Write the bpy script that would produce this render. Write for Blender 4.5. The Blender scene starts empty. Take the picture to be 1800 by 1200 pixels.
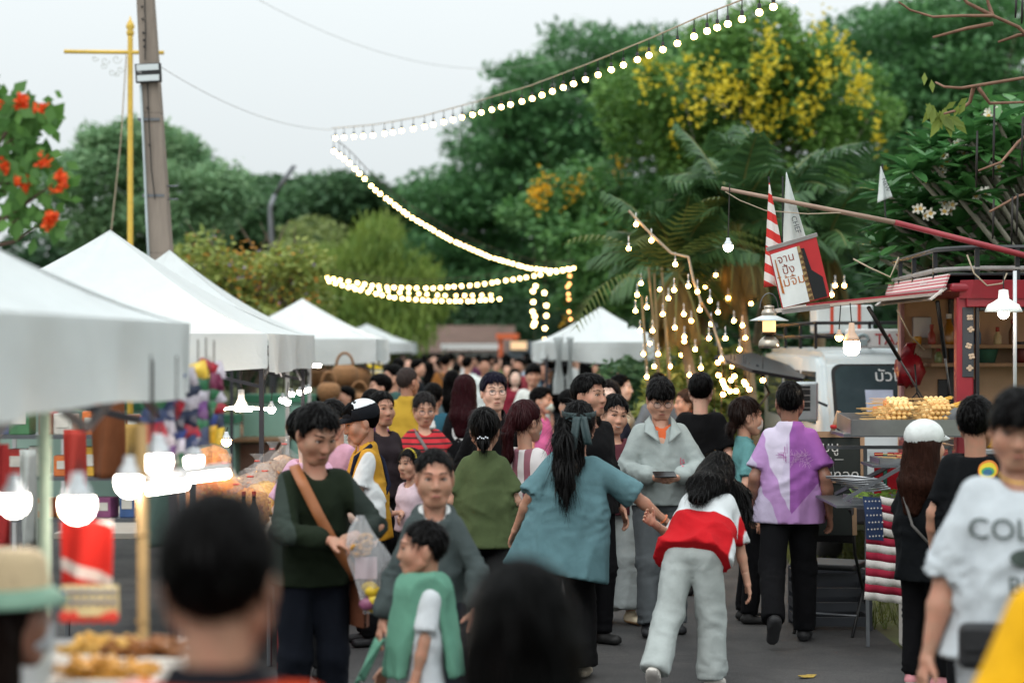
import bpy, bmesh, math, random
import numpy as np
from mathutils import Vector, Matrix
from mathutils.bvhtree import BVHTree
R = math.radians
rng = np.random.default_rng(7); random.seed(7)
S = bpy.context.scene
COL = S.collection
# ------------------------------------------------------------------ camera, sky, sun, exposure
CAM_H = 1.95; FPX = 3400.0; HOR = 605.0          # eye height, focal length in photo pixels, horizon row
cd = bpy.data.cameras.new('camera'); cam = bpy.data.objects.new('camera', cd); COL.objects.link(cam)
cam.location = (0, 0, CAM_H); cam.rotation_euler = (R(90), 0, 0)
cd.sensor_width = 36; cd.lens = 36 * FPX / 1800; cd.shift_y = (HOR - 600) / 1800
cd.clip_start = 0.1; cd.clip_end = 900
cd.dof.use_dof = True; cd.dof.focus_distance = 12.4; cd.dof.aperture_fstop = 1.5
S.camera = cam
w = bpy.data.worlds.new('World'); S.world = w; w.use_nodes = True
wn = w.node_tree.nodes; wl = w.node_tree.links
bg = wn['Background']
sky = wn.new('ShaderNodeTexSky'); sky.sky_type = 'NISHITA'; sky.sun_disc = False
SUN_EL, SUN_AZ = R(48), R(205)                    # behind the camera, a little left, above the cloud
sky.sun_elevation = SUN_EL; sky.sun_rotation = SUN_AZ; sky.air_density = 1.0; sky.dust_density = 4.0
hs = wn.new('ShaderNodeHueSaturation'); hs.inputs['Saturation'].default_value = 0.12
mx = wn.new('ShaderNodeMix'); mx.data_type = 'RGBA'; mx.inputs[0].default_value = 0.9
mx.inputs[7].default_value = (8.55, 9.2, 9.38, 1)   # even cloud deck
wl.new(sky.outputs[0], hs.inputs['Color']); wl.new(hs.outputs[0], mx.inputs[6])
wtc = wn.new('ShaderNodeTexCoord'); wsx = wn.new('ShaderNodeSeparateXYZ'); wmr = wn.new('ShaderNodeMapRange'); wvm = wn.new('ShaderNodeVectorMath'); wvm.operation = 'SCALE'
wl.new(wtc.outputs['Generated'], wsx.inputs[0]); wl.new(wsx.outputs[2], wmr.inputs[0])            # overcast deck: brightens evenly from horizon to zenith
wmr.inputs[1].default_value = 0; wmr.inputs[2].default_value = 1; wmr.inputs[3].default_value = .86; wmr.inputs[4].default_value = 2.35
wl.new(mx.outputs[2], wvm.inputs[0]); wl.new(wmr.outputs[0], wvm.inputs['Scale']); wl.new(wvm.outputs[0], bg.inputs[0])
bg.inputs[1].default_value = 0.1
sl = bpy.data.lights.new('sun', 'SUN'); so = bpy.data.objects.new('sun', sl); COL.objects.link(so)
sl.energy = 1.15; sl.angle = R(50); sl.color = (1.0, 0.97, 0.93)
so.rotation_euler = (R(90) - SUN_EL, 0, R(180) - SUN_AZ + math.pi)
dv = Vector((math.sin(SUN_AZ) * math.cos(SUN_EL), math.cos(SUN_AZ) * math.cos(SUN_EL), math.sin(SUN_EL)))
so.rotation_euler = dv.to_track_quat('Z', 'Y').to_euler(); so.location = (0, -5, 30)
vs = S.view_settings; vs.view_transform = 'Standard'; vs.look = 'None'; vs.gamma = 1; vs.exposure = 0.0; vs.use_curve_mapping = False
S.cycles.use_denoising = True; S.cycles.max_bounces = 6; S.cycles.diffuse_bounces = 3; S.cycles.glossy_bounces = 3
S.cycles.transparent_max_bounces = 12; S.cycles.transmission_bounces = 4; S.cycles.sample_clamp_indirect = 6; S.cycles.caustics_reflective = False; S.cycles.caustics_refractive = False

def P(u, v, y):                                   # photo pixel at distance y -> world point
    return Vector(((u - 900) / FPX * y, y, CAM_H - (v - HOR) / FPX * y))
def PG(u, v, z=0.0):                              # photo pixel on the plane at height z
    return P(u, v, (CAM_H - z) * FPX / (v - HOR))
# ------------------------------------------------------------------ materials
MATS = {}
def srgb(c):
    if isinstance(c, str):
        c = tuple(int(c[i:i + 2], 16) / 255 for i in (0, 2, 4))
        c = tuple(x / 12.92 if x <= .04045 else ((x + .055) / 1.055) ** 2.4 for x in c)
    return (c[0], c[1], c[2], 1)
def nd(nt, t, **kw):
    n = nt.nodes.new(t)
    for k, v in kw.items():
        if k in n.inputs: n.inputs[k].default_value = v
        else: setattr(n, k, v)
    return n
def mat(name, col, rough=.8, var=.12, vscale=6, bump=0.0, bscale=60, metal=0, emit=0, ecol=None, alpha=1, trans=0, sss=0, stretch=(1, 1, 1), col2=None, spec=.5, vthin=0, wrinkle=0):
    if name in MATS: return MATS[name]
    m = bpy.data.materials.new(name); MATS[name] = m; m.use_nodes = True; nt = m.node_tree
    b = nt.nodes['Principled BSDF']; c = srgb(col)
    b.inputs['Roughness'].default_value = rough; b.inputs['Metallic'].default_value = metal
    b.inputs['Specular IOR Level'].default_value = spec
    tc = nd(nt, 'ShaderNodeTexCoord'); mp = nd(nt, 'ShaderNodeMapping'); mp.inputs['Scale'].default_value = stretch
    nt.links.new(tc.outputs['Object'], mp.inputs[0])
    if var or col2:
        n = nd(nt, 'ShaderNodeTexNoise', Scale=vscale, Detail=5.0, Roughness=.6); nt.links.new(mp.outputs[0], n.inputs['Vector'])
        r = nd(nt, 'ShaderNodeValToRGB'); e = r.color_ramp.elements
        e[0].position = .3; e[1].position = .72
        e[0].color = tuple(x * (1 - var) for x in c[:3]) + (1,)
        e[1].color = srgb(col2) if col2 else tuple(min(1, x * (1 + var)) for x in c[:3]) + (1,)
        nt.links.new(n.outputs[0], r.inputs[0]); nt.links.new(r.outputs[0], b.inputs['Base Color'])
    else: b.inputs['Base Color'].default_value = c
    if bump:
        n2 = nd(nt, 'ShaderNodeTexNoise', Scale=bscale, Detail=4.0); nt.links.new(mp.outputs[0], n2.inputs['Vector'])
        bp = nd(nt, 'ShaderNodeBump', Strength=bump, Distance=.01); nt.links.new(n2.outputs[0], bp.inputs['Height']); nt.links.new(bp.outputs[0], b.inputs['Normal'])
    if wrinkle:
        n3 = nd(nt, 'ShaderNodeTexNoise', Scale=6.0, Detail=2.5, Distortion=1.2); nt.links.new(mp.outputs[0], n3.inputs['Vector'])
        bq = nd(nt, 'ShaderNodeBump', Strength=wrinkle, Distance=.03); nt.links.new(n3.outputs[0], bq.inputs['Height'])
        if bump: nt.links.new(bq.outputs[0], bp.inputs['Normal'])
        else: nt.links.new(bq.outputs[0], b.inputs['Normal'])
    if emit:
        b.inputs['Emission Color'].default_value = srgb(ecol or col); b.inputs['Emission Strength'].default_value = emit
    if alpha < 1: b.inputs['Alpha'].default_value = alpha
    if trans: b.inputs['Transmission Weight'].default_value = trans
    if sss:
        b.inputs['Subsurface Weight'].default_value = sss; b.inputs['Subsurface Radius'].default_value = (.012, .005, .003); b.inputs['Subsurface Scale'].default_value = 1
    if vthin:                                      # thin sheet that lets light through (leaf, canvas)
        tr = nd(nt, 'ShaderNodeBsdfTranslucent'); ms = nd(nt, 'ShaderNodeMixShader'); ms.inputs[0].default_value = vthin
        out = nt.nodes['Material Output']
        src = b.inputs['Base Color'].links
        if src: nt.links.new(src[0].from_socket, tr.inputs[0])
        else: tr.inputs[0].default_value = c
        nt.links.new(b.outputs[0], ms.inputs[1]); nt.links.new(tr.outputs[0], ms.inputs[2]); nt.links.new(ms.outputs[0], out.inputs[0])
    return m
def cloth(col, rough=.9):
    return mat('cloth_' + str(col), col, rough, var=.14, vscale=7, bump=.25, bscale=420, spec=.15, wrinkle=.3)
# ------------------------------------------------------------------ mesh helpers
class MB:
    def __init__(s): s.v = []; s.f = []; s.m = []
    def add(s, vs, fs, mi=0):
        o = len(s.v); s.v += [tuple(p) for p in vs]
        for f in fs: s.f.append(tuple(i + o for i in f)); s.m.append(mi)
        return s
    def box(s, c, sz, rot=None, mi=0):
        h = [x / 2 for x in sz]; vs = []
        M = rot if rot is not None else Matrix.Identity(3)
        for dx in (-1, 1):
            for dy in (-1, 1):
                for dz in (-1, 1): vs.append(Vector(c) + M @ Vector((dx * h[0], dy * h[1], dz * h[2])))
        return s.add(vs, [(0, 1, 3, 2), (4, 6, 7, 5), (0, 4, 5, 1), (2, 3, 7, 6), (0, 2, 6, 4), (1, 5, 7, 3)], mi)
    def beam(s, a, b, wd, ht, mi=0):               # box bar from a to b
        a = Vector(a); b = Vector(b); d = b - a; L = d.length
        q = d.to_track_quat('Y', 'Z').to_matrix()
        return s.box((a + b) / 2, (wd, L, ht), q, mi)
    def tube(s, pts, rad, n=8, mi=0, cap=True):
        pts = [Vector(p) for p in pts]; k = len(pts)
        if not hasattr(rad, '__len__'): rad = [rad] * k
        vs = []; prev = None
        for i, p in enumerate(pts):
            d = (pts[min(i + 1, k - 1)] - pts[max(i - 1, 0)])
            d = d.normalized() if d.length > 1e-9 else Vector((0, 0, 1))
            if prev is None:
                x = d.orthogonal().normalized()
            else:
                x = prev - d * prev.dot(d); x = x.normalized() if x.length > 1e-6 else d.orthogonal().normalized()
            prev = x; y = d.cross(x)
            for j in range(n):
                a = 2 * math.pi * j / n; vs.append(p + (x * math.cos(a) + y * math.sin(a)) * rad[i])
        fs = []
        for i in range(k - 1):
            for j in range(n):
                fs.append((i * n + j, i * n + (j + 1) % n, (i + 1) * n + (j + 1) % n, (i + 1) * n + j))
        if cap: fs += [tuple(range(n))[::-1], tuple(range((k - 1) * n, k * n))]
        return s.add(vs, fs, mi)
    def lathe(s, prof, c=(0, 0, 0), n=12, mi=0, M=None):   # prof: (r, z) list
        vs = []; c = Vector(c)
        for r, z in prof:
            for j in range(n):
                a = 2 * math.pi * j / n; p = Vector((r * math.cos(a), r * math.sin(a), z)); vs.append(c + (M @ p if M is not None else p))
        fs = []
        for i in range(len(prof) - 1):
            for j in range(n): fs.append((i * n + j, i * n + (j + 1) % n, (i + 1) * n + (j + 1) % n, (i + 1) * n + j))
        k = len(prof); fs += [tuple(range(n))[::-1], tuple(range((k - 1) * n, k * n))]
        return s.add(vs, fs, mi)
    def ball(s, c, r, n=10, mi=0, sq=(1, 1, 1)):
        prof = [(max(1e-4, math.sin(math.pi * i / n)) * r, -math.cos(math.pi * i / n) * r) for i in range(n + 1)]
        return s.lathe([(a, b * sq[2]) for a, b in prof], c, max(8, n), mi, Matrix.Diagonal((sq[0], sq[1], 1)))
    def prism(s, poly, depth, M, mi=0):            # polygon in local xz, thickness along local y, M 4x4
        n = len(poly)
        vs = [M @ Vector((x, -depth / 2, z)) for x, z in poly] + [M @ Vector((x, depth / 2, z)) for x, z in poly]
        fs = [tuple(range(n)), tuple(range(n, 2 * n))[::-1]] + [(j, j + n, (j + 1) % n + n, (j + 1) % n) for j in range(n)]
        return s.add(vs, fs, mi)
    def grid(s, fn, nu, nv, mi=0):                 # fn(a,b) -> point, a,b in 0..1
        vs = [fn(i / nu, j / nv) for i in range(nu + 1) for j in range(nv + 1)]
        return s.add(vs, [(i * (nv + 1) + j, (i + 1) * (nv + 1) + j, (i + 1) * (nv + 1) + j + 1, i * (nv + 1) + j + 1) for i in range(nu) for j in range(nv)], mi)
    def build(s, name, mats, parent=None, smooth=False, bevel=0, solid=0):
        return link(name, s.v, s.f, mats, parent, smooth, s.m, bevel, solid)
def link(name, v, f, mats, parent=None, smooth=False, mi=None, bevel=0, solid=0):
    me = bpy.data.meshes.new(name); me.from_pydata(v, [], f)
    for m in (mats if isinstance(mats, (list, tuple)) else [mats]): me.materials.append(m)
    if mi is not None and len(mi) and max(mi) > 0: me.polygons.foreach_set('material_index', np.array(mi, dtype=np.int32))
    if smooth: me.polygons.foreach_set('use_smooth', np.ones(len(me.polygons), dtype=bool))
    me.update()
    o = bpy.data.objects.new(name, me); COL.objects.link(o)
    if parent is not None: o.parent = parent
    if solid:
        md = o.modifiers.new('solid', 'SOLIDIFY'); md.thickness = solid; md.offset = 0
    if bevel:
        md = o.modifiers.new('bevel', 'BEVEL'); md.width = bevel; md.segments = 2; md.limit_method = 'ANGLE'
    return o
def tag(o, label, cat, group=None, kind=None):
    o['label'] = label; o['category'] = cat
    if group: o['group'] = group
    if kind: o['kind'] = kind
    return o
def thing(name, label, cat, loc=(0, 0, 0), rz=0, group=None):
    o = bpy.data.objects.new(name, None); COL.objects.link(o); o.location = loc; o.rotation_euler = (0, 0, rz); o.empty_display_size = .1
    return tag(o, label, cat, group)
def struct(o): o['kind'] = 'structure'; return o
def copy_tree(o, parent=None):
    c = o.copy(); COL.objects.link(c); c.parent = parent
    for ch in list(o.children): copy_tree(ch, c)
    return c
def waves(V, n, lo, hi, seed, amp=1, st=(1, 1, 1)):  # cheap smooth noise: sum of plane waves at points V
    r = np.random.default_rng(seed); out = np.zeros(len(V)); V = V * np.array(st)
    for i in range(n):
        k = r.normal(size=3); k /= np.linalg.norm(k); k *= 2 * math.pi / r.uniform(lo, hi)
        out += np.sin(V @ k + r.uniform(0, 6.28) + 1.3 * np.sin(V @ (k[[1, 2, 0]] * .6) + r.uniform(0, 6.28)))
    return out * amp / math.sqrt(n)
# ------------------------------------------------------------------ implicit surfaces (people, hair, clothes)
class SDF:
    def __init__(s): s.ops = []
    def cap(s, a, b, ra, rb=None, wide=None, ratio=1, k=.02, flat=False, sub=False):
        s.ops.append(('c', np.array(a, float), np.array(b, float), ra, ra if rb is None else rb, None if wide is None else np.array(wide, float) / np.linalg.norm(wide), ratio, k, flat, sub)); return s
    def ell(s, c, r, k=.02, sub=False, M=None):
        s.ops.append(('e', np.array(c, float), np.array(r, float), k, sub, M)); return s
    def fn(s, f): s.ops.append(('f', f)); return s   # f(X,Y,Z)->field, intersected
    def bounds(s):
        lo = np.full(3, 1e9); hi = -lo
        for o in s.ops:
            if o[0] == 'c' and not o[9]:
                r = max(o[3], o[4]) * max(1, o[6]); lo = np.minimum(lo, np.minimum(o[1], o[2]) - r); hi = np.maximum(hi, np.maximum(o[1], o[2]) + r)
            elif o[0] == 'e' and not o[4]:
                r = max(o[2]) if o[5] is not None else o[2]; lo = np.minimum(lo, o[1] - r); hi = np.maximum(hi, o[1] + r)
        return lo, hi
    def mesh(s, h):
        lo, hi = s.bounds(); lo -= 3 * h; hi += 3 * h
        ax = [np.arange(lo[i], hi[i] + h, h, dtype=np.float32) for i in range(3)]
        n = [len(a) for a in ax]; F = np.full(n, .25, dtype=np.float32)
        for o in s.ops:
            if o[0] == 'f':
                F = np.maximum(F, o[1](ax[0][:, None, None], ax[1][None, :, None], ax[2][None, None, :])); continue
            if o[0] == 'c':
                _, a, b, ra, rb, wd, ratio, k, flat, sub = o
                r = max(ra, rb) * max(1, ratio); bl = np.minimum(a, b) - r; bh = np.maximum(a, b) + r
            else:
                _, c, rr, k, sub, M = o; r = max(rr) if M is not None else rr; bl = c - r; bh = c + r
            mg = k + 2.5 * h
            i0 = [max(0, int((bl[i] - mg - lo[i]) / h)) for i in range(3)]; i1 = [min(n[i], int((bh[i] + mg - lo[i]) / h) + 2) for i in range(3)]
            if any(i1[i] <= i0[i] for i in range(3)): continue
            X = ax[0][i0[0]:i1[0], None, None]; Y = ax[1][None, i0[1]:i1[1], None]; Z = ax[2][None, None, i0[2]:i1[2]]
            if o[0] == 'c':
                d = (b - a).astype(np.float32); L2 = max(float(d @ d), 1e-9); L = math.sqrt(L2)
                px = X - a[0]; py = Y - a[1]; pz = Z - a[2]
                tu = (px * d[0] + py * d[1] + pz * d[2]) / L2; t = np.clip(tu, 0, 1)
                dx = px - t * d[0]; dy = py - t * d[1]; dz = pz - t * d[2]
                q = dx * dx + dy * dy + dz * dz
                if wd is not None:
                    dw = dx * wd[0] + dy * wd[1] + dz * wd[2]; q = np.maximum(q - dw * dw * (1 - 1 / ratio ** 2), 0)
                D = np.sqrt(q) - (ra + (rb - ra) * t)
                if flat: D = np.maximum(D, (tu - 1) * L)
            else:
                px = X - c[0]; py = Y - c[1]; pz = Z - c[2]
                if M is not None:
                    px, py, pz = (M[0][i] * px + M[1][i] * py + M[2][i] * pz for i in range(3))
                k0 = np.sqrt((px / rr[0]) ** 2 + (py / rr[1]) ** 2 + (pz / rr[2]) ** 2)
                k1 = np.sqrt((px / rr[0] ** 2) ** 2 + (py / rr[1] ** 2) ** 2 + (pz / rr[2] ** 2) ** 2)
                D = k0 * (k0 - 1) / np.maximum(k1, 1e-6)
            G = F[i0[0]:i1[0], i0[1]:i1[1], i0[2]:i1[2]]
            if sub:
                D = -D; hh = np.clip(.5 - .5 * (G - D) / k, 0, 1); F[i0[0]:i1[0], i0[1]:i1[1], i0[2]:i1[2]] = G * (1 - hh) + D * hh + k * hh * (1 - hh)
            else:
                hh = np.clip(.5 + .5 * (G - D) / k, 0, 1); F[i0[0]:i1[0], i0[1]:i1[1], i0[2]:i1[2]] = G * (1 - hh) + D * hh - k * hh * (1 - hh)
        F[0], F[-1], F[:, 0], F[:, -1], F[:, :, 0], F[:, :, -1] = (.25,) * 6
        return nets(F, lo, h)
def nets(F, lo, h):                                # surface nets
    I = F < 0; C = [F[i:F.shape[0] - 1 + i, j:F.shape[1] - 1 + j, k:F.shape[2] - 1 + k] for i in (0, 1) for j in (0, 1) for k in (0, 1)]
    cnt = sum((c < 0).astype(np.int8) for c in C); act = (cnt > 0) & (cnt < 8); idx = np.full(act.shape, -1, dtype=np.int64)
    ii = np.argwhere(act); idx[act] = np.arange(len(ii))
    if len(ii) == 0: return np.zeros((0, 3)), np.zeros((0, 4), int)
    vals = np.stack([c[act] for c in C], 1).astype(float)
    offs = np.array([(i, j, k) for i in (0, 1) for j in (0, 1) for k in (0, 1)], float)
    acc = np.zeros((len(ii), 3)); num = np.zeros(len(ii))
    for a, b in ((0, 1), (2, 3), (4, 5), (6, 7), (0, 2), (1, 3), (4, 6), (5, 7), (0, 4), (1, 5), (2, 6), (3, 7)):
        va, vb = vals[:, a], vals[:, b]; x = (va < 0) != (vb < 0)
        t = np.where(x, va / np.where(x, va - vb, 1), 0)
        acc += np.where(x[:, None], offs[a] + t[:, None] * (offs[b] - offs[a]), 0); num += x
    V = lo + (ii + acc / num[:, None]) * h
    Q = []
    for axn in range(3):
        A = np.take(I, range(0, I.shape[axn] - 1), axn); B = np.take(I, range(1, I.shape[axn]), axn)
        e = np.argwhere(A != B); o1 = np.zeros(3, int); o2 = np.zeros(3, int); o1[(axn + 1) % 3] = 1; o2[(axn + 2) % 3] = 1
        e = e[(e[:, (axn + 1) % 3] > 0) & (e[:, (axn + 2) % 3] > 0)]
        ins = I[e[:, 0], e[:, 1], e[:, 2]]
        g = lambda q: idx[tuple(np.minimum(q, np.array(idx.shape) - 1).T)]
        a, b, c, d = g(e - o1 - o2), g(e - o2), g(e), g(e - o1)
        Q.append(np.where(ins[:, None], np.stack([a, b, c, d], 1), np.stack([d, c, b, a], 1)))
    Q = np.concatenate(Q); return V, Q[(Q >= 0).all(1)]
def vnormals(V, Q):
    n = np.cross(V[Q[:, 2]] - V[Q[:, 0]], V[Q[:, 3]] - V[Q[:, 1]]); N = np.zeros_like(V)
    for i in range(4): np.add.at(N, Q[:, i], n)
    return N / np.maximum(np.linalg.norm(N, axis=1), 1e-9)[:, None]
def link_np(name, V, Q, mats, parent=None, smooth=True, mi=None):
    me = bpy.data.meshes.new(name); nv, nf = len(V), len(Q); k = Q.shape[1]
    me.vertices.add(nv); me.vertices.foreach_set('co', np.ascontiguousarray(V, dtype=np.float32).ravel())
    me.loops.add(nf * k); me.loops.foreach_set('vertex_index', np.ascontiguousarray(Q, dtype=np.int32).ravel())
    me.polygons.add(nf); me.polygons.foreach_set('loop_start', np.arange(0, nf * k, k, dtype=np.int32))
    for m in (mats if isinstance(mats, (list, tuple)) else [mats]): me.materials.append(m)
    if mi is not None: me.polygons.foreach_set('material_index', np.asarray(mi, dtype=np.int32))
    if smooth: me.polygons.foreach_set('use_smooth', np.ones(nf, dtype=bool))
    me.update(calc_edges=True)
    o = bpy.data.objects.new(name, me); COL.objects.link(o)
    if parent is not None: o.parent = parent
    return o
# ------------------------------------------------------------------ people
def v3(*a): return np.array(a, float)
def nrm(a): return a / max(np.linalg.norm(a), 1e-9)
def rotx(a): c, s = math.cos(a), math.sin(a); return np.array([[1, 0, 0], [0, c, -s], [0, s, c]])
def roty(a): c, s = math.cos(a), math.sin(a); return np.array([[c, 0, s], [0, 1, 0], [-s, 0, c]])
def rotz(a): c, s = math.cos(a), math.sin(a); return np.array([[c, -s, 0], [s, c, 0], [0, 0, 1]])
def ik(a, t, l1, l2, pole):
    d = t - a; L = np.linalg.norm(d); L = min(max(L, abs(l1 - l2) + .01), (l1 + l2) * .999); n = nrm(d)
    q = (l1 * l1 - l2 * l2 + L * L) / (2 * L); hgt = math.sqrt(max(l1 * l1 - q * q, 0))
    pl = pole - n * (pole @ n); pl = nrm(pl) if np.linalg.norm(pl) > 1e-4 else v3(1, 0, 0)
    return a + n * q + pl * hgt, a + n * L
SKIN = {0: 'd8b29b', 1: 'c69e86', 2: 'ae876f', 3: '8c6856', 4: 'e6c8b6'}
SKIN2 = {0: 'e0aa96', 1: 'cf967e', 2: 'b87f69', 3: '946452', 4: 'efc4b0'}
def skin(t): return mat('skin_%d' % t, SKIN[t], .47, var=.12, vscale=16, bump=.2, bscale=190, sss=.12, spec=.4, col2=SKIN2[t])
def hairmat(c='0b0908'):
    c = {'0b0908': '040303', '0a0a0a': '030303'}.get(c, c)
    if 'hair_' + c in MATS: return MATS['hair_' + c]
    m = mat('hair_' + c, c, .5, var=.4, vscale=30, bump=.8, bscale=55, stretch=(3.2, 3.2, .35), spec=.04); return m
def strandmat(c):
    nm = 'strand_' + c
    if nm in MATS: return MATS[nm]
    m = mat(nm, c, .42, var=0, spec=.14); nt = m.node_tree; g = nd(nt, 'ShaderNodeNewGeometry'); r = nd(nt, 'ShaderNodeValToRGB'); e = r.color_ramp.elements; b0 = srgb({'0b0908': '040303', '0a0a0a': '030303'}.get(c, c)); e[0].color = b0; e[1].color = tuple(min(1, x * 1.7 + .004) for x in b0[:3]) + (1,); e[0].position = .35  # some strands lightened at random as painted highlights
    nt.links.new(g.outputs['Random Per Island'], r.inputs[0]); nt.links.new(r.outputs[0], nt.nodes['Principled BSDF'].inputs['Base Color']); return m
LIP = lambda: mat('lip', '9c6054', .5, var=.1, vscale=30, spec=.4)
EYE = lambda: mat('eye_dark', '120b08', .15, var=0)
EYW = lambda: mat('eye_white', 'a89d94', .3, var=0)
HEADC = {}
def head_mesh(res, fat=1.0, female=False, var=0):
    key = (round(res, 4), fat, female, var); rv = random.Random(var * 77 + 5); jw, nl, nw, ck, br = (rv.uniform(-1, 1) for _ in range(5))
    if key in HEADC: return HEADC[key]
    s = SDF(); f = fat
    s.ell((0, .012, .03), (.074, .094, .088), k=.02)
    s.ell((0, -.022, -.035), (.062 * f, .066, .078), k=.03)
    s.cap((-.02 * f, -.058 - .004 * jw, -.094 - .004 * ck), (.02 * f, -.058 - .004 * jw, -.094 - .004 * ck), .0225 if not female else .018, k=.028)
    for x in (-1, 1):
        s.cap((x * (.058 + .004 * jw) * f, .0, -.055 - .005 * jw), (x * .024, -.052, -.094), .019, k=.025)
        s.ell((x * .04 * f, -.058, -.03), (.028 * f, .024, .03), k=.03)
        s.ell((x * .031, -.102, .003), (.0175, .014, .0105), k=.014, sub=True)
        s.ell((x * .077, .012, -.012), (.009, .021, .033), k=.006)
        s.ell((x * .0125, -.092, -.036), (.0085, .011, .008), k=.008)
    s.cap((-.03, -.079 - .003 * br, .024), (.03, -.079 - .003 * br, .024), .012, k=.016)
    s.cap((0, -.084, .012), (0, -.101 - .004 * nl, -.032 - .004 * nw), .0075, .0125 + .0015 * nw, k=.012)
    s.cap((-.01, -.0815, -.0625), (.01, -.0815, -.0625), .0085, k=.02)
    s.cap((-.008, -.0795, -.073), (.008, -.0795, -.073), .008, k=.02)
    V, Q = s.mesh(res); HEADC[key] = (V, Q, BVHTree.FromPolygons([tuple(p) for p in V], [tuple(map(int, q)) for q in Q]))
    return HEADC[key]
def folds(V, Q, seed, amp, lo=.05, hi=.16, st=(1, 1, .55)):
    N = vnormals(V, Q); d = waves(V, 7, lo, hi, seed, st=st); d = np.abs(d) ** .8 * np.sign(d)
    return V + N * (d * amp)[:, None]
def crease(V, Q, seed, amp, lo, hi, st, up=None):             # rounded ridges between sharp valleys
    N = vnormals(V, Q)
    if up is not None: N = N - np.outer(N @ up, up)   # keep hems level
    d = .7 - np.abs(waves(V, 4, lo, hi, seed, st=st)) ** .8
    return V + N * np.clip(d * amp, -.03, .03)[:, None]
def lap(V, Q, it=1):
    for _ in range(it):
        A = np.zeros_like(V); c = np.zeros(len(V))
        for i in range(4):
            j = (i + 1) % 4; np.add.at(A, Q[:, i], V[Q[:, j]]); np.add.at(A, Q[:, j], V[Q[:, i]]); np.add.at(c, Q[:, i], 1); np.add.at(c, Q[:, j], 1)
        V = V * .5 + .5 * A / np.maximum(c, 1)[:, None]
    return V
def hand_prims(s, W, f, pn, side, k, curl=.35, spread=.0):  # wrist, direction, palm normal (palm looks along pn), side = thumb side
    s.cap(W - f * .05 * k, W + f * .02 * k, .024 * k, .0225 * k, wide=side, ratio=1.15, k=.012)
    s.cap(W + f * .025 * k, W + f * .075 * k, .0145 * k, .0155 * k, wide=side, ratio=2.35, k=.012)
    for i, (o, L) in enumerate(((.031, .066), (.0105, .074), (-.0105, .069), (-.03, .054))):
        p = W + f * .082 * k + side * o * k; d = nrm(f + side * (o * 2.2 + spread * o * 8)); q = p
        for j in range(3):
            a = curl * (j + .6); dd = nrm(d * math.cos(a) + pn * math.sin(a)); n = q + dd * L * k * (.45, .3, .25)[j]
            s.cap(q, n, .0088 * k - j * .0006, .0082 * k - j * .0006, k=.004); q = n
    p = W + f * .022 * k + side * .026 * k; d = nrm(f * .75 + side * .62 + pn * .3)
    q = p + d * .042 * k; s.cap(p, q, .0125 * k, .0105 * k, k=.01); d2 = nrm(d + f * .45); s.cap(q, q + d2 * .032 * k, .0102 * k, .0085 * k, k=.004)
def strands_over(name, V, Q, k_, crown, ln, hc, o, seed):   # fine strands lie over a hair mass and break its outline
    rr = np.random.default_rng(seed); no = vnormals(V, Q); ii = rr.integers(0, len(V), k_); p = V[ii]; nn = no[ii]
    if crown is None: fl_ = np.tile([0, 0, -1.], (k_, 1)) + rr.normal(0, .1, (k_, 3))
    else:
        fl_ = p - crown; fl_ /= np.maximum(np.linalg.norm(fl_, axis=1), 1e-6)[:, None]; fl_ = fl_ * .8 + np.array([0, 0, -.7]) + rr.normal(0, .2, (k_, 3))
    fl_ -= nn * (fl_ * nn).sum(1)[:, None]; fl_ /= np.maximum(np.linalg.norm(fl_, axis=1), 1e-6)[:, None]
    Ls = (rr.uniform(.025, .06, k_) * ln)[:, None]; sd = np.cross(nn, fl_) * rr.uniform(.0007, .0017, k_)[:, None]; lift = rr.uniform(.0, .006, k_)[:, None]
    a_ = p - nn * .002; m_ = p + nn * (.003 + lift * .6) + fl_ * Ls * .5; e_ = p + nn * (lift - .004 * (rr.random((k_, 1)) < .6)) + fl_ * Ls
    SV = np.stack([a_ - sd, a_ + sd, m_ + sd, m_ - sd, e_ + sd * .25, e_ - sd * .25], 1).reshape(-1, 3); b0 = np.arange(k_)[:, None] * 6; SQ = np.concatenate([b0 + np.array([0, 1, 2, 3]), b0 + np.array([3, 2, 4, 5])])
    link_np(name, SV, SQ, strandmat(hc), o, False)['kind'] = 'stuff'
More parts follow.
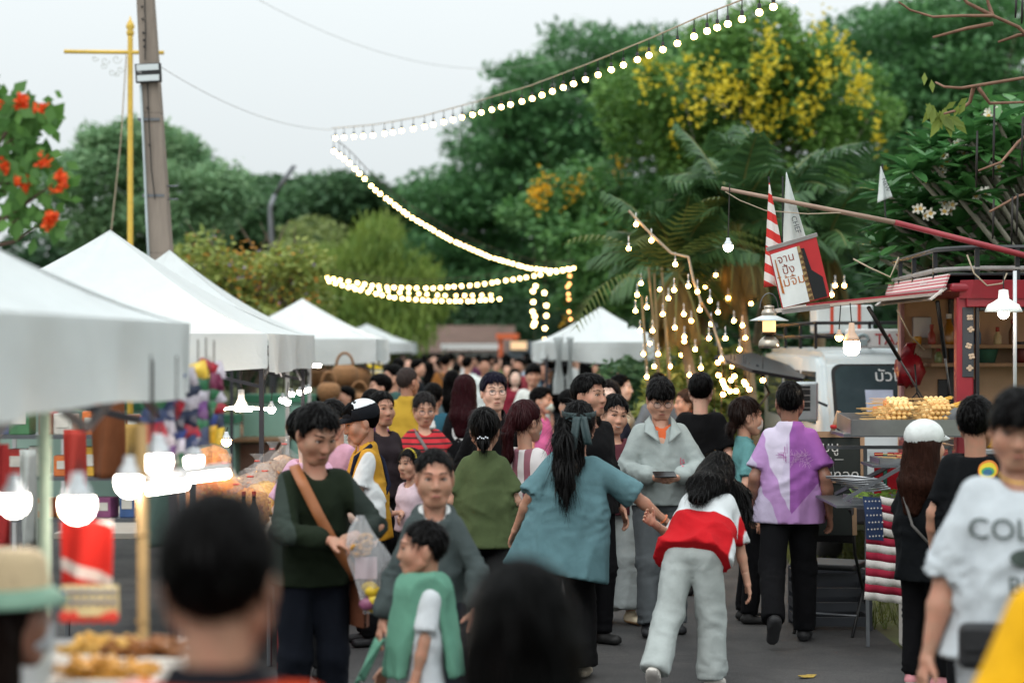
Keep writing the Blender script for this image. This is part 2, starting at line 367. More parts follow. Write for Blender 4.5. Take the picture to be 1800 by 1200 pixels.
def figure(label, u, s, v, rz=0, h=None, lod=1, hd=1.11, tone=1, girth=1.0, fat=1.0, fem=False, bend=0, roll=0, twist=0, hp=0, hy=0, hroll=0,
           armL=None, armR=None, poleL=None, poleR=None, palmL=None, palmR=None, curl=.4, footL=None, footR=None, top=None, bottom=None, shoe='191919', sole='191919',
           hair='short', hc='0b0908', glasses=False, mask=None, cap=None, sh=1.0, hips=1.0, x=None, seed=None, group=None, smile=False, feet=True, inner=None, strands=None, pelvis_dz=0):
    y = FPX / s; X = (u - 900) / s if x is None else x
    if h is None: h = CAM_H - (v - HOR) / s
    seed = seed if seed is not None else int(u * 7 + v)
    kb = (h - .262 * hd) / (1.70 - .262)
    res = {0: .012, 1: .017, 2: .03}[lod]; hres = {0: .0072, 1: .0095, 2: .016}[lod]
    g = girth * kb
    pel = v3(0, 0, .93 * kb + pelvis_dz)
    RT = rotz(R(twist)) @ roty(R(roll)) @ rotx(R(bend))
    T = lambda px, py, pz: pel + RT @ (v3(px, py, pz - .93) * kb)
    lat = RT @ v3(1, 0, 0); fwd = RT @ v3(0, -1, 0); up = RT @ v3(0, 0, 1)
    SW = .158 * sh * (.93 if fem else 1); shL, shR = T(SW, .005, 1.368), T(-SW, .005, 1.368); nb = T(0, .015, 1.435)
    RH = rotz(R(hy)) @ (RT if abs(bend) > 35 else rotx(R(bend * .4))) @ roty(R(hroll)) @ rotx(R(hp))
    hc0 = nb + (RT if abs(bend) > 35 else rotx(R(bend * .6))) @ v3(0, -.014, .15 * hd)   # head centre
    Hd = lambda a: hc0 + RH @ (np.asarray(a, float) * hd)
    la, lf = .285 * kb, .25 * kb
    def arm(tgt, sgn, pole, S0):
        if tgt is None: tgt = (sgn * (.235 + .02 * (girth - 1) * 8), -.03, .86)
        t = v3(*tgt) * kb
        return ik(S0, t, la, lf, v3(sgn * .35, 1, -.35) if pole is None else v3(*pole))
    eL, wL = arm(armL, 1, poleL, shL); eR, wR = arm(armR, -1, poleR, shR)
    def leg(ft, sgn):
        hip = pel + RT @ v3(sgn * .088 * kb * hips, 0, -.03 * kb); hip[2] = min(hip[2], pel[2])
        ft = ft or (sgn * .1, 0, .075, 0)
        a = v3(*ft[:3]) * kb; kn, an = ik(hip, a, .413 * kb, .418 * kb, v3(sgn * .12, -1, 0))
        pit = R(ft[3] if len(ft) > 3 else 0); toe = rotz(sgn * R(10)) @ v3(0, -math.cos(pit), -math.sin(pit)); upf = rotz(sgn * R(10)) @ v3(0, -math.sin(pit), math.cos(pit))
        return hip, kn, an, toe, upf
    LL, RL = leg(footL, 1), leg(footR, -1)
    # --- body
    b = SDF(); af = (.88 if fem else 1) * girth ** .6
    b.cap(T(0, 0, .9), T(0, 0, 1.1), .098 * g, .092 * g, wide=lat, ratio=1.35 * hips, k=.04)
    b.cap(T(0, 0, 1.1), T(0, 0, 1.28), .092 * g, .098 * g, wide=lat, ratio=1.35, k=.04)
    b.cap(T(-SW * .72, .005, 1.335), T(SW * .72, .005, 1.335), .055 * kb, k=.05)
    b.cap(nb - up * .04, hc0 + RH @ v3(0, .02, -.03), .056 * kb ** .5 * (.88 if fem else 1), .053 * (.86 if fem else 1) * hd, k=.03)
    for sg, S0, e, W in ((1, shL, eL, wL), (-1, shR, eR, wR)):
        b.cap(S0 - lat * sg * .02 - up * .008, e, .041 * kb * af, .037 * kb * af, k=.03); b.cap(e, e + (W - e) * .35, .038 * kb * af, .039 * kb * af, k=.02); b.cap(e + (W - e) * .35, W, .039 * kb * af, .025 * kb, k=.02)
    for sg, (hp_, kn, an, toe, upf) in ((1, LL), (-1, RL)):
        b.cap(hp_, kn, .074 * kb, .05 * kb, k=.04); b.cap(kn, kn + (an - kn) * .35, .056 * kb, .058 * kb, k=.02); b.cap(kn + (an - kn) * .35, an, .058 * kb, .036 * kb, k=.02)
        if feet: b.cap(an - upf * .035 * kb - toe * .02 * kb, an - upf * .05 * kb + toe * .12 * kb, .03 * kb, .022 * kb, k=.02)
    hands = []
    for sg, e, W, pm in ((1, eL, wL, palmL), (-1, eR, wR, palmR)):
        f = nrm(W - e); pn = nrm(v3(*pm)) if pm is not None else v3(-sg * .8, .25, -.1)
        pn = nrm(pn - f * (pn @ f)); side = np.cross(f, pn) * sg
        if pm is None and side @ v3(0, -1, 0) < 0: side = -side
        if lod == 0:
            hs_ = SDF(); hand_prims(hs_, W, f, pn, side, kb ** .7, curl); hands.append(hs_.mesh(.0063))
        else: hand_prims(b, W, f, pn, side, kb ** .7 * 1.08, curl)
    BV, BQ = b.mesh(res * (1.65 if lod == 0 else 1.2)); VV = [BV]; QQ = [BQ]; MI = [np.zeros(len(BQ), int)]; n = len(BV)
    def put(V, Q, m):
        nonlocal n
        VV.append(np.asarray(V, float)); QQ.append(np.asarray(Q, int) + n); MI.append(np.full(len(Q), m)); n += len(V)
    for V, Q in hands: put(V, Q, 0)
    HV, HQ, hb = head_mesh(hres, fat, fem, seed % 6 if lod < 2 else 0); tf = lambda V: hc0 + (np.asarray(V) * hd) @ RH.T
    put(tf(HV), HQ, 0)
    def ys(xx, zz):
        r = hb.ray_cast(Vector((xx, -.3, zz)), Vector((0, 1, 0))); return r[0].y if r[0] is not None else -.09
    if lod < 2:
        for sg in (-1, 1):
            eb = MB(); ye = ys(sg * .031, .002)
            eb.ball((sg * .031, ye + .0035, .001), 1, 8, 0, (.0135, .006, .0036 if not smile else .0026)); put(tf(eb.v), [q for q in eb.f if len(q) == 4], 3)
            eb = MB(); eb.ball((sg * .031, ye + .0005, .001), 1, 8, 0, (.0066, .0045, .0040 if not smile else .003)); put(tf(eb.v), [q for q in eb.f if len(q) == 4], 2)
            eb = MB(); pts = [(sg * xx, ys(sg * xx, zz) - .0005, zz) for xx, zz in ((.0165, .004), (.024, .0075), (.033, .0078), (.041, .0058), (.0475, .002))]; eb.tube(pts, .0021, 5); put(tf(eb.v), [q for q in eb.f if len(q) == 4], 2)
            eb = MB(); pts = [(sg * xx, ys(sg * xx, zz) + .0005, zz) for xx, zz in ((.014, .0255), (.024, .0295), (.036, .0305), (.049, .0255))]; eb.tube(pts, [.0028, .0036, .0034, .0018], 5); put(tf(eb.v), [q for q in eb.f if len(q) == 4], 4)
        mb = MB(); zc = -.0035 if not smile else .005
        pts = [(xx, ys(xx, -.067 + zc * abs(xx) / .024) + .0012, -.067 + zc * abs(xx) / .024) for xx in (-.022, -.012, 0, .012, .022)]
        mb.tube(pts, [.0012, .0048, .0056, .0048, .0012], 6); put(tf(mb.v), [q for q in mb.f if len(q) == 4], 1)
        if smile:
            mb = MB(); mb.tube([(p[0] * .8, p[1] - .004, p[2]) for p in pts], [.001, .003, .0035, .003, .001], 5); put(tf(mb.v), [q for q in mb.f if len(q) == 4], 3)
    o = link_np('person', np.concatenate(VV), np.concatenate(QQ), [skin(tone), LIP(), EYE(), EYW(), hairmat(hc)], None, True, np.concatenate(MI))
    o.location = (X, y, 0); o.rotation_euler = (0, 0, R(rz)); tag(o, label, 'person', group)
    info = dict(o=o, hc0=hc0, RH=RH, hd=hd, T=T, kb=kb, wL=wL, wR=wR, eL=eL, eR=eR, shL=shL, shR=shR, nb=nb, lat=lat, fwd=fwd, up=up, res=res, legs=(LL, RL))
    # --- clothing
    def garment(d, name, off0):
        L = d.get('loose', .02); col = d.get('mat') or cloth(d['col']); hem = d.get('hem', .84); gs = SDF(); q = g
        flare = d.get('flare', 0)
        gs.cap(T(0, 0, 1.25), T(0, 0, 1.08), .098 * q + L * .8, .1 * q + L + flare * .3, wide=lat, ratio=1.36, k=.05)
        gs.cap(T(0, 0, 1.08), T(0, 0, hem), .1 * q + L + flare * .3, .118 * q + L + flare, wide=lat, ratio=1.46 * (1 + (hips - 1) * .8), k=.05, flat=True)
        gs.cap(T(-SW * .68, .006, 1.328), T(SW * .68, .006, 1.328), .056 * kb + L * .6, k=.05)
        gs.cap(T(0, .012, 1.34), T(0, .022, 1.425), .092 * kb, .08 * kb, wide=lat, ratio=1.2, k=.05, flat=not d.get('collar')); 
        if d.get('collar'): gs.cap(T(0, .016, 1.40), T(0, .012, 1.452), .08 * kb, .074 * kb, wide=lat, ratio=1.08, k=.012, flat=True)
        if fem: gs.ell(T(.075, -.085 * girth, 1.235), (.062 * g, .05 * g, .06 * g), k=.05); gs.ell(T(-.075, -.085 * girth, 1.235), (.062 * g, .05 * g, .06 * g), k=.05)
        sl_ = d.get('sleeve', 'short'); fr = {'short': .78, 'half': 1.0, 'cap': .45, 'none': 0}.get(sl_, 1)
        for sg, S0, e, W in ((1, shL, eL, wL), (-1, shR, eR, wR)):
            if sl_ == 'none': continue
            sw_ = d.get('slw', .018); A = S0 - lat * sg * .03 * kb
            if sl_ in ('long', 'roll'):
                gs.cap(A, e, .05 * kb * af + L * .4, .041 * kb * af + sw_ * .6, k=.022)
                wr = e + (W - e) * (.93 if sl_ == 'long' else .6); gs.cap(e, e + (wr - e) * .8, .042 * kb * af + sw_ * .7, .037 * kb + sw_ * .9, k=.012); gs.cap(e + (wr - e) * .78, wr, .039 * kb + sw_, .031 * kb + sw_ * .4, k=.015, flat=True)
            else:
                E = S0 + (e - S0) * fr
                gs.cap(A, E, .05 * kb * af + L * .45, .043 * kb * af + sw_, k=.024, flat=True)
                if sl_ == 'half' and d.get('ext'): gs.cap(e, e + (W - e) * d['ext'], .05 * kb + sw_, .05 * kb + sw_ * 1.5, k=.02, flat=True)
        if d.get('hood'): gs.cap(T(-.07, .07, 1.43), T(.07, .07, 1.43), .05 * kb, k=.03); gs.cap(T(-.085, .03, 1.44), T(-.05, -.07, 1.38), .026 * kb, k=.02); gs.cap(T(.085, .03, 1.44), T(.05, -.07, 1.38), .026 * kb, k=.02)
        if d.get('collar'):
            pass
        nr = d.get('neck', .066)
        gs.cap(T(0, 0.005, 1.40), hc0, nr * kb ** .5, nr * kb ** .5, k=.01, sub=True); gs.ell(T(0, -.06, 1.435), (.055 * kb, .07 * kb, d.get('scoop', .04) * kb), k=.01, sub=True)
        if d.get('vee'):
            gs.cap(T(0, -.13, 1.45), T(0, -.175, 1.44 - d['vee']), .088 * kb, .018, k=.008, sub=True)
        V, Q = gs.mesh(res * 1.12); A_ = d.get('fold', .012) * 1.55 * kb
        el = np.minimum(np.linalg.norm(V - eL, axis=1), np.linalg.norm(V - eR, axis=1)) / kb; zt = ((V - pel) @ up) / kb + .93
        V = crease(V, Q, seed + 3, A_ * (.6 + 1.1 * np.clip(1.3 - zt, 0, .4) / .4), .2, .42, (1, 1, .3), up)
        V = crease(V, Q, seed + 5, A_ * .6 * np.clip(1 - np.abs(zt - 1.08) / .22, 0, 1), .09, .17, (.6, .6, 1.0), up)
        V = crease(V, Q, seed + 7, A_ * .9 * np.clip(1 - el / .16, 0, 1), .05, .09, (.6, .6, 1.3))
        if lod == 0: V = crease(V, Q, seed + 9, .0032 * kb, .07, .13, (1, 1, .5), up)
        return link_np(name, V, Q, col, o)
    if inner: info['inner'] = garment(inner, 'undershirt', 0)
    if top: info['top'] = garment(top, top.get('name', 'shirt'), 0)
    if bottom:
        d = bottom; ps = SDF(); L = d.get('loose', .018); bl = d.get('len', 1.0)
        ps.cap(T(0, 0, d.get('waist', 1.02)), T(0, .0, .9), .09 * g + L * .4, .098 * g + L * .5, wide=lat, ratio=1.36 * hips, k=.04)
        for sg, (hp_, kn, an, toe, upf) in ((1, LL), (-1, RL)):
            ps.cap(hp_ + v3(0, .01 * kb, 0), kn, .08 * g + L * .7, .058 * kb + L, k=.03, flat=bl <= .5)
            if bl > .5:
                en = kn + (an - kn) * min(1.05, bl) ; fl = d.get('flare', 0)
                ps.cap(kn, en, .058 * kb + L, .047 * kb + L + fl, k=.03, flat=True)
        V, Q = ps.mesh(res * 1.4); A_ = .0085 * kb * d.get('fold', 1); z = V[:, 2] / kb
        V = crease(V, Q, seed + 11, A_ * .8, .12, .26, (1, 1, .35))
        V = crease(V, Q, seed + 12, A_ * (np.clip(1 - np.abs(z - .46) / .14, 0, 1) * .8 + np.clip(.3 - z, 0, .2) * 5 + np.clip(1 - np.abs(z - .82) / .08, 0, 1) * .6), .06, .1, (.45, .45, 1.3))
        info['pants'] = link_np(d.get('name', 'trousers'), V, Q, d.get('mat') or cloth(d['col']), o)
    if feet and shoe:
        for sg, (hp_, kn, an, toe, upf) in ((1, LL), (-1, RL)):
            fs = SDF(); sd = np.cross(toe, upf); f0 = an - upf * .042 * kb - toe * .035 * kb; f1 = an - upf * .047 * kb + toe * .125 * kb
            fs.cap(f0, f1, .036 * kb, .034 * kb, wide=sd, ratio=1.25, k=.02); fs.cap(an + upf * .0 * kb, f0 + toe * .05 * kb, .042 * kb, .038 * kb, k=.03)
            base = an - upf * .073 * kb
            fs.fn(lambda A, B, C, base=base, upf=upf: -((A - base[0]) * upf[0] + (B - base[1]) * upf[1] + (C - base[2]) * upf[2]))
            V, Q = fs.mesh(.015 if lod == 0 else .024)
            c = V[Q].mean(1); mi = (((c - base) @ upf) < .02 * kb).astype(int)
            link_np('shoe', V, Q, [mat('shoe_' + shoe, shoe, .6, spec=.4), mat('sole_' + sole, sole, .8)], o, True, mi)
    # --- hair
    if hair:
        hsd = SDF(); t_ = {'crew': .006, 'bald': .004}.get(hair, .012)
        hsd.ell((0, .014, .031), (.075 + t_, .095 + t_, .089 + t_ * .9), k=.02)
        if hair in ('short', 'bowl'): hsd.ell((.01, -.03, .072), (.058, .066, .046), k=.03)
        if hair == 'bowl': hsd.ell((0, -.05, .04), (.074, .06, .05), k=.03)
        pts = {'short': ((-.12, .074), (-.07, .066), (-.03, .022), (.02, -.005), (.05, -.06), (.12, -.085)), 'crew': ((-.12, .079), (-.07, .07), (-.035, .03), (.03, .01), (.055, -.05), (.12, -.075)),
               'bald': ((-.12, .1), (-.05, .075), (-.02, .03), (.03, .012), (.055, -.03), (.12, -.05)), 'bowl': ((-.12, .03), (-.07, .03), (-.045, .01), (.02, -.025), (.05, -.065), (.12, -.088)),
               'long': ((-.12, .078), (-.068, .068), (-.04, .01), (0, -.05), (.03, -.1), (.12, -.1)), 'pony': ((-.12, .078), (-.07, .07), (-.035, .025), (.02, .0), (.05, -.05), (.12, -.08))}
        pts['bun'] = pts['pony']; pts['hang'] = pts['long']
        zz = pts[hair]; pys = np.array([a for a, _ in zz]); pzs = np.array([c for _, c in zz])
        jit = waves(np.stack([np.zeros(400), np.linspace(-.15, .15, 400), np.zeros(400)], 1), 4, .02, .05, seed, .004)
        hsd.fn(lambda A, B, C: (np.interp(B, pys, pzs) + np.interp(B, np.linspace(-.15, .15, 400), jit) + .006 * np.sin(A * 160 + seed) - C) * .75)
        if hair == 'long':
            for sg in (-1, 1): hsd.cap((sg * .062, .02, .0), (sg * .072, .035, -.17), .03, .034, k=.02, wide=(0, 1, 0), ratio=1.5)
            hsd.cap((0, .06, -.02), (0, .085, -.2), .055, .06, k=.03, wide=(1, 0, 0), ratio=1.55); hsd.cap((0, .085, -.2), (.01, .1, -.34), .06, .03, k=.03, wide=(1, 0, 0), ratio=1.7)
        if hair == 'pony':
            hsd.ell((0, .1, .03), (.03, .03, .03), k=.02); hsd.cap((0, .12, .02), (.005, .145, -.06), .03, .034, k=.03); hsd.cap((.005, .145, -.06), (.01, .135, -.19), .034, .03, k=.03); hsd.cap((.01, .135, -.19), (.015, .125, -.27), .03, .008, k=.03)
        if hair == 'bun': hsd.ell((0, .1, -.07), (.04, .034, .045), k=.02)
        V, Q = hsd.mesh(hres * 1.35)
        N = vnormals(V, Q); V = V + N * waves(V, 6, .012, .03, seed, .0022 if lod < 2 else .001, (1.4, 1, .25))[:, None]
        hm = [hairmat(hc)]; V0, HQ0 = V, Q
        info['hair'] = link_np('hair', tf(V), Q, hm, o)
        if strands:                                # chain of points in person space with radii
            ss = SDF(); st = [(v3(*p[:3]), p[3]) for p in strands]
            for (a, ra), (c, rc) in zip(st, st[1:]): ss.cap(a, c, ra, rc, k=.03, wide=(1, 0, 0), ratio=1.35)
            V, Q = ss.mesh(.009); N = vnormals(V, Q); V = V + N * waves(V, 8, .014, .035, seed, .004, (1.6, 1, .15))[:, None]
            link_np('hair_tail', V, Q, hm, o)
        if lod < 2 and not cap: strands_over('strands', tf(V0), HQ0, 1000 if lod == 0 else 380, hc0 + RH @ (v3(.01, .035, .12) * hd), 1.5 if hair in ('long', 'pony', 'bun') else .85, hc, o, seed)
        if strands: strands_over('strands', V, Q, 900, None, 3.0, hc, o, seed)
    if glasses:
        mb = MB(); ye = min(ys(.031, .0), ys(.01, -.01)) - .012
        for sg in (-1, 1):
            ring = [(sg * .033 + .022 * math.cos(a), ye, -.002 + .018 * math.sin(a)) for a in np.linspace(0, 2 * math.pi, 17)]
            mb.tube([Vector(Hd(p)) for p in ring], .0016, 5)
            mb.tube([Vector(Hd(p)) for p in ((sg * .055, ye, .004), (sg * .077, -.02, .004), (sg * .079, .02, -.004))], .0015, 5)
        mb.tube([Vector(Hd(p)) for p in ((-.011, ye, .002), (0, ye - .002, .006), (.011, ye, .002))], .0015, 5)
        gl = mb.build('glasses', mat('glasses_frame', '2a211a', .3, metal=.6), o)
        for sg in (-1, 1):
            mb = MB(); mb.add([Hd((sg * .033 + .0215 * math.cos(a), ye, -.002 + .0175 * math.sin(a))) for a in np.linspace(0, 2 * math.pi, 13)[:-1]], [tuple(range(12))])
            mb.build('lens', mat('lens_glass', 'ffffff', .02, var=0, alpha=.12, spec=.6), gl)
    if mask:
        ms = SDF(); ms.ell((0, -.045, -.057), (.061, .058, .046), k=.02); ms.cap((0, -.094, -.03), (0, -.085, -.08), .012, k=.03)
        ms.fn(lambda A, B, C: B + .028 + 0 * A + 0 * C)
        V, Q = ms.mesh(.007); mk = link_np('mask', tf(V), Q, mat('mask_' + mask, mask, .9, bump=.2, bscale=200), o)
        mb = MB()
        for sg in (-1, 1): mb.tube([Vector(Hd(p)) for p in ((sg * .058, -.045, -.025), (sg * .075, -.01, -.01), (sg * .082, .02, .01))], .0018, 5)
        mb.build('ear_loop', mat('mask_' + mask, mask), mk)
    if cap:
        cs = SDF(); cs.ell((0, .014, .045), (.094, .114, .088), k=.02)
        cs.fn(lambda A, B, C: (.026 + (B + .1) * -.16 - C) + 0 * A)
        V, Q = cs.mesh(.009); c = V[Q].mean(1)
        co = link_np('cap', tf(V), Q, [cloth(cap[0]), cloth(cap[1])], o, True, (c[:, 2] < cap[2]).astype(int))
        mb = MB(); mb.grid(lambda a, b_: Hd((.075 * math.sin((a - .5) * math.pi) * (1 - .12 * b_), -.055 - .05 * math.cos((a - .5) * math.pi) - .065 * b_ * math.cos((a - .5) * math.pi) ** .6, .05 - .02 * b_ - .012 * (abs(a - .5) * 2) ** 2)), 12, 5)
        mb.build('visor', cloth(cap[1]), co, True, solid=.004)
    return info
def wrap_on(o_target, V, direction, off=.004):      # push points of flat print onto a garment, in person space
    me = o_target.data; bv = BVHTree.FromPolygons([v.co for v in me.vertices], [p.vertices for p in me.polygons]); d = Vector(direction).normalized(); out = []
    for p in V:
        p = Vector(p); r = bv.ray_cast(p - d * .6, d)
        out.append((r[0] - d * off) if r[0] is not None else p)
    return out
def text_mesh(body, size):
    c = bpy.data.curves.new('txt', 'FONT'); c.body = body; c.size = size; c.align_x = 'CENTER'; c.align_y = 'CENTER'; c.resolution_u = 3
    t = bpy.data.objects.new('txt', c); COL.objects.link(t); dg = bpy.context.evaluated_depsgraph_get(); me = t.evaluated_get(dg).to_mesh()
    vs = [v.co.copy() for v in me.vertices]; fs = [tuple(p.vertices) for p in me.polygons]
    t.evaluated_get(dg).to_mesh_clear(); bpy.data.objects.remove(t); bpy.data.curves.remove(c); return vs, fs
def lettering(name, body, size, M, m, parent, wrap=None, wdir=None, off=.004):   # flat text: local x right, y up
    vs, fs = text_mesh(body, size); vs = [M @ v for v in vs]
    if wrap is not None: vs = wrap_on(wrap, vs, wdir, off)
    return link(name, vs, fs, m, parent)
def strap(info, pts, wd, m, name='bag_strap', parent=None):  # ribbon over the clothes through points in person space
    mb = MB(); pts = [Vector(p) for p in pts]
    mb.tube(pts, wd, 6); return mb.build(name, m, parent or info['o'], True)
# ------------------------------------------------------------------ ground
def asphalt():
    new = 'asphalt' not in MATS; m = mat('asphalt', '3d3d3f', .85, var=.34, vscale=1.3, bump=.7, bscale=190, col2='555352')
    if new:
        nt = m.node_tree; b = nt.nodes['Principled BSDF']; tc = nt.nodes['Texture Coordinate']; src = b.inputs['Base Color'].links[0].from_socket
        n = nd(nt, 'ShaderNodeTexNoise', Scale=90.0, Detail=6.0, Roughness=.8); nt.links.new(tc.outputs['Object'], n.inputs['Vector']); r = nd(nt, 'ShaderNodeValToRGB'); r.color_ramp.elements[0].position = .38; r.color_ramp.elements[0].color = (.45, .45, .45, 1); r.color_ramp.elements[1].position = .7; r.color_ramp.elements[1].color = (1.5, 1.5, 1.48, 1); nt.links.new(n.outputs[0], r.inputs[0])
        v = nd(nt, 'ShaderNodeTexVoronoi', Scale=.55, feature='DISTANCE_TO_EDGE'); wn_ = nd(nt, 'ShaderNodeTexNoise', Scale=2.5, Detail=4.0); nt.links.new(tc.outputs['Object'], wn_.inputs['Vector']); vm = nd(nt, 'ShaderNodeMix', data_type='RGBA'); vm.inputs[0].default_value = .25; nt.links.new(tc.outputs['Object'], vm.inputs[6]); nt.links.new(wn_.outputs['Color'], vm.inputs[7]); nt.links.new(vm.outputs[2], v.inputs['Vector'])
        r2 = nd(nt, 'ShaderNodeValToRGB'); r2.color_ramp.elements[0].color = (.35, .35, .35, 1); r2.color_ramp.elements[1].color = (1, 1, 1, 1); r2.color_ramp.elements[1].position = .012; nt.links.new(v.outputs[0], r2.inputs[0])
        a1 = nd(nt, 'ShaderNodeMix', data_type='RGBA', blend_type='MULTIPLY'); a1.inputs[0].default_value = .8; nt.links.new(src, a1.inputs[6]); nt.links.new(r.outputs[0], a1.inputs[7]); a2 = nd(nt, 'ShaderNodeMix', data_type='RGBA', blend_type='MULTIPLY'); a2.inputs[0].default_value = .3; nt.links.new(a1.outputs[2], a2.inputs[6]); nt.links.new(r2.outputs[0], a2.inputs[7]); nt.links.new(a2.outputs[2], b.inputs['Base Color'])
    return m
def sheet(name, x0, x1, y0, y1, z, m, nx=1, ny=1):
    mb = MB(); mb.grid(lambda a, b: (x0 + (x1 - x0) * a, y0 + (y1 - y0) * b, z), nx, ny); return struct(mb.build(name, m))
sheet('ground', -180, 180, -20, 420, -.008, mat('verge', '57503a', .95, var=.35, vscale=1.5, bump=.6, bscale=30, col2='5f6a38'), 4, 4)
sheet('road', -7.5, 2.5, -6, 78, -.002, asphalt())
def grass_patch(x0, x1, y0, y1, n, seed):
    r = np.random.default_rng(seed); c = np.stack([r.uniform(x0, x1, n), r.uniform(y0, y1, n), np.zeros(n)], 1); h = r.uniform(.04, .13, n); a = r.uniform(0, 6.28, n); wv = np.stack([np.cos(a), np.sin(a), 0 * a], 1) * .006; ln = r.normal(0, .03, (n, 3)); ln[:, 2] = h
    V = np.stack([c - wv, c + wv, c + ln + wv * .1, c + ln - wv * .1], 1).reshape(-1, 3); return V, np.arange(4 * n).reshape(-1, 4)
V, Q = grass_patch(2.45, 5.2, 13.2, 26, 14000, 3)
go = link_np('grass', V, Q, mat('grass_blade', '4c5f22', .8, var=.3, vscale=3, col2='7a7a3a'), None, False); tag(go, 'sparse green grass on the verge beside the road', 'grass', kind='stuff')
rl = random.Random(5)
LM = mat('dry_leaf', 'a58a3c', .8, var=.3, vscale=30)
for i, (u, v, lb) in enumerate(((1420, 1190, 'yellowish fallen leaf on the asphalt at the bottom edge'), (1500, 1077, 'tan fallen leaf on the asphalt below the hanging flag'), (1435, 1010, 'dry fallen leaf near the legs of the black chair'))):
    p = PG(u, v); mb = MB(); a = rl.uniform(0, 6); R3 = Matrix.Rotation(a, 3, 'Z')
    mb.add([R3 @ Vector(q) for q in ((-.07, 0, .012), (-.02, .028, .004), (.05, .018, .008), (.08, 0, .02), (.05, -.018, .006), (-.02, -.028, .012))], [(0, 1, 2, 3), (0, 3, 4, 5)])
    o = mb.build('fallen_leaf', LM, solid=.002); o.location = p; tag(o, lb, 'leaf')
# ------------------------------------------------------------------ vegetation
def leafmat(name, c1, c2, thin=.3, rough=.55):
    if name in MATS: return MATS[name]
    m = bpy.data.materials.new(name); MATS[name] = m; m.use_nodes = True; nt = m.node_tree; b = nt.nodes['Principled BSDF']; b.inputs['Roughness'].default_value = rough; b.inputs['Specular IOR Level'].default_value = .3
    g = nd(nt, 'ShaderNodeNewGeometry'); r = nd(nt, 'ShaderNodeValToRGB'); e = r.color_ramp.elements; e[0].color = srgb(c1); e[1].color = srgb(c2)
    tc = nd(nt, 'ShaderNodeTexCoord'); n = nd(nt, 'ShaderNodeTexNoise', Scale=1.1, Detail=3.0); nt.links.new(tc.outputs['Object'], n.inputs['Vector'])
    mth = nd(nt, 'ShaderNodeMath', operation='MULTIPLY_ADD'); mth.inputs[1].default_value = .5; nt.links.new(g.outputs['Random Per Island'], mth.inputs[0])
    m2 = nd(nt, 'ShaderNodeMath', operation='SUBTRACT'); m2.inputs[1].default_value = .25; nt.links.new(n.outputs[0], m2.inputs[0]); nt.links.new(m2.outputs[0], mth.inputs[2])
    nt.links.new(mth.outputs[0], r.inputs[0]); nt.links.new(r.outputs[0], b.inputs['Base Color'])
    tr = nd(nt, 'ShaderNodeBsdfTranslucent'); ms = nd(nt, 'ShaderNodeMixShader'); ms.inputs[0].default_value = thin; nt.links.new(r.outputs[0], tr.inputs[0])
    nt.links.new(b.outputs[0], ms.inputs[1]); nt.links.new(tr.outputs[0], ms.inputs[2]); nt.links.new(ms.outputs[0], nt.nodes['Material Output'].inputs[0]); return m
BARK = mat('bark', '5d5347', .95, var=.35, vscale=14, bump=.8, bscale=40, stretch=(1, 1, .25))
def leaves(C, L, W, r, upb=.5, dirn=None, dj=.6, bend=0):   # rhombic leaves at points C
    n = len(C); d = r.normal(size=(n, 3)); d[:, 2] *= .6
    if dirn is not None: d = dirn + d * dj
    d /= np.linalg.norm(d, axis=1)[:, None]; N = r.normal(size=(n, 3)) + np.array([0, 0, upb * 2.5]); s = np.cross(d, N); s /= np.maximum(np.linalg.norm(s, axis=1), 1e-6)[:, None]
    l = (L * r.uniform(.7, 1.3, n))[:, None]; w_ = (W * r.uniform(.7, 1.3, n))[:, None]
    V = np.stack([C - d * l * .5, C + s * w_ * .5 - d * l * .05, C + d * l * .5 - np.array([0, 0, bend]) * l, C - s * w_ * .5 - d * l * .05], 1).reshape(-1, 3)
    return V, np.arange(4 * n).reshape(-1, 4)
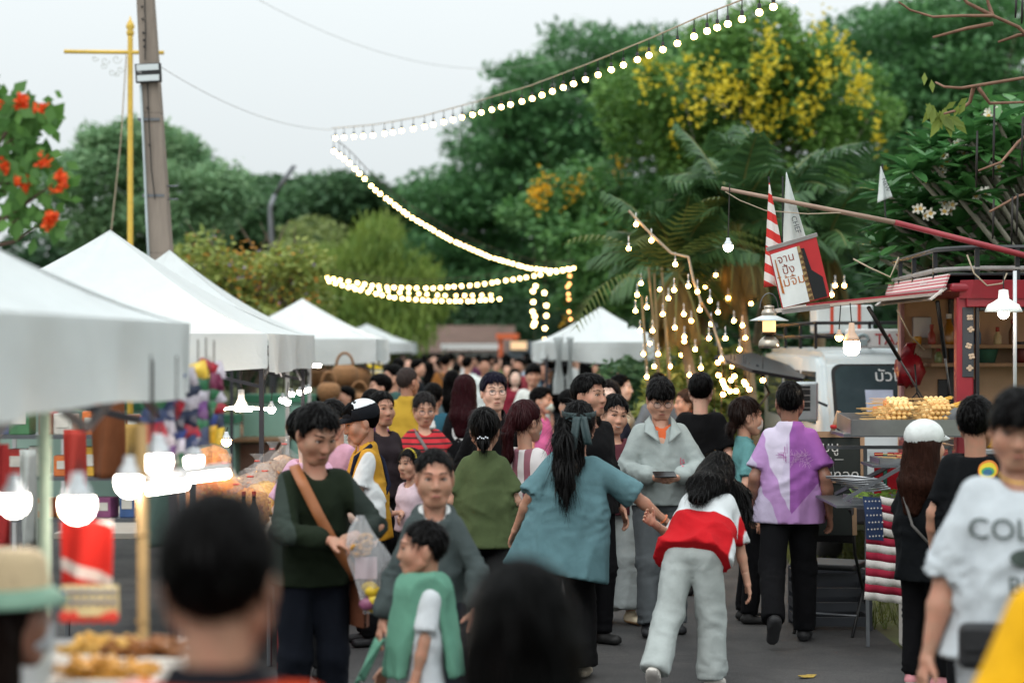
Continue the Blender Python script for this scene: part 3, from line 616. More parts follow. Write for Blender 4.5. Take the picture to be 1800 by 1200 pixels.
def tree(label, base, pads, n_leaf, L, W, m, name='tree', trunk_h=None, trunk_r=.18, seed=1, upb=.5, droop=False, group=None, extra=None, limbs=True, bark=None, shell=.5):
    """pads: array of (x, y, z, rx, ry, rz) world ellipsoids that hold the leaves"""
    r = np.random.default_rng(seed); o = thing(name, label, 'tree', (base[0], base[1], 0), group=group); B = np.array([base[0], base[1], 0.])
    pads = np.array(pads, float); vol = (pads[:, 3] * pads[:, 4] * np.maximum(pads[:, 5], .15)) ** .67; pk = r.choice(len(pads), n_leaf, p=vol / vol.sum())
    q = r.normal(size=(n_leaf, 3)); q /= np.linalg.norm(q, axis=1)[:, None]; rad = r.uniform(0, 1, n_leaf) ** (1 / 3.) * (1 - shell) + shell * r.uniform(.55, 1.08, n_leaf)
    rad = rad + np.abs(r.normal(0, .16, n_leaf)); C = pads[pk, :3] + q * rad[:, None] * pads[pk, 3:] + r.normal(0, .05, (n_leaf, 3)) * pads[pk, 3:4]
    if droop: C[:, 2] -= np.abs(r.normal(0, .35, n_leaf)) * 1.2
    V, Q = leaves(C - B, L, W, r, upb, dirn=np.array([0, 0, -1.]) if droop else None, dj=.35)
    link_np('crown', V, Q, m, o, False)
    top = pads[:, 2].mean() if trunk_h is None else trunk_h; mb = MB(); jx = r.normal(0, .12, (5, 2)); jx[0] = 0
    tp = [Vector((jx[i][0] * i * .4, jx[i][1] * i * .4, top * i / 4)) for i in range(5)]; mb.tube(tp, [trunk_r * (1.25, 1, .85, .7, .5)[i] for i in range(5)], 9)
    mb.build('trunk', bark or BARK, o, True)
    if limbs:
        k = min(len(pads), 26); sel = r.choice(len(pads), k, replace=False); mb = MB()
        for i in sel:
            t = r.uniform(.55, 1) ; a = tp[2].lerp(tp[4], (t - .5) * 2 if t > .5 else 0); e = Vector(pads[i, :3] - B); mid = a.lerp(e, .55) + Vector((0, 0, (e - a).length * -.08))
            mb.tube([a, mid, e], [trunk_r * .38, trunk_r * .22, trunk_r * .07], 5)
        mb.build('limbs', bark or BARK, o, True)
    if extra: extra(o, B, pads, r)
    return o
def pads_in(u0, u1, v0, v1, y, n, size, seed, dy=2.5, flat=.5, mask=None):   # pads filling a photo rectangle at distance y
    r = np.random.default_rng(seed); out = []
    while len(out) < n:
        a, b = r.uniform(-1, 1), r.uniform(-1, 1)
        if mask is None and a * a + b * b > 1: continue
        if mask is not None and not mask(a, b): continue
        yy = y + r.uniform(-dy, dy) ; p = P(u0 + (u1 - u0) * (a + 1) / 2, v0 + (v1 - v0) * (b + 1) / 2, yy); s = size * r.uniform(.6, 1.35); out.append((p.x, p.y, p.z, s, s, s * flat))
    return out
G_DARK = leafmat('leaf_rain_tree', '345f3e', '6c9c60'); G_MID = leafmat('leaf_mid', '35643a', '6d9a55'); G_LIGHT = leafmat('leaf_light', '55805a', '93b384'); G_YEL = leafmat('leaf_yellow_green', '5f7a2e', 'a3a84c'); G_FAR = leafmat('leaf_far', '37593f', '64875a')  # leaf colours lightened to stand in for haze over the trees
F_YEL = leafmat('petal_yellow', 'ccb424', 'e4d648', .35); F_ORG = leafmat('leaf_orange', 'b8602a', 'd8b04a'); F_RED = leafmat('petal_red', 'd83a1a', 'f0692c'); F_PUR = leafmat('petal_purple', '8d6fae', 'b59ac8')
# big rain tree behind the crossing strings: flat tiers stepping down to the lower corner
def tiers(spec, y, seed, dy=5, th=.3):
    r = np.random.default_rng(seed); out = []
    for (uc, vc, hw, n) in spec:
        for i in range(n):
            yy = y + r.uniform(-dy, dy); p = P(uc + r.uniform(-hw, hw), vc + r.normal(0, 13), yy); s = r.uniform(.7, 1.5); out.append((p.x, p.y, p.z, s, s, s * th * r.uniform(.7, 1.4)))
    return out
tp_ = tiers([(1180, 95, 70, 12), (1060, 85, 100, 16), (1130, 130, 160, 22), (1010, 130, 120, 18), (1050, 175, 170, 26), (960, 200, 90, 14), (1060, 220, 200, 28), (960, 250, 140, 22), (880, 262, 60, 10), (1050, 275, 220, 28), (870, 310, 120, 20), (1000, 330, 200, 28), (800, 345, 70, 12), (870, 370, 140, 24), (1020, 390, 160, 24), (820, 420, 100, 18), (900, 450, 150, 22), (850, 490, 110, 16), (1000, 470, 120, 16)], 72, 3)
tree('large dark rain tree with flat leaf tiers behind the crossing light strings', (3.6, 76), tp_, 52000, .34, .15, G_DARK, trunk_r=.45, trunk_h=7.5, seed=5, upb=.9)
tp_ = tiers([(1700, 10, 110, 16), (1620, 40, 100, 14), (1720, 60, 120, 20), (1560, 85, 70, 10), (1660, 110, 140, 22), (1580, 150, 110, 16), (1720, 160, 110, 18), (1640, 200, 150, 22), (1560, 240, 90, 12), (1720, 250, 120, 18), (1620, 290, 120, 16), (1740, 330, 90, 12)], 58, 8)
tree('dark rain tree with layered crown at the upper right, beyond the plumeria', (13.6, 60), tp_, 34000, .3, .13, G_DARK, trunk_r=.4, trunk_h=7, seed=6, upb=.9)
# golden shower tree
def golden(o, B, pads, r):
    spots = [(1235, 150), (1255, 135), (1225, 175), (1245, 190), (1350, 60), (1360, 95), (1345, 125), (1385, 100), (1370, 75), (1330, 105), (1330, 170), (1310, 190), (1345, 205), (1385, 160), (1410, 175), (1440, 140), (1455, 120), (1430, 190), (1475, 165), (1500, 150), (1520, 130), (1515, 155), (1490, 110), (1460, 195), (1405, 205), (1370, 185), (1290, 145), (1270, 165), (1105, 185), (1130, 110), (1190, 215), (1150, 120), (1180, 130), (1340, 45), (1440, 45), (1480, 70), (1540, 225), (1335, 230), (1390, 235), (1275, 130), (1215, 120)]
    Cs = []
    for (u, v) in [q for n_, q in enumerate(spots) if n_ % 5 != 3]:
        y = 37 + r.uniform(-1.2, .6); c = np.array(P(u, v, y)); k = 40; q = r.normal(0, 1, (k, 3)) * np.array([.1, .1, .22]); q[:, 2] -= .1; Cs.append(c + q)
    C = np.concatenate(Cs); V, Q = leaves(C - B, .1, .085, r, .2); link_np('blossoms', V, Q, F_YEL, o, False)
pd = pads_in(1085, 1540, 40, 330, 39, 60, .62, 11, 1.6, .65, mask=lambda a, b: a * a * .8 + b * b < 1 and not (-.15 < a < .02 and b < -.55) and not (.35 < a < .55 and b < -.8) and not (a < -.55 and b < -.2))
tree('golden shower tree with hanging yellow blossom over the palms', (4.6, 39.5), pd, 30000, .17, .09, leafmat('leaf_golden', '43723a', '82a858'), trunk_r=.16, trunk_h=4.6, seed=12, extra=golden, bark=mat('bark_grey', '7d7870', .95, var=.3, vscale=10, bump=.5))
def fewyel(o, B, pads, r):
    C = []
    for (u, v) in ((945, 340), (960, 330), (1010, 335), (1025, 325), (1060, 355), (940, 345), (1090, 300), (1000, 560), (1020, 545), (1095, 375)):
        C.append(np.array(P(u, v, 41)) + r.normal(0, 1, (45, 3)) * np.array([.1, .1, .17]))
    V, Q = leaves(np.concatenate(C) - B, .1, .08, r, .2); link_np('blossoms', V, Q, leafmat('petal_amber', 'd09a10', 'e8b930'), o, False)
pd = pads_in(900, 1130, 290, 430, 42, 30, .6, 13, 1.5, .6) + pads_in(980, 1130, 400, 560, 40, 22, .6, 14, 1.5, .6) + pads_in(1130, 1260, 300, 470, 44, 16, .6, 15, 1.5, .7)
tree('young green tree with a few amber blossoms below the rain tree', (1.9, 42), pd, 17000, .2, .1, G_MID, trunk_r=.12, trunk_h=3.2, seed=16, extra=fewyel, bark=MATS['bark_grey'])
# left side
pd = pads_in(95, 400, 240, 470, 46, 60, .62, 21, 2, .7, mask=lambda a, b: a * a + (b + .05) ** 2 < 1 and not (a < -.5 and b < -.5)); pd += pads_in(130, 260, 232, 300, 46, 8, .5, 22, 1, .4)
tree('feathery light green tree behind the yellow pole', (-8.6, 46.5), pd, 24000, .26, .07, G_LIGHT, trunk_r=.16, seed=23)
pd = pads_in(330, 520, 320, 470, 70, 26, 1.0, 24, 3, .5)
tree('dark green tree between the utility pole and the street lamp', (-9.6, 70), pd, 15000, .34, .16, G_FAR, trunk_r=.25, seed=25)
pd = pads_in(505, 700, 300, 450, 74, 30, 1.1, 26, 3, .5)
tree('dark green tree with a bushy top behind the street lamp', (-6.6, 74), pd, 17000, .36, .17, G_FAR, trunk_r=.25, seed=27)
pd = pads_in(560, 740, 400, 600, 54, 34, .62, 28, 1.2, .9)
tree('weeping tree with trailing yellow green foliage at the end of the stalls', (-4.0, 55), pd, 17000, .34, .055, leafmat('leaf_weep', '4d7030', '96a850'), trunk_r=.12, trunk_h=3.2, seed=29, droop=True)
pd = pads_in(480, 640, 400, 560, 60, 24, .8, 30, 1.5, .6)
tree('pale olive leafed tree next to the weeping tree', (-5.9, 61), pd, 11000, .28, .12, leafmat('leaf_olive', '5d7440', '9aa465'), trunk_r=.14, trunk_h=3.4, seed=31)
def orange(o, B, pads, r):
    C = np.array(P(440, 470, 30)) + 0 * r.normal(size=(1, 3)); n = 900; uu = r.uniform(320, 560, n); vv = 400 + 170 * r.beta(2, 1.6, n) + (uu - 320) * .1
    C = np.array([P(a, b, 30 + r.uniform(-.8, .8)) for a, b in zip(uu, vv)]); V, Q = leaves(C - B, .07, .05, r, .2); k = int(n * .88) * 4
    link_np('orange_leaves', V[:k], Q[:k // 4], F_ORG, o, False); link_np('flowers', V[k:], Q[k // 4:] - k // 4 * 4, F_PUR, o, False)['kind'] = 'stuff'
    mb = MB()
    for i in range(22):
        a = P(r.uniform(330, 560), 600, 30); e = P(r.uniform(320, 560), r.uniform(385, 440), 30 + r.uniform(-.5, .5)); mb.tube([a - Vector(B), (a.lerp(e, .5) + Vector((r.normal(0, .1), 0, 0))) - Vector(B), e - Vector(B)], [.02, .014, .006], 5)
    mb.build('stems', BARK, o)
pd = pads_in(310, 560, 430, 590, 30, 22, .42, 32, .8, .8)
tree('shrub with orange and yellow leaves on thin stems behind the white canopies', (-4.2, 30), pd, 6500, .14, .07, leafmat('leaf_shrub', '6a8446', 'a9ad58'), name='shrub', trunk_r=.05, trunk_h=2.2, seed=33, extra=orange)
# far trees closing the street
for i, (u0, u1, v0, v1, y, lb) in enumerate(((690, 800, 360, 580, 96, 'shadowy far tree at the end of the street above the brown roof'), (780, 900, 420, 600, 100, 'shadowy far tree behind the long white canopy roof'), (880, 1010, 430, 610, 94, 'shadowy far tree behind the hanging light cascade'), (1000, 1180, 400, 620, 90, 'shadowy far tree behind the white canopy by the palms'), (1150, 1420, 330, 620, 84, 'shadowy far tree behind the palm trunks'), (1380, 1700, 280, 560, 80, 'shadowy far tree behind the parked taxi'), (40, 330, 380, 620, 84, 'shadowy far tree at the left behind the canopies'), (300, 620, 420, 620, 90, 'shadowy far tree behind the orange leafed shrub'), (1650, 1900, 250, 620, 66, 'shadowy far tree at the right edge behind the food truck'))):
    pd = pads_in(u0, u1, v0, v1, y, 30, 1.3, 40 + i, 2.5, .7, mask=lambda a, b: abs(a) ** 3 + abs(b) ** 3 < 1)
    c = P((u0 + u1) / 2, 600, y + 2); tree(lb, (c.x, c.y), pd, 7500, .5, .28, leafmat('leaf_deep', '24402c', '486a45'), trunk_r=.3, seed=60 + i, limbs=False)
for i, (u0, u1, v0, y, lb) in enumerate(((-60, 420, 545, 62, 'clipped hedge behind the left stalls'), (400, 720, 560, 92, 'far hedge left of the brown-roofed building'), (880, 1300, 560, 88, 'far hedge behind the palm trunks'), (1280, 1860, 540, 40, 'dense hedge behind the parked taxi and food truck'))):
    pd = pads_in(u0, u1, v0, 640, y, 40, 2.6 * y / 100, 340 + i, 1.2, .8, mask=lambda a, b: True); c = P((u0 + u1) / 2, 600, y)
    ho = tree(lb, (c.x, c.y), pd, 9000, .3, .17, leafmat('leaf_deep', '', ''), name='hedge', trunk_r=.08, trunk_h=1.5, seed=360 + i, limbs=False); ho['category'] = 'hedge'
# palms
def palm(label, base, h, lean, nf, fl, seed, dead=3, r0=.06, lift=1.0, trunks=1):
    r = random.Random(seed); o = thing('palm_tree', label, 'palm', (base[0], base[1], 0), group='palms strung with bulbs beside the street')
    tip = Vector((lean[0], lean[1], h)); PT = mat('palm_trunk', '8d7c63', .9, var=.3, vscale=8, bump=.5, bscale=30, stretch=(.3, .3, 6))
    mb = MB(); pts = [Vector((lean[0] * (i / 8) ** 1.5, lean[1] * (i / 8) ** 1.5, h * i / 8)) for i in range(9)]; mb.tube(pts, [r0 * (1.25 - .4 * i / 8) for i in range(9)], 10); mb.build('trunk', PT, o, True)
    mb = MB(); mb.tube([tip, tip + Vector((0, 0, .5))], [r0 * 1.0, r0 * .5], 8); mb.build('crownshaft', mat('palm_shaft', '6f7a4a', .6, var=.2), o, True)
    GP = leafmat('palm_leaf', '2a4a30', '5a7c4a', .3, .45); DP = leafmat('palm_leaf_dry', '58492a', '85703c', .3, .7)
    for f in range(nf + dead):
        dry = f >= nf; a = 2.399 * f + r.uniform(-.3, .3); el = (r.uniform(.15, 1.35) if not dry else r.uniform(-.9, -.4)) * (lift if not dry else 1); L = fl * r.uniform(.8, 1.15) * (.7 if dry else 1)
        d = Vector((math.cos(a) * math.cos(el), math.sin(a) * math.cos(el), math.sin(el))); p = tip + Vector((0, 0, .4)); N = 26; cur = p; vs = []; fs = []; side0 = Vector((-math.sin(a), math.cos(a), 0)); prev = []
        spine = []
        for i in range(N + 1):
            spine.append(cur.copy()); d = (d + Vector((0, 0, -.055 if not dry else -.09))).normalized(); cur = cur + d * L / N
        for i in range(4, N + 1):
            t = i / N; ll = L * .38 * math.sin(math.pi * min(1, .12 + t * .88)) ** .6; dd = (spine[i] - spine[i - 1]).normalized(); s0 = side0
            for sg in (-1, 1):
                for k_ in (0, .5):
                    b0 = spine[i - 1].lerp(spine[i], k_); tipd = (s0 * sg * .85 + dd * .6 + Vector((0, 0, -.25 - r.uniform(0, .3) if not dry else -1.2))).normalized(); e = b0 + tipd * ll * r.uniform(.85, 1.1); w_ = dd * .022
                    mid = b0.lerp(e, .5) + Vector((0, 0, .03)); o_ = len(vs); vs += [b0 - w_, b0 + w_, mid + w_, mid - w_, e - Vector((0, 0, .05))]; fs += [(o_, o_ + 1, o_ + 2, o_ + 3), (o_ + 3, o_ + 2, o_ + 4)]
        fo = link('frond', vs, fs, DP if dry else GP, o); mb = MB(); mb.tube(spine[::3], [.022 - .018 * j / len(spine[::3]) for j in range(len(spine[::3]))], 5); mb.build('rachis', mat('palm_rachis', '6d7340' if not dry else '8a6b35', .6), fo)
    return o
for i, (u, s, h, lu, nf, fl, lb) in enumerate(((1335, 160, 2.75, -40, 13, 1.35, 'tall palm with arching dark fronds behind the striped pennant'), (1250, 165, 2.3, -60, 12, 1.1, 'leaning palm whose warm lit trunk crosses behind the bulb cluster'), (1230, 150, 2.6, 10, 12, 1.25, 'palm with a straight grey trunk left of the bulb cluster'), (1300, 145, 3.1, 60, 13, 1.5, 'palm rising highest behind the other palms'), (1205, 150, 2.0, 10, 9, .75, 'low palm with fronds hanging over the white canopy'), (1430, 150, 2.7, 20, 12, 1.3, 'palm with drooping dry fronds behind the white pennant'))):
    y = FPX / s; palm(lb, ((u - 900) / s, y), h, (lu / s, 0), nf, fl, 70 + i, dead=9 if i < 3 else 5)
for i, (u0, u1, v0, v1, y, lb) in enumerate(((1185, 1300, 640, 770, 21.5, 'low yellow green shrub at the foot of the palms'), (1095, 1190, 650, 770, 23, 'low dark shrub under the canopy beside the palms'), (1290, 1400, 650, 780, 22.5, 'low shrub behind the parked van corner'))):
    pd = pads_in(u0, u1, v0, v1, y, 16, .32, 380 + i, .5, .8, mask=lambda a, b: True); c = P((u0 + u1) / 2, 600, y); so_ = tree(lb, (c.x, c.y), pd, 3200, .13, .06, leafmat('leaf_shrub', '', '') if i == 0 else G_FAR, name='shrub', trunk_r=.03, trunk_h=.7, seed=390 + i, limbs=False); so_['category'] = 'shrub'
# clump of slender cane palm stems in front of the white canopy
cn = thing('cane_palm', 'clump of slender ochre cane stems in front of the white canopy', 'palm', (P(1165, 600, 20).x, 20, 0)); B = Vector(cn.location)
for (u0, u1, v1) in ((1172, 1140, 470), (1160, 1150, 480), (1184, 1163, 470), (1146, 1128, 520)):
    mb = MB(); a = P(u0, 720, 20); a.z = 0; e = P(u1, v1, 20); mb.tube([a - B, a.lerp(e, .5) + Vector((.03, 0, 0)) - B, e - B], [.02, .018, .013], 7); mb.build('stem', mat('cane', '75633e', .6, var=.25, vscale=12), cn, True)
for k in range(6):
    r = random.Random(k + 900); e = P(r.uniform(1135, 1175), r.uniform(465, 500), 20) - B; d = Vector((r.uniform(-1, 1), r.uniform(-.6, .4), r.uniform(.0, .8))).normalized(); vs = []; fs = []; cur = e; side = d.cross(Vector((0, 0, 1))).normalized()
    for i in range(18):
        cur = cur + d * .07; d = (d + Vector((0, 0, -.09))).normalized()
        for sg in (-1, 1):
            t = cur + (side * sg * .8 + d * .6 + Vector((0, 0, -.3))).normalized() * .33 * math.sin(.5 + 2.4 * i / 18); o_ = len(vs); vs += [cur - d * .014, cur + d * .014, t]; fs.append((o_, o_ + 1, o_ + 2))
    link('frond', vs, fs, leafmat('cane_leaf', '3c5426', '6f7534', .3), cn)
# plumeria with whorls of long leaves and white flowers
def plumeria():
    r = random.Random(17); o = thing('plumeria_tree', 'plumeria with long glossy leaves and white yellow-hearted flowers above the food truck', 'tree', (5.1, 16.2, 0)); B = Vector(o.location); vs = []; fs = []; FL = [[], []]; Fv = []; br = MB()
    PM = leafmat('plumeria_leaf', '2a5a35', '5f9150', .3, .35)
    def leaf(p, d, L, W):
        s = d.cross(Vector((0, 0, 1))); s = s.normalized() if s.length > .05 else Vector((1, 0, 0)); n = s.cross(d); pr = [(0, .12), (.3, .8), (.6, 1), (.85, .6), (1, .02)]; o_ = len(vs)
        for t, w_ in pr:
            c = p + d * L * t + Vector((0, 0, -.18 * L * t * t)); vs.extend((c - s * W * w_ * .5 + n * .01, c - n * .008, c + s * W * w_ * .5 + n * .01))
        for i in range(4):
            a = o_ + i * 3; fs.extend(((a, a + 1, a + 4, a + 3), (a + 1, a + 2, a + 5, a + 4)))
    tips = []
    for k in range(165):
        for _ in range(60):
            u, v = r.uniform(1545, 1860), r.uniform(175, 520)
            if v > 190 + max(0, (1740 - u)) * .75 - 20 + (60 if u > 1790 else 0) and not (u < 1600 and v < 330): break
        tips.append(P(u, v, 16 + r.uniform(-1.1, 1.2)))
    trunk_top = Vector((0, 0, 2.0)); br.tube([(0, 0, 0), (.05, 0, 1), trunk_top], [.13, .11, .09], 9)
    for t in tips:
        q = t - B; m_ = trunk_top.lerp(q, .5) + Vector((0, 0, -.25)); br.tube([trunk_top, m_, q], [.05, .03, .016], 6)
        n = r.randint(9, 14); a0 = r.uniform(0, 6)
        for i in range(n):
            a = a0 + i * 2.4; el = r.uniform(-.25, .8); leaf(q, Vector((math.cos(a) * math.cos(el), math.sin(a) * math.cos(el), math.sin(el))), r.uniform(.22, .36), r.uniform(.075, .115))
    br.build('trunk', mat('bark_pale', '8f8a7c', .9, var=.25, vscale=9, bump=.4), o, True); link('crown', vs, fs, PM, o, True)
    for ci, (u, v) in enumerate(((1690, 255), (1660, 288), (1740, 300), (1738, 205), (1665, 365), (1622, 375), (1725, 340))):
        vs2 = []; fs2 = []; mi = []; c0 = P(u, v, 15.0 + r.uniform(-.15, .2)) - B
        for k in range(r.randint(5, 9)):
            c = c0 + Vector((r.gauss(0, .035), r.gauss(0, .03), r.gauss(0, .028))); nn = Vector((r.uniform(-.6, .6), -1, r.uniform(-.2, .8))).normalized(); x_ = nn.orthogonal().normalized(); y_ = nn.cross(x_)
            for pz in range(5):
                a = pz * 1.2566 + r.uniform(-.1, .1); d = x_ * math.cos(a) + y_ * math.sin(a); t = nn.cross(d); o_ = len(vs2); vs2 += [c, c + d * .02 + t * .012 + nn * .006, c + d * .042 + t * .006 + nn * .012, c + d * .04 - t * .01 + nn * .012, c + d * .018 - t * .012 + nn * .005]; fs2.append((o_, o_ + 1, o_ + 2, o_ + 3, o_ + 4)); mi.append(0)
                o_ = len(vs2); vs2 += [c + nn * .004, c + d * .016 + t * .007 + nn * .008, c + d * .016 - t * .007 + nn * .008]; fs2.append((o_, o_ + 1, o_ + 2)); mi.append(1)
        link('flower_cluster', vs2, fs2, [mat('petal_white', 'd8d5c8', .6, var=.05), mat('petal_heart', 'd9a92e', .6, var=.1)], o, False, mi)['kind'] = 'stuff'
    return o
plumeria()
# limbs reaching in from a tree beyond the right edge, with long black pods and a leafy sprig
o = thing('pod_tree', 'bare reddish tree limbs with long black pods reaching in at the upper right', 'tree', (4.35, 13.6, 0)); B = Vector(o.location); mb = MB(); Y = 13.2
TB = mat('bark_red', '7f5f4d', .85, var=.25, vscale=14, bump=.4)
mb.tube([(0, 0, 0), (.03, 0, 2.2), (-.02, 0, 4.6)], [.14, .12, .08], 9); mb.build('trunk', TB, o, True)
for pts in (((1950, 230), (1860, 120), (1790, 48), (1745, 28), (1690, 28), (1640, 30), (1600, 18), (1580, 4)), ((1745, 28), (1700, 5), (1680, -20)), ((1745, 28), (1738, 8), (1733, -10)), ((1745, 42), (1700, 50), (1640, 66)), ((1850, 60), (1790, 62), (1755, 74)), ((1950, 250), (1800, 137), (1740, 147), (1690, 155), (1660, 153), (1645, 145)), ((1712, 152), (1705, 180), (1690, 192), (1660, 200)), ((1950, 330), (1840, 210), (1790, 250), (1760, 285), (1720, 300)), ((1720, 155), (1740, 182), (1800, 180)), ((1950, 420), (1850, 330), (1790, 345), (1740, 372))):
    mb = MB(); n = len(pts); ps = [P(a, b, Y + .12 * math.sin(i * 1.3)) - B for i, (a, b) in enumerate(pts)]; mb.tube(ps, [.013 * (1 - .8 * i / n) + .0025 for i in range(n)], 7); mb.build('limb', TB, o, True)
for (u, v0, v1) in ((1717, 230, 330), (1747, 185, 316), (1746, 350, 420), (1797, 205, 300), (1786, -10, 32), (1797, -10, 42), (1779, 345, 430), (1788, 340, 415)):
    mb = MB(); mb.tube([P(u + 1, v0, Y) - B, P(u, (v0 + v1) / 2, Y) - B, P(u - 1, v1, Y) - B], [.007, .0085, .006], 7); mb.build('pod', mat('pod_black', '17120f', .6), o, True)
r = random.Random(4); vs = []; fs = []
for (u, v, n, sz) in ((1650, 195, 7, .13), (1625, 132, 2, .1), (1665, 205, 6, .15), (1690, 178, 4, .1), (1640, 185, 4, .12)):
    for k in range(n):
        c = P(u + r.uniform(-14, 14), v + r.uniform(-8, 10), Y) - B; a = r.uniform(-2.6, -.6); d = Vector((math.cos(a), r.uniform(-.3, .3), math.sin(a))).normalized(); s = d.cross(Vector((0, 1, .3))).normalized() * sz * .22; o_ = len(vs); e = c + d * sz; m_ = c.lerp(e, .45); vs += [c, m_ + s, e, m_ - s + Vector((0, -.01, 0))]; fs.append((o_, o_ + 1, o_ + 2, o_ + 3))
link('leaves', vs, fs, leafmat('sprig_leaf', '5c7036', '8b9b4a', .4), o)
# orange flowered branches close to the camera at the left edge
o = thing('flowering_bush', 'branches with orange red flowers entering at the left edge above the canopies', 'bush', (-2.55, 8.3, 0)); B = Vector(o.location); r = random.Random(9); mb = MB(); Y = 8.0
mb.tube([(0, 0, 0), (0, 0, 1.5), (.05, -.1, 2.3)], [.05, .04, .03], 8)
tips = [(10, 180), (40, 195), (70, 195), (30, 240), (15, 265), (75, 280), (50, 290), (100, 320), (20, 330), (60, 350), (85, 385), (40, 380), (10, 300), (-20, 220), (-30, 320), (70, 225), (25, 210)]
for (u, v) in tips: mb.tube([Vector((.05, -.1, 2.3)), P(u - 60, v + 40, Y) - B, P(u, v, Y) - B], [.012, .008, .003], 5)
mb.build('branches', mat('twig', '5b463c', .9), o, True)
vs = []; fs = []
for (u, v) in tips:
    for k in range(20):
        c = P(u + r.gauss(0, 18), v + r.gauss(0, 18), Y + r.uniform(-.1, .1)) - B; a = r.uniform(0, 6.28); d = Vector((math.cos(a), r.uniform(-.5, .5), math.sin(a) - .3)).normalized(); s = d.cross(Vector((r.uniform(-.5, .5), 1, r.uniform(-.5, .5)))).normalized(); L = r.uniform(.05, .095); o_ = len(vs); vs += [c, c + d * L * .5 + s * L * .3, c + d * L, c + d * L * .5 - s * L * .3]; fs.append((o_, o_ + 1, o_ + 2, o_ + 3))
link('leaves', vs, fs, leafmat('bush_leaf', '2f5a2c', '6d9a4a', .35), o)
for (u, v) in ((40, 178), (38, 182), (74, 194), (78, 287), (40, 318), (44, 328), (105, 318), (100, 328), (108, 312), (85, 390), (92, 382), (10, 295), (2, 190)):
    vs = []; fs = []; c0 = P(u, v, Y - .08) - B
    for k in range(22):
        c = c0 + Vector((r.gauss(0, .011), r.gauss(0, .01), r.gauss(0, .011))); d = Vector((r.uniform(-1, 1), r.uniform(-1, .2), r.uniform(-1, 1))).normalized(); s = d.orthogonal().normalized() * .013; o_ = len(vs); vs += [c, c + d * .014 + s, c + d * .028, c + d * .014 - s]; fs.append((o_, o_ + 1, o_ + 2, o_ + 3))
    link('flower', vs, fs, F_RED, o)
# ------------------------------------------------------------------ buildings far down the street
def quadbox(mb, u0, u1, v0, v1, y, d, mi=0):
    a = P(u0, v0, y); b = P(u1, v1, y); mb.box(((a.x + b.x) / 2, y + d / 2, (a.z + b.z) / 2), (abs(b.x - a.x), d, abs(a.z - b.z)), None, mi)
o = thing('low_building', 'low brown-roofed building closing the far end of the street', 'building', (P(800, 600, 82).x, 82, 0)); B = Vector(o.location)
def bpart(name, u0, u1, v0, v1, y, d, m, par):
    mb = MB(); quadbox(mb, u0, u1, v0, v1, y, d); mb.v = [tuple(Vector(p) - B) for p in mb.v]; return mb.build(name, m, par)
bpart('wall', 690, 900, 618, 690, 82, 6, mat('wall_grey', '6d6a66', .9, var=.2), o)
mb = MB(); a = P(680, 620, 81); b = P(905, 620, 81); c = P(905, 572, 85); d = P(680, 572, 85); mb.add([a - B, b - B, c - B, d - B, a - B + Vector((0, 8, 0)), b - B + Vector((0, 8, 0))], [(0, 1, 2, 3), (3, 2, 5, 4), (0, 3, 4), (1, 5, 2)]); mb.build('roof', mat('roof_brown', '6e574d', .9, var=.2, vscale=2), o)
for u in (705, 745, 860): bpart('window', u, u + 22, 628, 650, 81.9, .2, mat('window_dark', '22262a', .3), o)
o = thing('awning_building', 'long flat white awning on posts at the far end of the crowd', 'shelter', (P(830, 600, 66).x, 66, 0)); B = Vector(o.location)
bpart('roof', 775, 880, 604, 614, 66, 5, mat('roof_white', 'd3d4d2', .7, var=.06), o); bpart('fascia', 778, 878, 618, 626, 66.5, 4.5, mat('roof_white', 'd3d4d2'), o)
for u in (782, 826, 872): bpart('post', u - 1, u + 1, 614, 690, 66.3, .1, mat('wall_grey', ''), o)
o = thing('orange_gate', 'orange painted portal frame beyond the crowd', 'gate', (P(890, 600, 60).x, 60, 0)); B = Vector(o.location)
OM = mat('paint_orange', 'd8673a', .6, var=.1)
for u in (880, 905): bpart('post', u - 4, u + 4, 596, 710, 60, .3, OM, o)
bpart('lintel', 872, 912, 586, 596, 59.9, .35, OM, o)
o = thing('lit_kiosk', 'small kiosk with a warmly lit panel beside the orange portal', 'kiosk', (P(925, 600, 58).x, 58, 0)); B = Vector(o.location)
bpart('wall', 893, 945, 600, 710, 58.2, 2, mat('kiosk_grey', '55606a', .8), o); bpart('lit_panel', 897, 926, 600, 614, 58, .1, mat('kiosk_lit', 'f0c89a', .6, emit=.5, var=.1), o); bpart('banner', 884, 896, 632, 668, 57.6, .1, mat('paint_yellow', 'e3c313', .7), o)
# mint garden wall and pillars behind the left stalls
MINT = mat('mint_plaster', '93bdae', .9, var=.06, vscale=3); PINK = mat('pink_plaster', 'bd9486', .9, var=.08, vscale=3); GRN = mat('green_cap', '3f7f62', .7)
o = thing('garden_wall', 'mint and pink plastered wall with green capped pillars behind the snack stall', 'wall', (-3.4, 24, 0)); B = Vector(o.location)
for (u0, u1, v0, y) in ((355, 412, 742, 23.6), (428, 505, 706, 24.2), (510, 545, 706, 24.2), (210, 262, 720, 23.8)):
    bpart('pillar', u0, u1, v0, 880, y, .5, MINT, o); bpart('pillar_cap', u0 - 3, u1 + 3, v0 - 12, v0 + 1, y - .04, .58, GRN, o)
bpart('panel', -140, 352, 722, 900, 24.6, .2, mat('plaster_pale', '8fa79c', .9, var=.1, vscale=2), o); bpart('panel', 412, 428, 770, 880, 24.4, .2, mat('roof_white', ''), o); bpart('coping', 411, 500, 770, 777, 24.05, .35, mat('roof_white', ''), o); bpart('plinth', 412, 498, 780, 890, 24.1, .12, PINK, o)
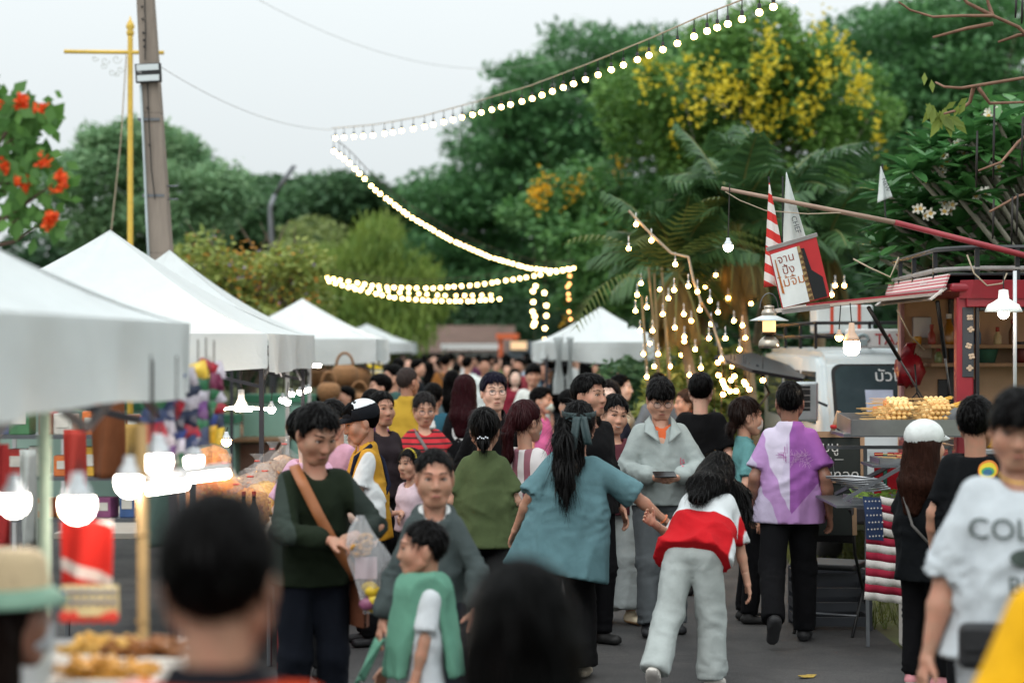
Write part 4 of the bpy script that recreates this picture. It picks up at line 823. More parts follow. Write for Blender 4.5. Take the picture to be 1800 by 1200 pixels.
# ------------------------------------------------------------------ lamps
def emis(name, col, st): return mat(name, col, .4, var=0, emit=st, ecol=col)
WARM = emis('bulb_warm', 'ffd488', 24); PALMB = emis('bulb_palm', 'ffb860', 65); COOL = emis('led_cool', 'fff2e6', 50); SOFT = emis('led_warm_white', 'ffe9d0', 45); AMBER = emis('bulb_amber', 'ffb26a', 7)
DARK = mat('black_plastic', '141416', .5, var=.1); GREY = mat('grey_metal', '6f7276', .4, var=.12, vscale=8, metal=.7); WHITEP = mat('white_plastic', 'dedede', .45, var=.04); WIREM = mat('wire_dark', '2a2622', .7, var=0); ROPE = mat('rope_pale', 'a89a86', .9, var=.1)
def bulb_mesh(r, m, name='bulb'):
    mb = MB(); mb.lathe([(.003, -r * .35), (r * .55, -r * .4), (r * .88, -r * .75), (r, -r * 1.2), (r * .9, -r * 1.65), (r * .55, -r * 2.0), (.002, -r * 2.15)], (0, 0, 0), 12)
    o = mb.build(name, m, None, True); me = o.data; bpy.data.objects.remove(o); return me
def socket_mesh(r, m, cord, name='socket'):
    mb = MB(); mb.lathe([(r * .35, r * .15), (r * .5, r * .1), (r * .5, -r * .1)][::-1], (0, 0, 0), 10); mb.lathe([(r * .52, -r * .5), (r * .5, -.004), (r * .52, r * .9), (r * .3, r * 1.25), (.003, r * 1.3)], (0, 0, 0), 10); mb.tube([(0, 0, r * 1.2), (0, 0, cord)], .004, 5)
    o = mb.build(name, m, None, True); me = o.data; bpy.data.objects.remove(o); return me
def obj_of(name, me, parent, loc):
    o = bpy.data.objects.new(name, me); COL.objects.link(o); o.parent = parent; o.location = loc; return o
def light_string(label, pts, n, r, m, drop=.1, sag=None, group='bulb strings across the street', seed=1, wire=None, skip=0, name='string_lights', wr=.006):
    pts = [Vector(p) for p in pts]; o = thing(name, label, 'string lights', pts[0], group=group); B = pts[0]
    seg = [(b - a).length for a, b in zip(pts, pts[1:])]; tot = sum(seg)
    def at(t):
        d = t * tot
        for a, b, l in zip(pts, pts[1:], seg):
            if d <= l or b is pts[-1]: return a.lerp(b, min(1, d / l))
            d -= l
    mb = MB(); mb.tube([at(i / 40) - B for i in range(41)], wr, 5); mb.build('wire', wire or WIREM, o)
    bm_ = bulb_mesh(r, m); sm = socket_mesh(r, DARK, drop); rr = random.Random(seed)
    for i in range(n):
        t = (i + .5 + rr.uniform(-.16, .16)) / n; p = at(t) - B; p.z -= drop
        b = obj_of('bulb', bm_, o, p); obj_of('socket', sm, b, (0, 0, 0))
    return o
def curve_pts(a, b, sag, n=16):
    a, b = Vector(a), Vector(b); return [a.lerp(b, i / n) + Vector((0, 0, -sag * 4 * (i / n) * (1 - i / n))) for i in range(n + 1)]
def px(*l): return [P(*q) for q in l]
light_string('long string of white bulbs sweeping from the upper right down to the left', px((1420, -48, 12), (1310, -2, 13), (1240, 25, 14.2), (1143, 68, 15.4), (1035, 112, 17), (935, 150, 18.6), (840, 178, 20.4), (740, 205, 22.2), (660, 219, 23.6), (583, 226, 25)), 41, .025, WARM, .1, seed=2, wire=ROPE)
light_string('string of bulbs falling from the left anchor towards the street centre', px((583, 240, 25), (612, 262, 25.8), (660, 313, 27), (720, 360, 28.8), (790, 402, 31), (860, 434, 33.2), (930, 455, 35.2), (975, 460, 36.4), (1012, 455, 37.2)), 52, .026, WARM, .14, seed=3)
light_string('lower string of bulbs sagging across the middle of the street', px((545, 466, 34), (600, 478, 34.5), (680, 490, 35), (760, 492, 35.5), (840, 486, 36), (920, 474, 36.5), (1008, 458, 37)), 36, .028, WARM, .12, seed=4)
light_string('lowest string of bulbs ending over the far crowd', px((560, 474, 34), (620, 492, 34.5), (690, 508, 35), (760, 514, 35.5), (820, 515, 36), (882, 511, 36.5)), 28, .027, WARM, .12, seed=5)
light_string('short string of bulbs running just above the lowest string', px((610, 488, 36), (700, 500, 36.5), (790, 506, 37), (870, 505, 37.5)), 16, .024, WARM, .12, seed=6)
for u, vs_, m, lb in ((939, (503, 512, 531, 548, 556, 567, 572, 607, 614, 624, 630), WARM, 'hanging cascade of bulbs, the left of the two bright ones'), (958, (515, 537, 555, 577, 597, 616), WARM, 'hanging cascade of bulbs, the right of the two bright ones'), (1000, (486, 500, 505, 518, 527, 549, 562), AMBER, 'faint amber hanging cascade near the white canopy')):
    o = thing('string_lights', lb, 'string lights', P(u, 470, 37), group='bulb cascades hanging at the street end'); B = P(u, 470, 37); mb = MB(); mb.tube([(0, 0, .4), P(u, vs_[-1] - 6, 37) - B], .006, 5); mb.build('wire', WIREM, o); bm_ = bulb_mesh(.034 if m is WARM else .026, m); rr = random.Random(u)
    for v in vs_: obj_of('bulb', bm_, o, P(u + rr.uniform(-3, 3), v - 4, 37) - B)
# bulbs on the palms
PB = ((1118, 390, 16.5), (1105, 432, 16.5), (1145, 418, 16.5), (1187, 460, 16.5), (1210, 498, 16.5), (1226, 508, 16.5), (1185, 505, 16.5), (1230, 540, 16.5), (1120, 514, 18), (1117, 542, 18), (1137, 536, 18), (1175, 520, 19), (1165, 548, 19), (1202, 548, 19), (1248, 524, 17.5), (1250, 565, 18), (1125, 577, 19), (1147, 577, 19), (1131, 618, 19), (1157, 618, 19), (1137, 658, 19), (1275, 590, 17), (1246, 590, 17.5), (1203, 588, 19), (1186, 572, 20), (1203, 596, 20), (1232, 642, 17), (1268, 626, 17), (1305, 568, 20), (1320, 530, 21), (1127, 494, 20), (1468, 498, 20), (1484, 498, 20), (1462, 514, 18), (1155, 600, 21), (1178, 640, 20), (1215, 560, 20), (1222, 610, 20), (1240, 500, 21), (1262, 545, 20), (1280, 520, 21), (1290, 560, 20), (1258, 480, 21), (1300, 610, 20), (1196, 540, 21), (1160, 505, 21), (1142, 600, 22), (1212, 655, 20), (1286, 640, 20), (1150, 640, 21), (1198, 620, 21), (1310, 590, 21))
o = thing('string_lights', 'bulbs strung through the palm crowns and trunks', 'string lights', P(1187, 450, 16.5)); B = Vector(o.location); bm_ = bulb_mesh(.019, PALMB); sm = socket_mesh(.019, WHITEP, .08)
mb = MB(); mb.tube([P(a, b, c) - B for a, b, c in ((1105, 370, 16.5), (1118, 384, 16.5), (1145, 412, 16.5), (1180, 445, 16.5), (1210, 452, 16.5), (1218, 490, 16.5), (1232, 530, 16.5), (1250, 560, 17), (1262, 600, 17), (1275, 640, 17))], .012, 6); mb.build('wire', ROPE, o)
for (u, v, y) in PB:
    b = obj_of('bulb', bm_, o, P(u, v, y) - B); obj_of('socket', sm, b, (0, 0, 0))
# overhead wires
for (a, b, sag, lb) in (((440, -8, 24), (990, 100, 34), .5, 'thin overhead wire crossing the sky from the top edge'), ((278, 115, 19), (582, 228, 25), .15, 'thin wire from the floodlight pole to the string anchor')):
    mb = MB(); pp = curve_pts(P(*a), P(*b), sag); mb.tube([p - pp[0] for p in pp], .0032, 5); o = mb.build('overhead_wire', mat('wire_pale', 'a9aaa6', .8, var=0)); o.location = pp[0]; tag(o, lb, 'wire')
# ------------------------------------------------------------------ poles on the left
Y = 19.0; o = thing('utility_pole', 'weathered leaning wooden utility pole with a floodlight', 'pole', (P(283, 605, Y).x, Y, 0)); B = Vector(o.location)
WOODP = mat('pole_wood', '857a70', .95, var=.22, vscale=10, bump=.7, bscale=25, stretch=(1, 1, .12))
mb = MB(); pts = [Vector((P(283 + (v - 445) * .06, v, Y).x, Y, P(0, v, Y).z)) for v in (900, 445, 200, -40)]; pts[0].z = 0
for a, b, w0, w1 in zip(pts, pts[1:], (.24, .215, .185), (.215, .185, .155)):
    vs = [Vector(p) - B for p in (a + Vector((-w0 / 2, -w0 / 2, 0)), a + Vector((w0 / 2, -w0 / 2, 0)), a + Vector((w0 / 2, w0 / 2, 0)), a + Vector((-w0 / 2, w0 / 2, 0)), b + Vector((-w1 / 2, -w1 / 2, 0)), b + Vector((w1 / 2, -w1 / 2, 0)), b + Vector((w1 / 2, w1 / 2, 0)), b + Vector((-w1 / 2, w1 / 2, 0)))]
    mb.add(vs, [(0, 1, 5, 4), (1, 2, 6, 5), (2, 3, 7, 6), (3, 0, 4, 7), (4, 5, 6, 7)])
mb.build('post', WOODP, o, bevel=.012)
mb = MB(); mb.tube([P(247, 150, Y - .12) - B, P(252, 250, Y - .13) - B, P(258, 390, Y - .14) - B, P(262, 470, Y - .15) - B], .013, 7); mb.build('conduit', mat('conduit', 'a9b4b8', .5), o, True)
mb = MB(); mb.tube([P(254, -5, Y - .11) - B, P(256, 60, Y - .11) - B, P(255, 105, Y - .11) - B], .006, 5); mb.tube([P(259, 145, Y - .12) - B, P(262, 220, Y - .12) - B, P(266, 300, Y - .125) - B, P(270, 330, Y - .13) - B, P(272, 350, Y - .13) - B], .006, 5); mb.build('cable', DARK, o)
for v in (327, 350): mb = MB(); mb.tube([P(283, v, Y) - B, P(313, v, Y) - B], .009, 6); mb.build('step_iron', GREY, o)
for v in (12, 34, 58, 82, 71, 190, 255): mb = MB(); u = 249 + v * .055; mb.ball(P(u, v, Y - .1) - B, .012, 6); mb.build('bolt', DARK, o)
for v in (212, 345): mb = MB(); u = 262 + (v - 212) * .06; mb.box(P(u + 3, v, Y) - B, (.215, .215, .025)); mb.build('band', GREY, o)
f = thing('floodlight', 'black framed rectangular floodlight on the utility pole', 'floodlight', P(260, 128, Y - .16)); Rf = Matrix.Rotation(R(-3), 3, 'Y')
mb = MB(); mb.box((0, .03, 0), (.25, .06, .185), Rf); mb.build('housing', DARK, f, bevel=.006)
for z in (.052, -.052): mb = MB(); mb.box(Rf @ Vector((0, -.004, z)), (.215, .012, .058), Rf); mb.build('lens', mat('lamp_lens', 'c9d0d2', .25, var=.03), f)
lettering('lettering', 'FSL', .03, Matrix.Translation((-.08, -.003, .005)) @ Matrix.Rotation(R(90), 4, 'X'), mat('print_white', 'd8d8d8', .6), f)
mb = MB(); mb.box((0, .09, .0), (.05, .08, .05)); mb.build('bracket', GREY, f)
Y = 21.0; o = thing('yellow_pole', 'yellow painted pole with finial, crossbar and iron scrolls', 'pole', (P(229, 605, Y).x, Y, 0)); B = Vector(o.location); YP = mat('paint_pole_yellow', 'd9b44a', .5, var=.12, vscale=20)
mb = MB(); zt = P(0, 48, Y).z; mb.lathe([(.035, 0), (.033, 2), (.029, zt - .12), (.03, zt - .1)], (0, 0, 0), 12); mb.build('shaft', YP, o, True)
mb = MB(); mb.lathe([(.03, zt - .1), (.045, zt - .06), (.03, zt - .03), (.05, zt + .0), (.036, zt + .04), (.012, zt + .08), (.003, zt + .12)], (0, 0, 0), 12); mb.build('finial', YP, o, True)
mb = MB(); mb.tube([P(113, 91, Y) - B, P(288, 93, Y) - B], .022, 10); mb.build('crossbar', YP, o, True)
SCR = mat('scroll_iron', 'b9bdb8', .6)
for k, (u, v, rr_) in enumerate(((167, 103, 6), (185, 107, 8), (182, 116, 6), (205, 104, 9), (197, 127, 7), (212, 122, 7), (205, 130, 5))):
    mb = MB(); mb.tube([P(u + rr_ * (1 - t * .12) * math.cos(t), v + rr_ * (1 - t * .12) * math.sin(t), Y) - B for t in np.linspace(0, 7, 22)] , .0045, 4); mb.build('scroll', SCR, o)
mb = MB(); mb.tube([P(222, 97, Y - .05) - B, P(212, 250, Y - .05) - B, P(195, 410, Y - .05) - B], .007, 5); mb.build('guy_rope', ROPE, o)
Y = 40.0; o = thing('street_lamp', 'slender double-armed street lamp above the orange leafed shrub', 'lamp post', (P(480, 605, Y).x, Y, 0)); B = Vector(o.location); mb = MB(); a = P(480, 600, Y); a.z = 0
mb.tube([a - B, P(479, 450, Y) - B, P(475, 365, Y) - B, P(483, 342, Y) - B], [.09, .07, .055, .05], 8); mb.build('post', GREY, o, True)
for du in (0, 5): mb = MB(); mb.tube([P(483, 342, Y) - B, P(498 + du, 315, Y) - B, P(515 + du, 291, Y) - B], [.035, .03, .025], 7); mb.build('arm', GREY, o, True)
# ------------------------------------------------------------------ pop-up canopies
CANV = mat('canvas_white', 'd9dede', .75, var=.07, vscale=1.6, bump=.5, bscale=4, vthin=.25, wrinkle=.25); LEGM = mat('leg_dark', '3a3a40', .45, metal=.4); TAN = mat('bamboo', 'a58655', .6, var=.2, vscale=9)
def tent(label, cx, cy, rz, w_, d_, eave=2.03, peak=2.92, val=.28, legm=None, canv=None, legs=(1, 1, 1, 1), seed=1, scallop=.03, pw=1.35):
    canv = canv or CANV; o = thing('canopy_tent', label, 'canopy', (cx, cy, 0), rz, group='pop-up canopies of the market'); hw, hd_ = w_ / 2, d_ / 2; rr = np.random.default_rng(seed); ph = rr.uniform(0, 6, 8)
    cor = [(hw, -hd_), (hw, hd_), (-hw, hd_), (-hw, -hd_)]; mb = MB()
    for i in range(4):
        a, b = Vector(cor[i]), Vector(cor[(i + 1) % 4])
        def fn(t, m, a=a, b=b, i=i):
            e = a.lerp(b, t); p = e * (1 - m); sag = (.045 * math.sin(math.pi * t) + .012 * math.sin(t * 19 + ph[i]) * math.sin(math.pi * t)) * (1 - m) ** .5 * (1 if m > 0 else 0)
            return (p.x, p.y, eave + (peak - eave) * m ** pw - sag * 1.6 + .008 * math.sin(9 * t + ph[i]) * math.sin(7 * m))
        mb.grid(fn, 16, 14)
    mb.build('roof_cloth', canv, o, True)
    for i in range(4):
        a, b = Vector(cor[i]), Vector(cor[(i + 1) % 4]); nn = Vector(((b - a).y, -(b - a).x)).normalized(); L = (b - a).length; mb = MB()
        def fn(t, m):
            e = a.lerp(b, t) + nn * (.004 + .032 * m * math.sin(t * L * 5 + ph[i]) * (1 if .02 < t < .98 else 0) + .016 * m * math.sin(t * L * 11 + ph[i + 4])); return (e.x, e.y, eave - .035 * math.sin(math.pi * t) * 0 + .002 - m * (val + scallop * math.sin(t * math.pi) + .02 * math.sin(t * 7 + ph[i])))
        mb.grid(fn, 36, 5); mb.build('valance', canv, o, True)
    for i, (x, y) in enumerate(cor):
        if legs[i]: mb = MB(); mb.box((x * .965, y * .965, (eave + .0) / 2), (.034, .034, eave - .02)); mb.box((x * .965, y * .965, .01), (.09, .09, .02)); mb.build('leg', legm or LEGM, o)
    mb = MB()
    for i in range(4):
        a, b = Vector(cor[i]) * .955, Vector(cor[(i + 1) % 4]) * .955; m_ = a.lerp(b, .5)
        mb.beam((a.x, a.y, eave - .04), (m_.x, m_.y, eave - .34), .016, .026); mb.beam((b.x, b.y, eave - .04), (m_.x, m_.y, eave - .34), .016, .026); mb.beam((a.x, a.y, eave - .4), (m_.x, m_.y, eave - .05), .016, .026); mb.beam((b.x, b.y, eave - .4), (m_.x, m_.y, eave - .05), .016, .026)
    mb.build('truss', LEGM, o); return o
tent('closest white canopy filling the left edge, valance blurred', -2.75, 6.0, 0, 3, 3, peak=2.95, val=.25, seed=2, scallop=.03)
mb = MB(); mb.tube([(0, 0, 0), (.004, 0, .8), (0, 0, 1.72)], [.018, .0165, .015], 9); [mb.lathe([(.0175, z - .006), (.0205, z), (.0175, z + .006)], (0, 0, 0), 9) for z in (.25, .55, .85, 1.15, 1.4)]; o = mb.build('bamboo_pole', TAN, None, True); o.location = (P(250, 900, 5.6).x, 5.6, 0); tag(o, 'upright bamboo pole in front of the snack stall, beside the closest man', 'pole')
tent('white canopy with a tall pointed peak left of the yellow pole', -3.345, 16.1, 0, 3, 3, peak=2.9, seed=3)
tent('white canopy right behind the pointed one, by the utility pole', -3.32, 18.75, 0, 2.6, 2, eave=2.04, peak=2.86, seed=4, legm=mat('leg_white', 'cfcfcf', .5))
tent('white canopy of the second row, only its peak showing behind the yellow pole', -4.6, 23.2, 0, 3, 3, peak=3.0, seed=5)
tent('smaller white canopy over the brown basket stall', -2.88, 26.6, 0, 2.2, 2.6, eave=2.02, peak=2.58, val=.3, seed=6)
tent('dark grey canopy beyond the basket stall', -4.6, 46, 0, 3, 3, eave=2.1, peak=2.75, canv=mat('canvas_grey', '4d5157', .8, bump=.3, bscale=5), seed=7)
tent('small white canopy at the end of the left row', -3.9, 52, 0, 2.6, 3, eave=2.0, peak=2.5, seed=8)
tent('white canopy under the palms at the right', 1.23, 27, R(4), 1.75, 2.2, eave=1.98, peak=2.47, val=.24, seed=9)
CV2 = CANV
o = thing('gathered_curtain', 'gathered white curtain tied to the post of the canopy under the palms', 'curtain', (P(985, 600, 25.7).x, 25.7, 0)); B = Vector(o.location)
for k, (u, wd) in enumerate(((982, 10), (1002, 7))):
    mb = MB(); mb.grid(lambda a, b, u=u, wd=wd: P(u + (a - .5) * 2 * wd * (1 - .55 * math.sin(math.pi * min(1, b * 1.3))) , 592 + b * 100, 25.7 + .05 * math.sin(a * 22)) - B, 24, 14); mb.build('cloth_panel', CANV, o, True)
# ------------------------------------------------------------------ left stalls
def table(label, x0, x1, y0, y1, z, m, skirt=None):
    o = thing('stall_table', label, 'table', ((x0 + x1) / 2, (y0 + y1) / 2, 0), group='stall tables'); mb = MB(); mb.box((0, 0, z - .02), (x1 - x0, y1 - y0, .04)); mb.build('tabletop', m, o, bevel=.006)
    for sx in (-1, 1):
        for sy in (-1, 1): mb = MB(); mb.tube([(sx * (x1 - x0) * .46, sy * (y1 - y0) * .46, 0), (sx * (x1 - x0) * .46, sy * (y1 - y0) * .46, z - .04)], .016, 7); mb.build('leg', GREY, o)
    if skirt:
        mb = MB(); mb.grid(lambda a, b: ((x1 - x0) / 2 + .01 + .012 * math.sin(a * 40), (a - .5) * (y1 - y0), (z - .05) * (1 - b)), 40, 3); mb.build('skirt', skirt, o, True)
    return o
table('snack table under the pointed canopy, stacked with clear bags', -2.75, -1.42, 11.6, 15.2, .82, mat('table_white', '8d877d', .6), mat('skirt_red', '8a2a2a', .9))
table('food counter under the closest canopy', -2.2, -.98, 4.75, 6.0, 1.04, mat('counter_steel', '9a9c9e', .35, metal=.6))
table('basket stall table far down the left row', -4.2, -2.75, 23.5, 27.5, .8, mat('table_wood', '7a5a3c', .7))
SNK = [mat('snack_%d' % i, c, .7, var=.35, vscale=55, bump=1.0, bscale=90, col2=c2) for i, (c, c2) in enumerate((('b86a14', 'e09a36'), ('a85a18', 'd08028'), ('c8922c', 'e0b658'), ('7d4a2c', 'b89c80')))]
BAGM = mat('clear_bag', 'e4e4e4', .12, var=0, alpha=.11, spec=.7, bump=.8, bscale=18)
def snack_bag(label, p, r, h, mi, seed):
    o = thing('snack_bag', label, 'bag', p, group='clear bags of snacks on the stall table'); rr = np.random.default_rng(seed); ph = rr.uniform(0, 6, 6)
    def wob(mb, a): mb.v = [tuple(Vector(v) + Vector((math.sin(v[2] * 30 + ph[0] + 3 * v[1] / r), math.sin(v[2] * 26 + ph[1]), 0)) * a) for v in mb.v]; return mb
    mb = MB(); mb.lathe([(.01, .004), (r * .8, .004), (r * .97, h * .12), (r * .95, h * .42), (r * .75, h * .58), (r * .2, h * .64), (.005, h * .66)], (0, 0, 0), 18); V = np.array(mb.v); V += (rr.normal(0, .006, V.shape)); mb.v = [tuple(q) for q in V]; mb.build('contents', SNK[mi], o, True)
    rg = random.Random(seed); mb = MB()
    for k in range(60):
        a = rg.uniform(0, 6.28); z = rg.uniform(.02, h * .6); q = r * (.93 if z < h * .45 else .93 * (1 - (z - h * .45) / (h * .3))); Rm = Matrix.Rotation(rg.uniform(0, 6), 3, 'X') @ Matrix.Rotation(rg.uniform(0, 6), 3, 'Z'); mb.box((q * math.cos(a), q * math.sin(a), z), (.03, .012, .01), Rm)
    c = mb.build('snack_pieces', SNK[(mi + 1) % 3], o); c['kind'] = 'stuff'
    mb = MB(); mb.lathe([(.01, 0), (r * .9, .0), (r * 1.05, h * .12), (r * 1.04, h * .45), (r * .8, h * .66), (r * .28, h * .8), (.018, h * .86), (.03, h * .93), (.05, h), (.052, h)], (0, 0, 0), 20); wob(mb, .008); mb.build('film', BAGM, o, True)
    mb = MB(); mb.lathe([(.02, h * .85), (.022, h * .86), (.02, h * .875)], (0, 0, 0), 10); mb.build('tie', mat('tie_band', 'c0392b', .6), o)
bag_lb = ['at the front corner of the table', 'with a tall knotted top, lit orange by the lamp', 'beside the pole of the pointed canopy', 'in the middle of the heap', 'partly behind the bottles', 'at the back under the hanging lamp', 'lying low at the edge of the heap', 'topmost of the heap', 'with brown and white chips near the dark post', 'behind the head of the closest man', 'at the rear end of the snack table', 'next to the dark post at the far end']
for i, (u, v, y, r_, h_, mi) in enumerate(((440, 906, 12.0, .12, .36, 0), (352, 905, 12.2, .13, .44, 1), (465, 890, 12.8, .13, .34, 2), (395, 895, 12.5, .13, .42, 0), (415, 905, 12.05, .11, .3, 2), (385, 868, 13.4, .14, .4, 2), (330, 915, 11.9, .12, .34, 1), (374, 830, 12.7, .12, .34, 0), (452, 862, 13.6, .15, .36, 3), (310, 890, 12.6, .13, .42, 1), (478, 845, 14.5, .15, .4, 3), (500, 840, 14.9, .13, .42, 3))):
    p = P(u, v, y); p.x = min(p.x, -1.54); p.z = .82 if i != 7 else 1.06; snack_bag('clear plastic bag of golden snacks ' + bag_lb[i], p, r_, h_, mi, 500 + i)
for i, (u, lb) in enumerate(((428, 'dark sauce bottle standing left of its twin by the snack bags'), (446, 'dark sauce bottle standing right of its twin by the snack bags'))):
    o = thing('sauce_bottle', lb, 'bottle', (P(u, 900, 11.65).x, 11.66, .82)); mb = MB(); mb.lathe([(.03, 0), (.032, .01), (.032, .13), (.012, .18), (.011, .22), (.014, .225)], (0, 0, 0), 12); mb.build('glass', mat('bottle_dark', '1c120c', .15, spec=.6), o, True); mb = MB(); mb.lathe([(.0125, .218), (.013, .245), (.002, .247)], (0, 0, 0), 10); mb.build('cap', mat('cap_red', 'a33324', .5), o)
def led_bulb(label, p, r, m, cord=.15, shade=None, body=None, warm=False):
    o = thing('hanging_bulb', label, 'light bulb', p); B_ = body or mat('led_body', 'cdd2d6', .4); mb = MB(); mb.lathe([(r * .98, 0), (r, -r * .5), (r * .85, -r * .95), (r * .45, -r * 1.3), (.003, -r * 1.4)], (0, 0, 0), 16); mb.build('globe', m, o, True)
    mb = MB(); mb.lathe([(r * .97, .001), (r * .75, r * .55), (r * .42, r * 1.05), (r * .4, r * 1.5), (.004, r * 1.55)], (0, 0, 0), 14); mb.build('body', B_, o, True); mb = MB(); mb.tube([(0, 0, r * 1.5), (0.01, 0, cord + r * 1.5)], .004, 5); mb.build('cord', WIREM, o); return o
for (u, v, y, r_, lb) in ((25, 872, 5.0, .036, 'large glowing white bulb at the left edge under the closest canopy'), (136, 876, 5.0, .044, 'large glowing white bulb beside the red banner'), (228, 838, 5.6, .04, 'glowing white bulb next to the bamboo coloured pole'), (278, 800, 6.2, .045, 'glowing white bulb below the hanging toy packets'), (340, 802, 7.6, .04, 'glowing white bulb over the snack bags')): led_bulb(lb, P(u, v, y), r_, COOL, .03)
for (a, b, y, lb) in (((235, 852), (400, 832), 6.6, 'long white tube lamp stretching across the snack stall'), ((250, 862), (325, 852), 6.0, 'short white tube lamp beneath the long one')):
    o = thing('tube_lamp', lb, 'lamp', P(*a, y)); B = Vector(o.location); e = P(*b, y + .3) - B; mb = MB(); mb.tube([(0, 0, 0), e], .013, 10); mb.build('tube', COOL, o, True); mb = MB(); mb.beam(Vector((0, 0, .028)), e + Vector((0, 0, .028)), .03, .02); mb.build('batten', WHITEP, o)
    mb = MB(); mb.tube([e * .2 + Vector((0, 0, .03)), e * .2 + Vector((0, 0, .42))], .003, 5); mb.tube([e * .8 + Vector((0, 0, .03)), e * .8 + Vector((0, 0, .42))], .003, 5); mb.build('cord', WIREM, o)
o = thing('blade_lamp', 'folding four-blade lamp glowing under the pointed canopy', 'lamp', P(424, 712, 15)); mb = MB(); mb.lathe([(.06, -.03), (.05, 0), (.025, .05), (.025, .12), (.003, .125)], (0, 0, 0), 14); mb.build('body', WHITEP, o, True)
for k in range(4):
    a = k * math.pi / 2 + .35; Rm = Matrix.Rotation(a, 3, 'Z') @ Matrix.Rotation(R(6), 3, 'Y'); mb = MB(); mb.box(Rm @ Vector((.13, 0, -.012)), (.15, .085, .016), Rm); mb.build('blade', SOFT, o, bevel=.006)
mb = MB(); mb.lathe([(.055, -.03), (.045, -.045), (.002, -.05)], (0, 0, 0), 14); mb.build('disc', SOFT, o, True); mb = MB(); mb.tube([(0, 0, .12), (0, 0, .4)], .012, 6); mb.build('hanger', DARK, o)
for i, (u, v, y, r_) in enumerate(((477, 716, 15.5, .033), (497, 700, 16.4, .03), (505, 704, 16.8, .028), (513, 690, 17.3, .025), (527, 687, 17.8, .025), (536, 684, 18.2, .025), (542, 682, 18.8, .025))): led_bulb('small white bulb, %s from the dark post of the pointed canopy' % ('first second third fourth fifth sixth seventh'.split()[i]), P(u, v, y), r_, COOL, .12)['group'] = 'bulb row on the pointed canopy'
led_bulb('warm bulb glowing just above the stacked snack bags', P(398, 772, 12.2), .032, emis('bulb_stall', 'ffb25c', 230), .03)
# hanging toy packets
cols = ('3a4a8c', '6b3f7d', 'b32a3c', 'd9a52b', '2f6e4a', '2b3550', 'c9c3cf', '7c2f52', 'e0b93a', '40507a'); rr = random.Random(3)
strips = [(270, 668, 7.2), (288, 660, 7.3), (306, 655, 7.4), (330, 650, 7.6), (348, 640, 7.8), (362, 636, 7.9), (376, 640, 8.0)]
slb = ['outermost strip of toy packets by the bamboo coloured pole', 'second strip of toy packets from the bamboo coloured pole', 'third strip of toy packets, with pale wrappers', 'middle strip of toy packets at the canopy corner', 'strip of toy packets just past the canopy corner', 'strip of toy packets with a red pouch at the top', 'last strip of toy packets, yellow pouches showing']
for i, (u, v, y) in enumerate(strips):
    o = thing('packet_strip', slb[i], 'toy packets', P(u, v, y), group='strips of hanging toy packets'); n = 7 if i < 3 else 6; mb = MB(); mb.tube([(0, 0, .1), (0, 0, -n * .052)], .003, 5); mb.build('string', WIREM, o)
    for k in range(n):
        c = cols[rr.randrange(len(cols))]; mb = MB(); Rm = Matrix.Rotation(rr.uniform(-.5, .5), 3, 'Y') @ Matrix.Rotation(rr.uniform(-.6, .6), 3, 'Z'); mb.grid(lambda a, b: Vector((rr.gauss(0, .002), 0, -.03 - k * .052)) + Rm @ Vector(((a - .5) * .085, -.018 * math.sin(math.pi * a) * math.sin(math.pi * b), (b - .5) * .075)), 6, 6); mb.grid(lambda a, b: Vector((0, .002, -.03 - k * .052)) + Rm @ Vector(((.5 - a) * .085, .018 * math.sin(math.pi * a) * math.sin(math.pi * b), (b - .5) * .075)), 6, 6)
        mb.build('packet', mat('foil_' + c, c, .35, var=.4, vscale=18, spec=.6), o, True)
def drape(name, label, cat, u0, u1, v0, v1, y, m, amp=.02, nw=3, parent=None):
    B = P((u0 + u1) / 2, v0, y); mb = MB(); mb.grid(lambda a, b: P(u0 + (u1 - u0) * a, v0 + (v1 - v0) * b, y) - B + Vector((0, amp * math.sin(a * nw * 6.28 + b * 1.5) * (.3 + b), 0)), 28, 12); o = mb.build(name, m, parent, True, solid=.004); o.location = B
    if cat: tag(o, label, cat)
    return o
def stripes(name, cols_, scale, axis=2, off=0, rough=.85, tilt=0):   # hard bands along an object axis
    if name in MATS: return MATS[name]
    m = mat(name, cols_[0], rough, var=0); nt = m.node_tree; b = nt.nodes['Principled BSDF']; tc = nt.nodes['Texture Coordinate']; sx = nd(nt, 'ShaderNodeSeparateXYZ'); nt.links.new(tc.outputs['Object'], sx.inputs[0])
    ad = nd(nt, 'ShaderNodeMath', operation='MULTIPLY_ADD'); nt.links.new(sx.outputs[axis], ad.inputs[0]); ad.inputs[1].default_value = scale; ad.inputs[2].default_value = off
    if tilt:
        t2 = nd(nt, 'ShaderNodeMath', operation='MULTIPLY_ADD'); nt.links.new(sx.outputs[0 if axis == 2 else 2], t2.inputs[0]); t2.inputs[1].default_value = tilt; nt.links.new(ad.outputs[0], t2.inputs[2]); ad = t2
    fr = nd(nt, 'ShaderNodeMath', operation='FRACT'); nt.links.new(ad.outputs[0], fr.inputs[0]); r = nd(nt, 'ShaderNodeValToRGB'); r.color_ramp.interpolation = 'CONSTANT'; e = r.color_ramp.elements; n = len(cols_)
    for i, c in enumerate(cols_):
        if i < 2: q = e[i]; q.position = i / n
        else: q = e.new(i / n)
        q.color = srgb(c)
    nt.links.new(fr.outputs[0], r.inputs[0]); nt.links.new(r.outputs[0], b.inputs['Base Color']); return m
drape('hanging_banner', 'red and white paper banner hanging under the closest canopy', 'banner', 106, 198, 915, 1030, 5.7, stripes('banner_red', ('d8281c', 'd8281c', 'e9d8cf', 'd8281c', 'd8281c'), 5.5, 2, .35, tilt=2), .015, 1.5)
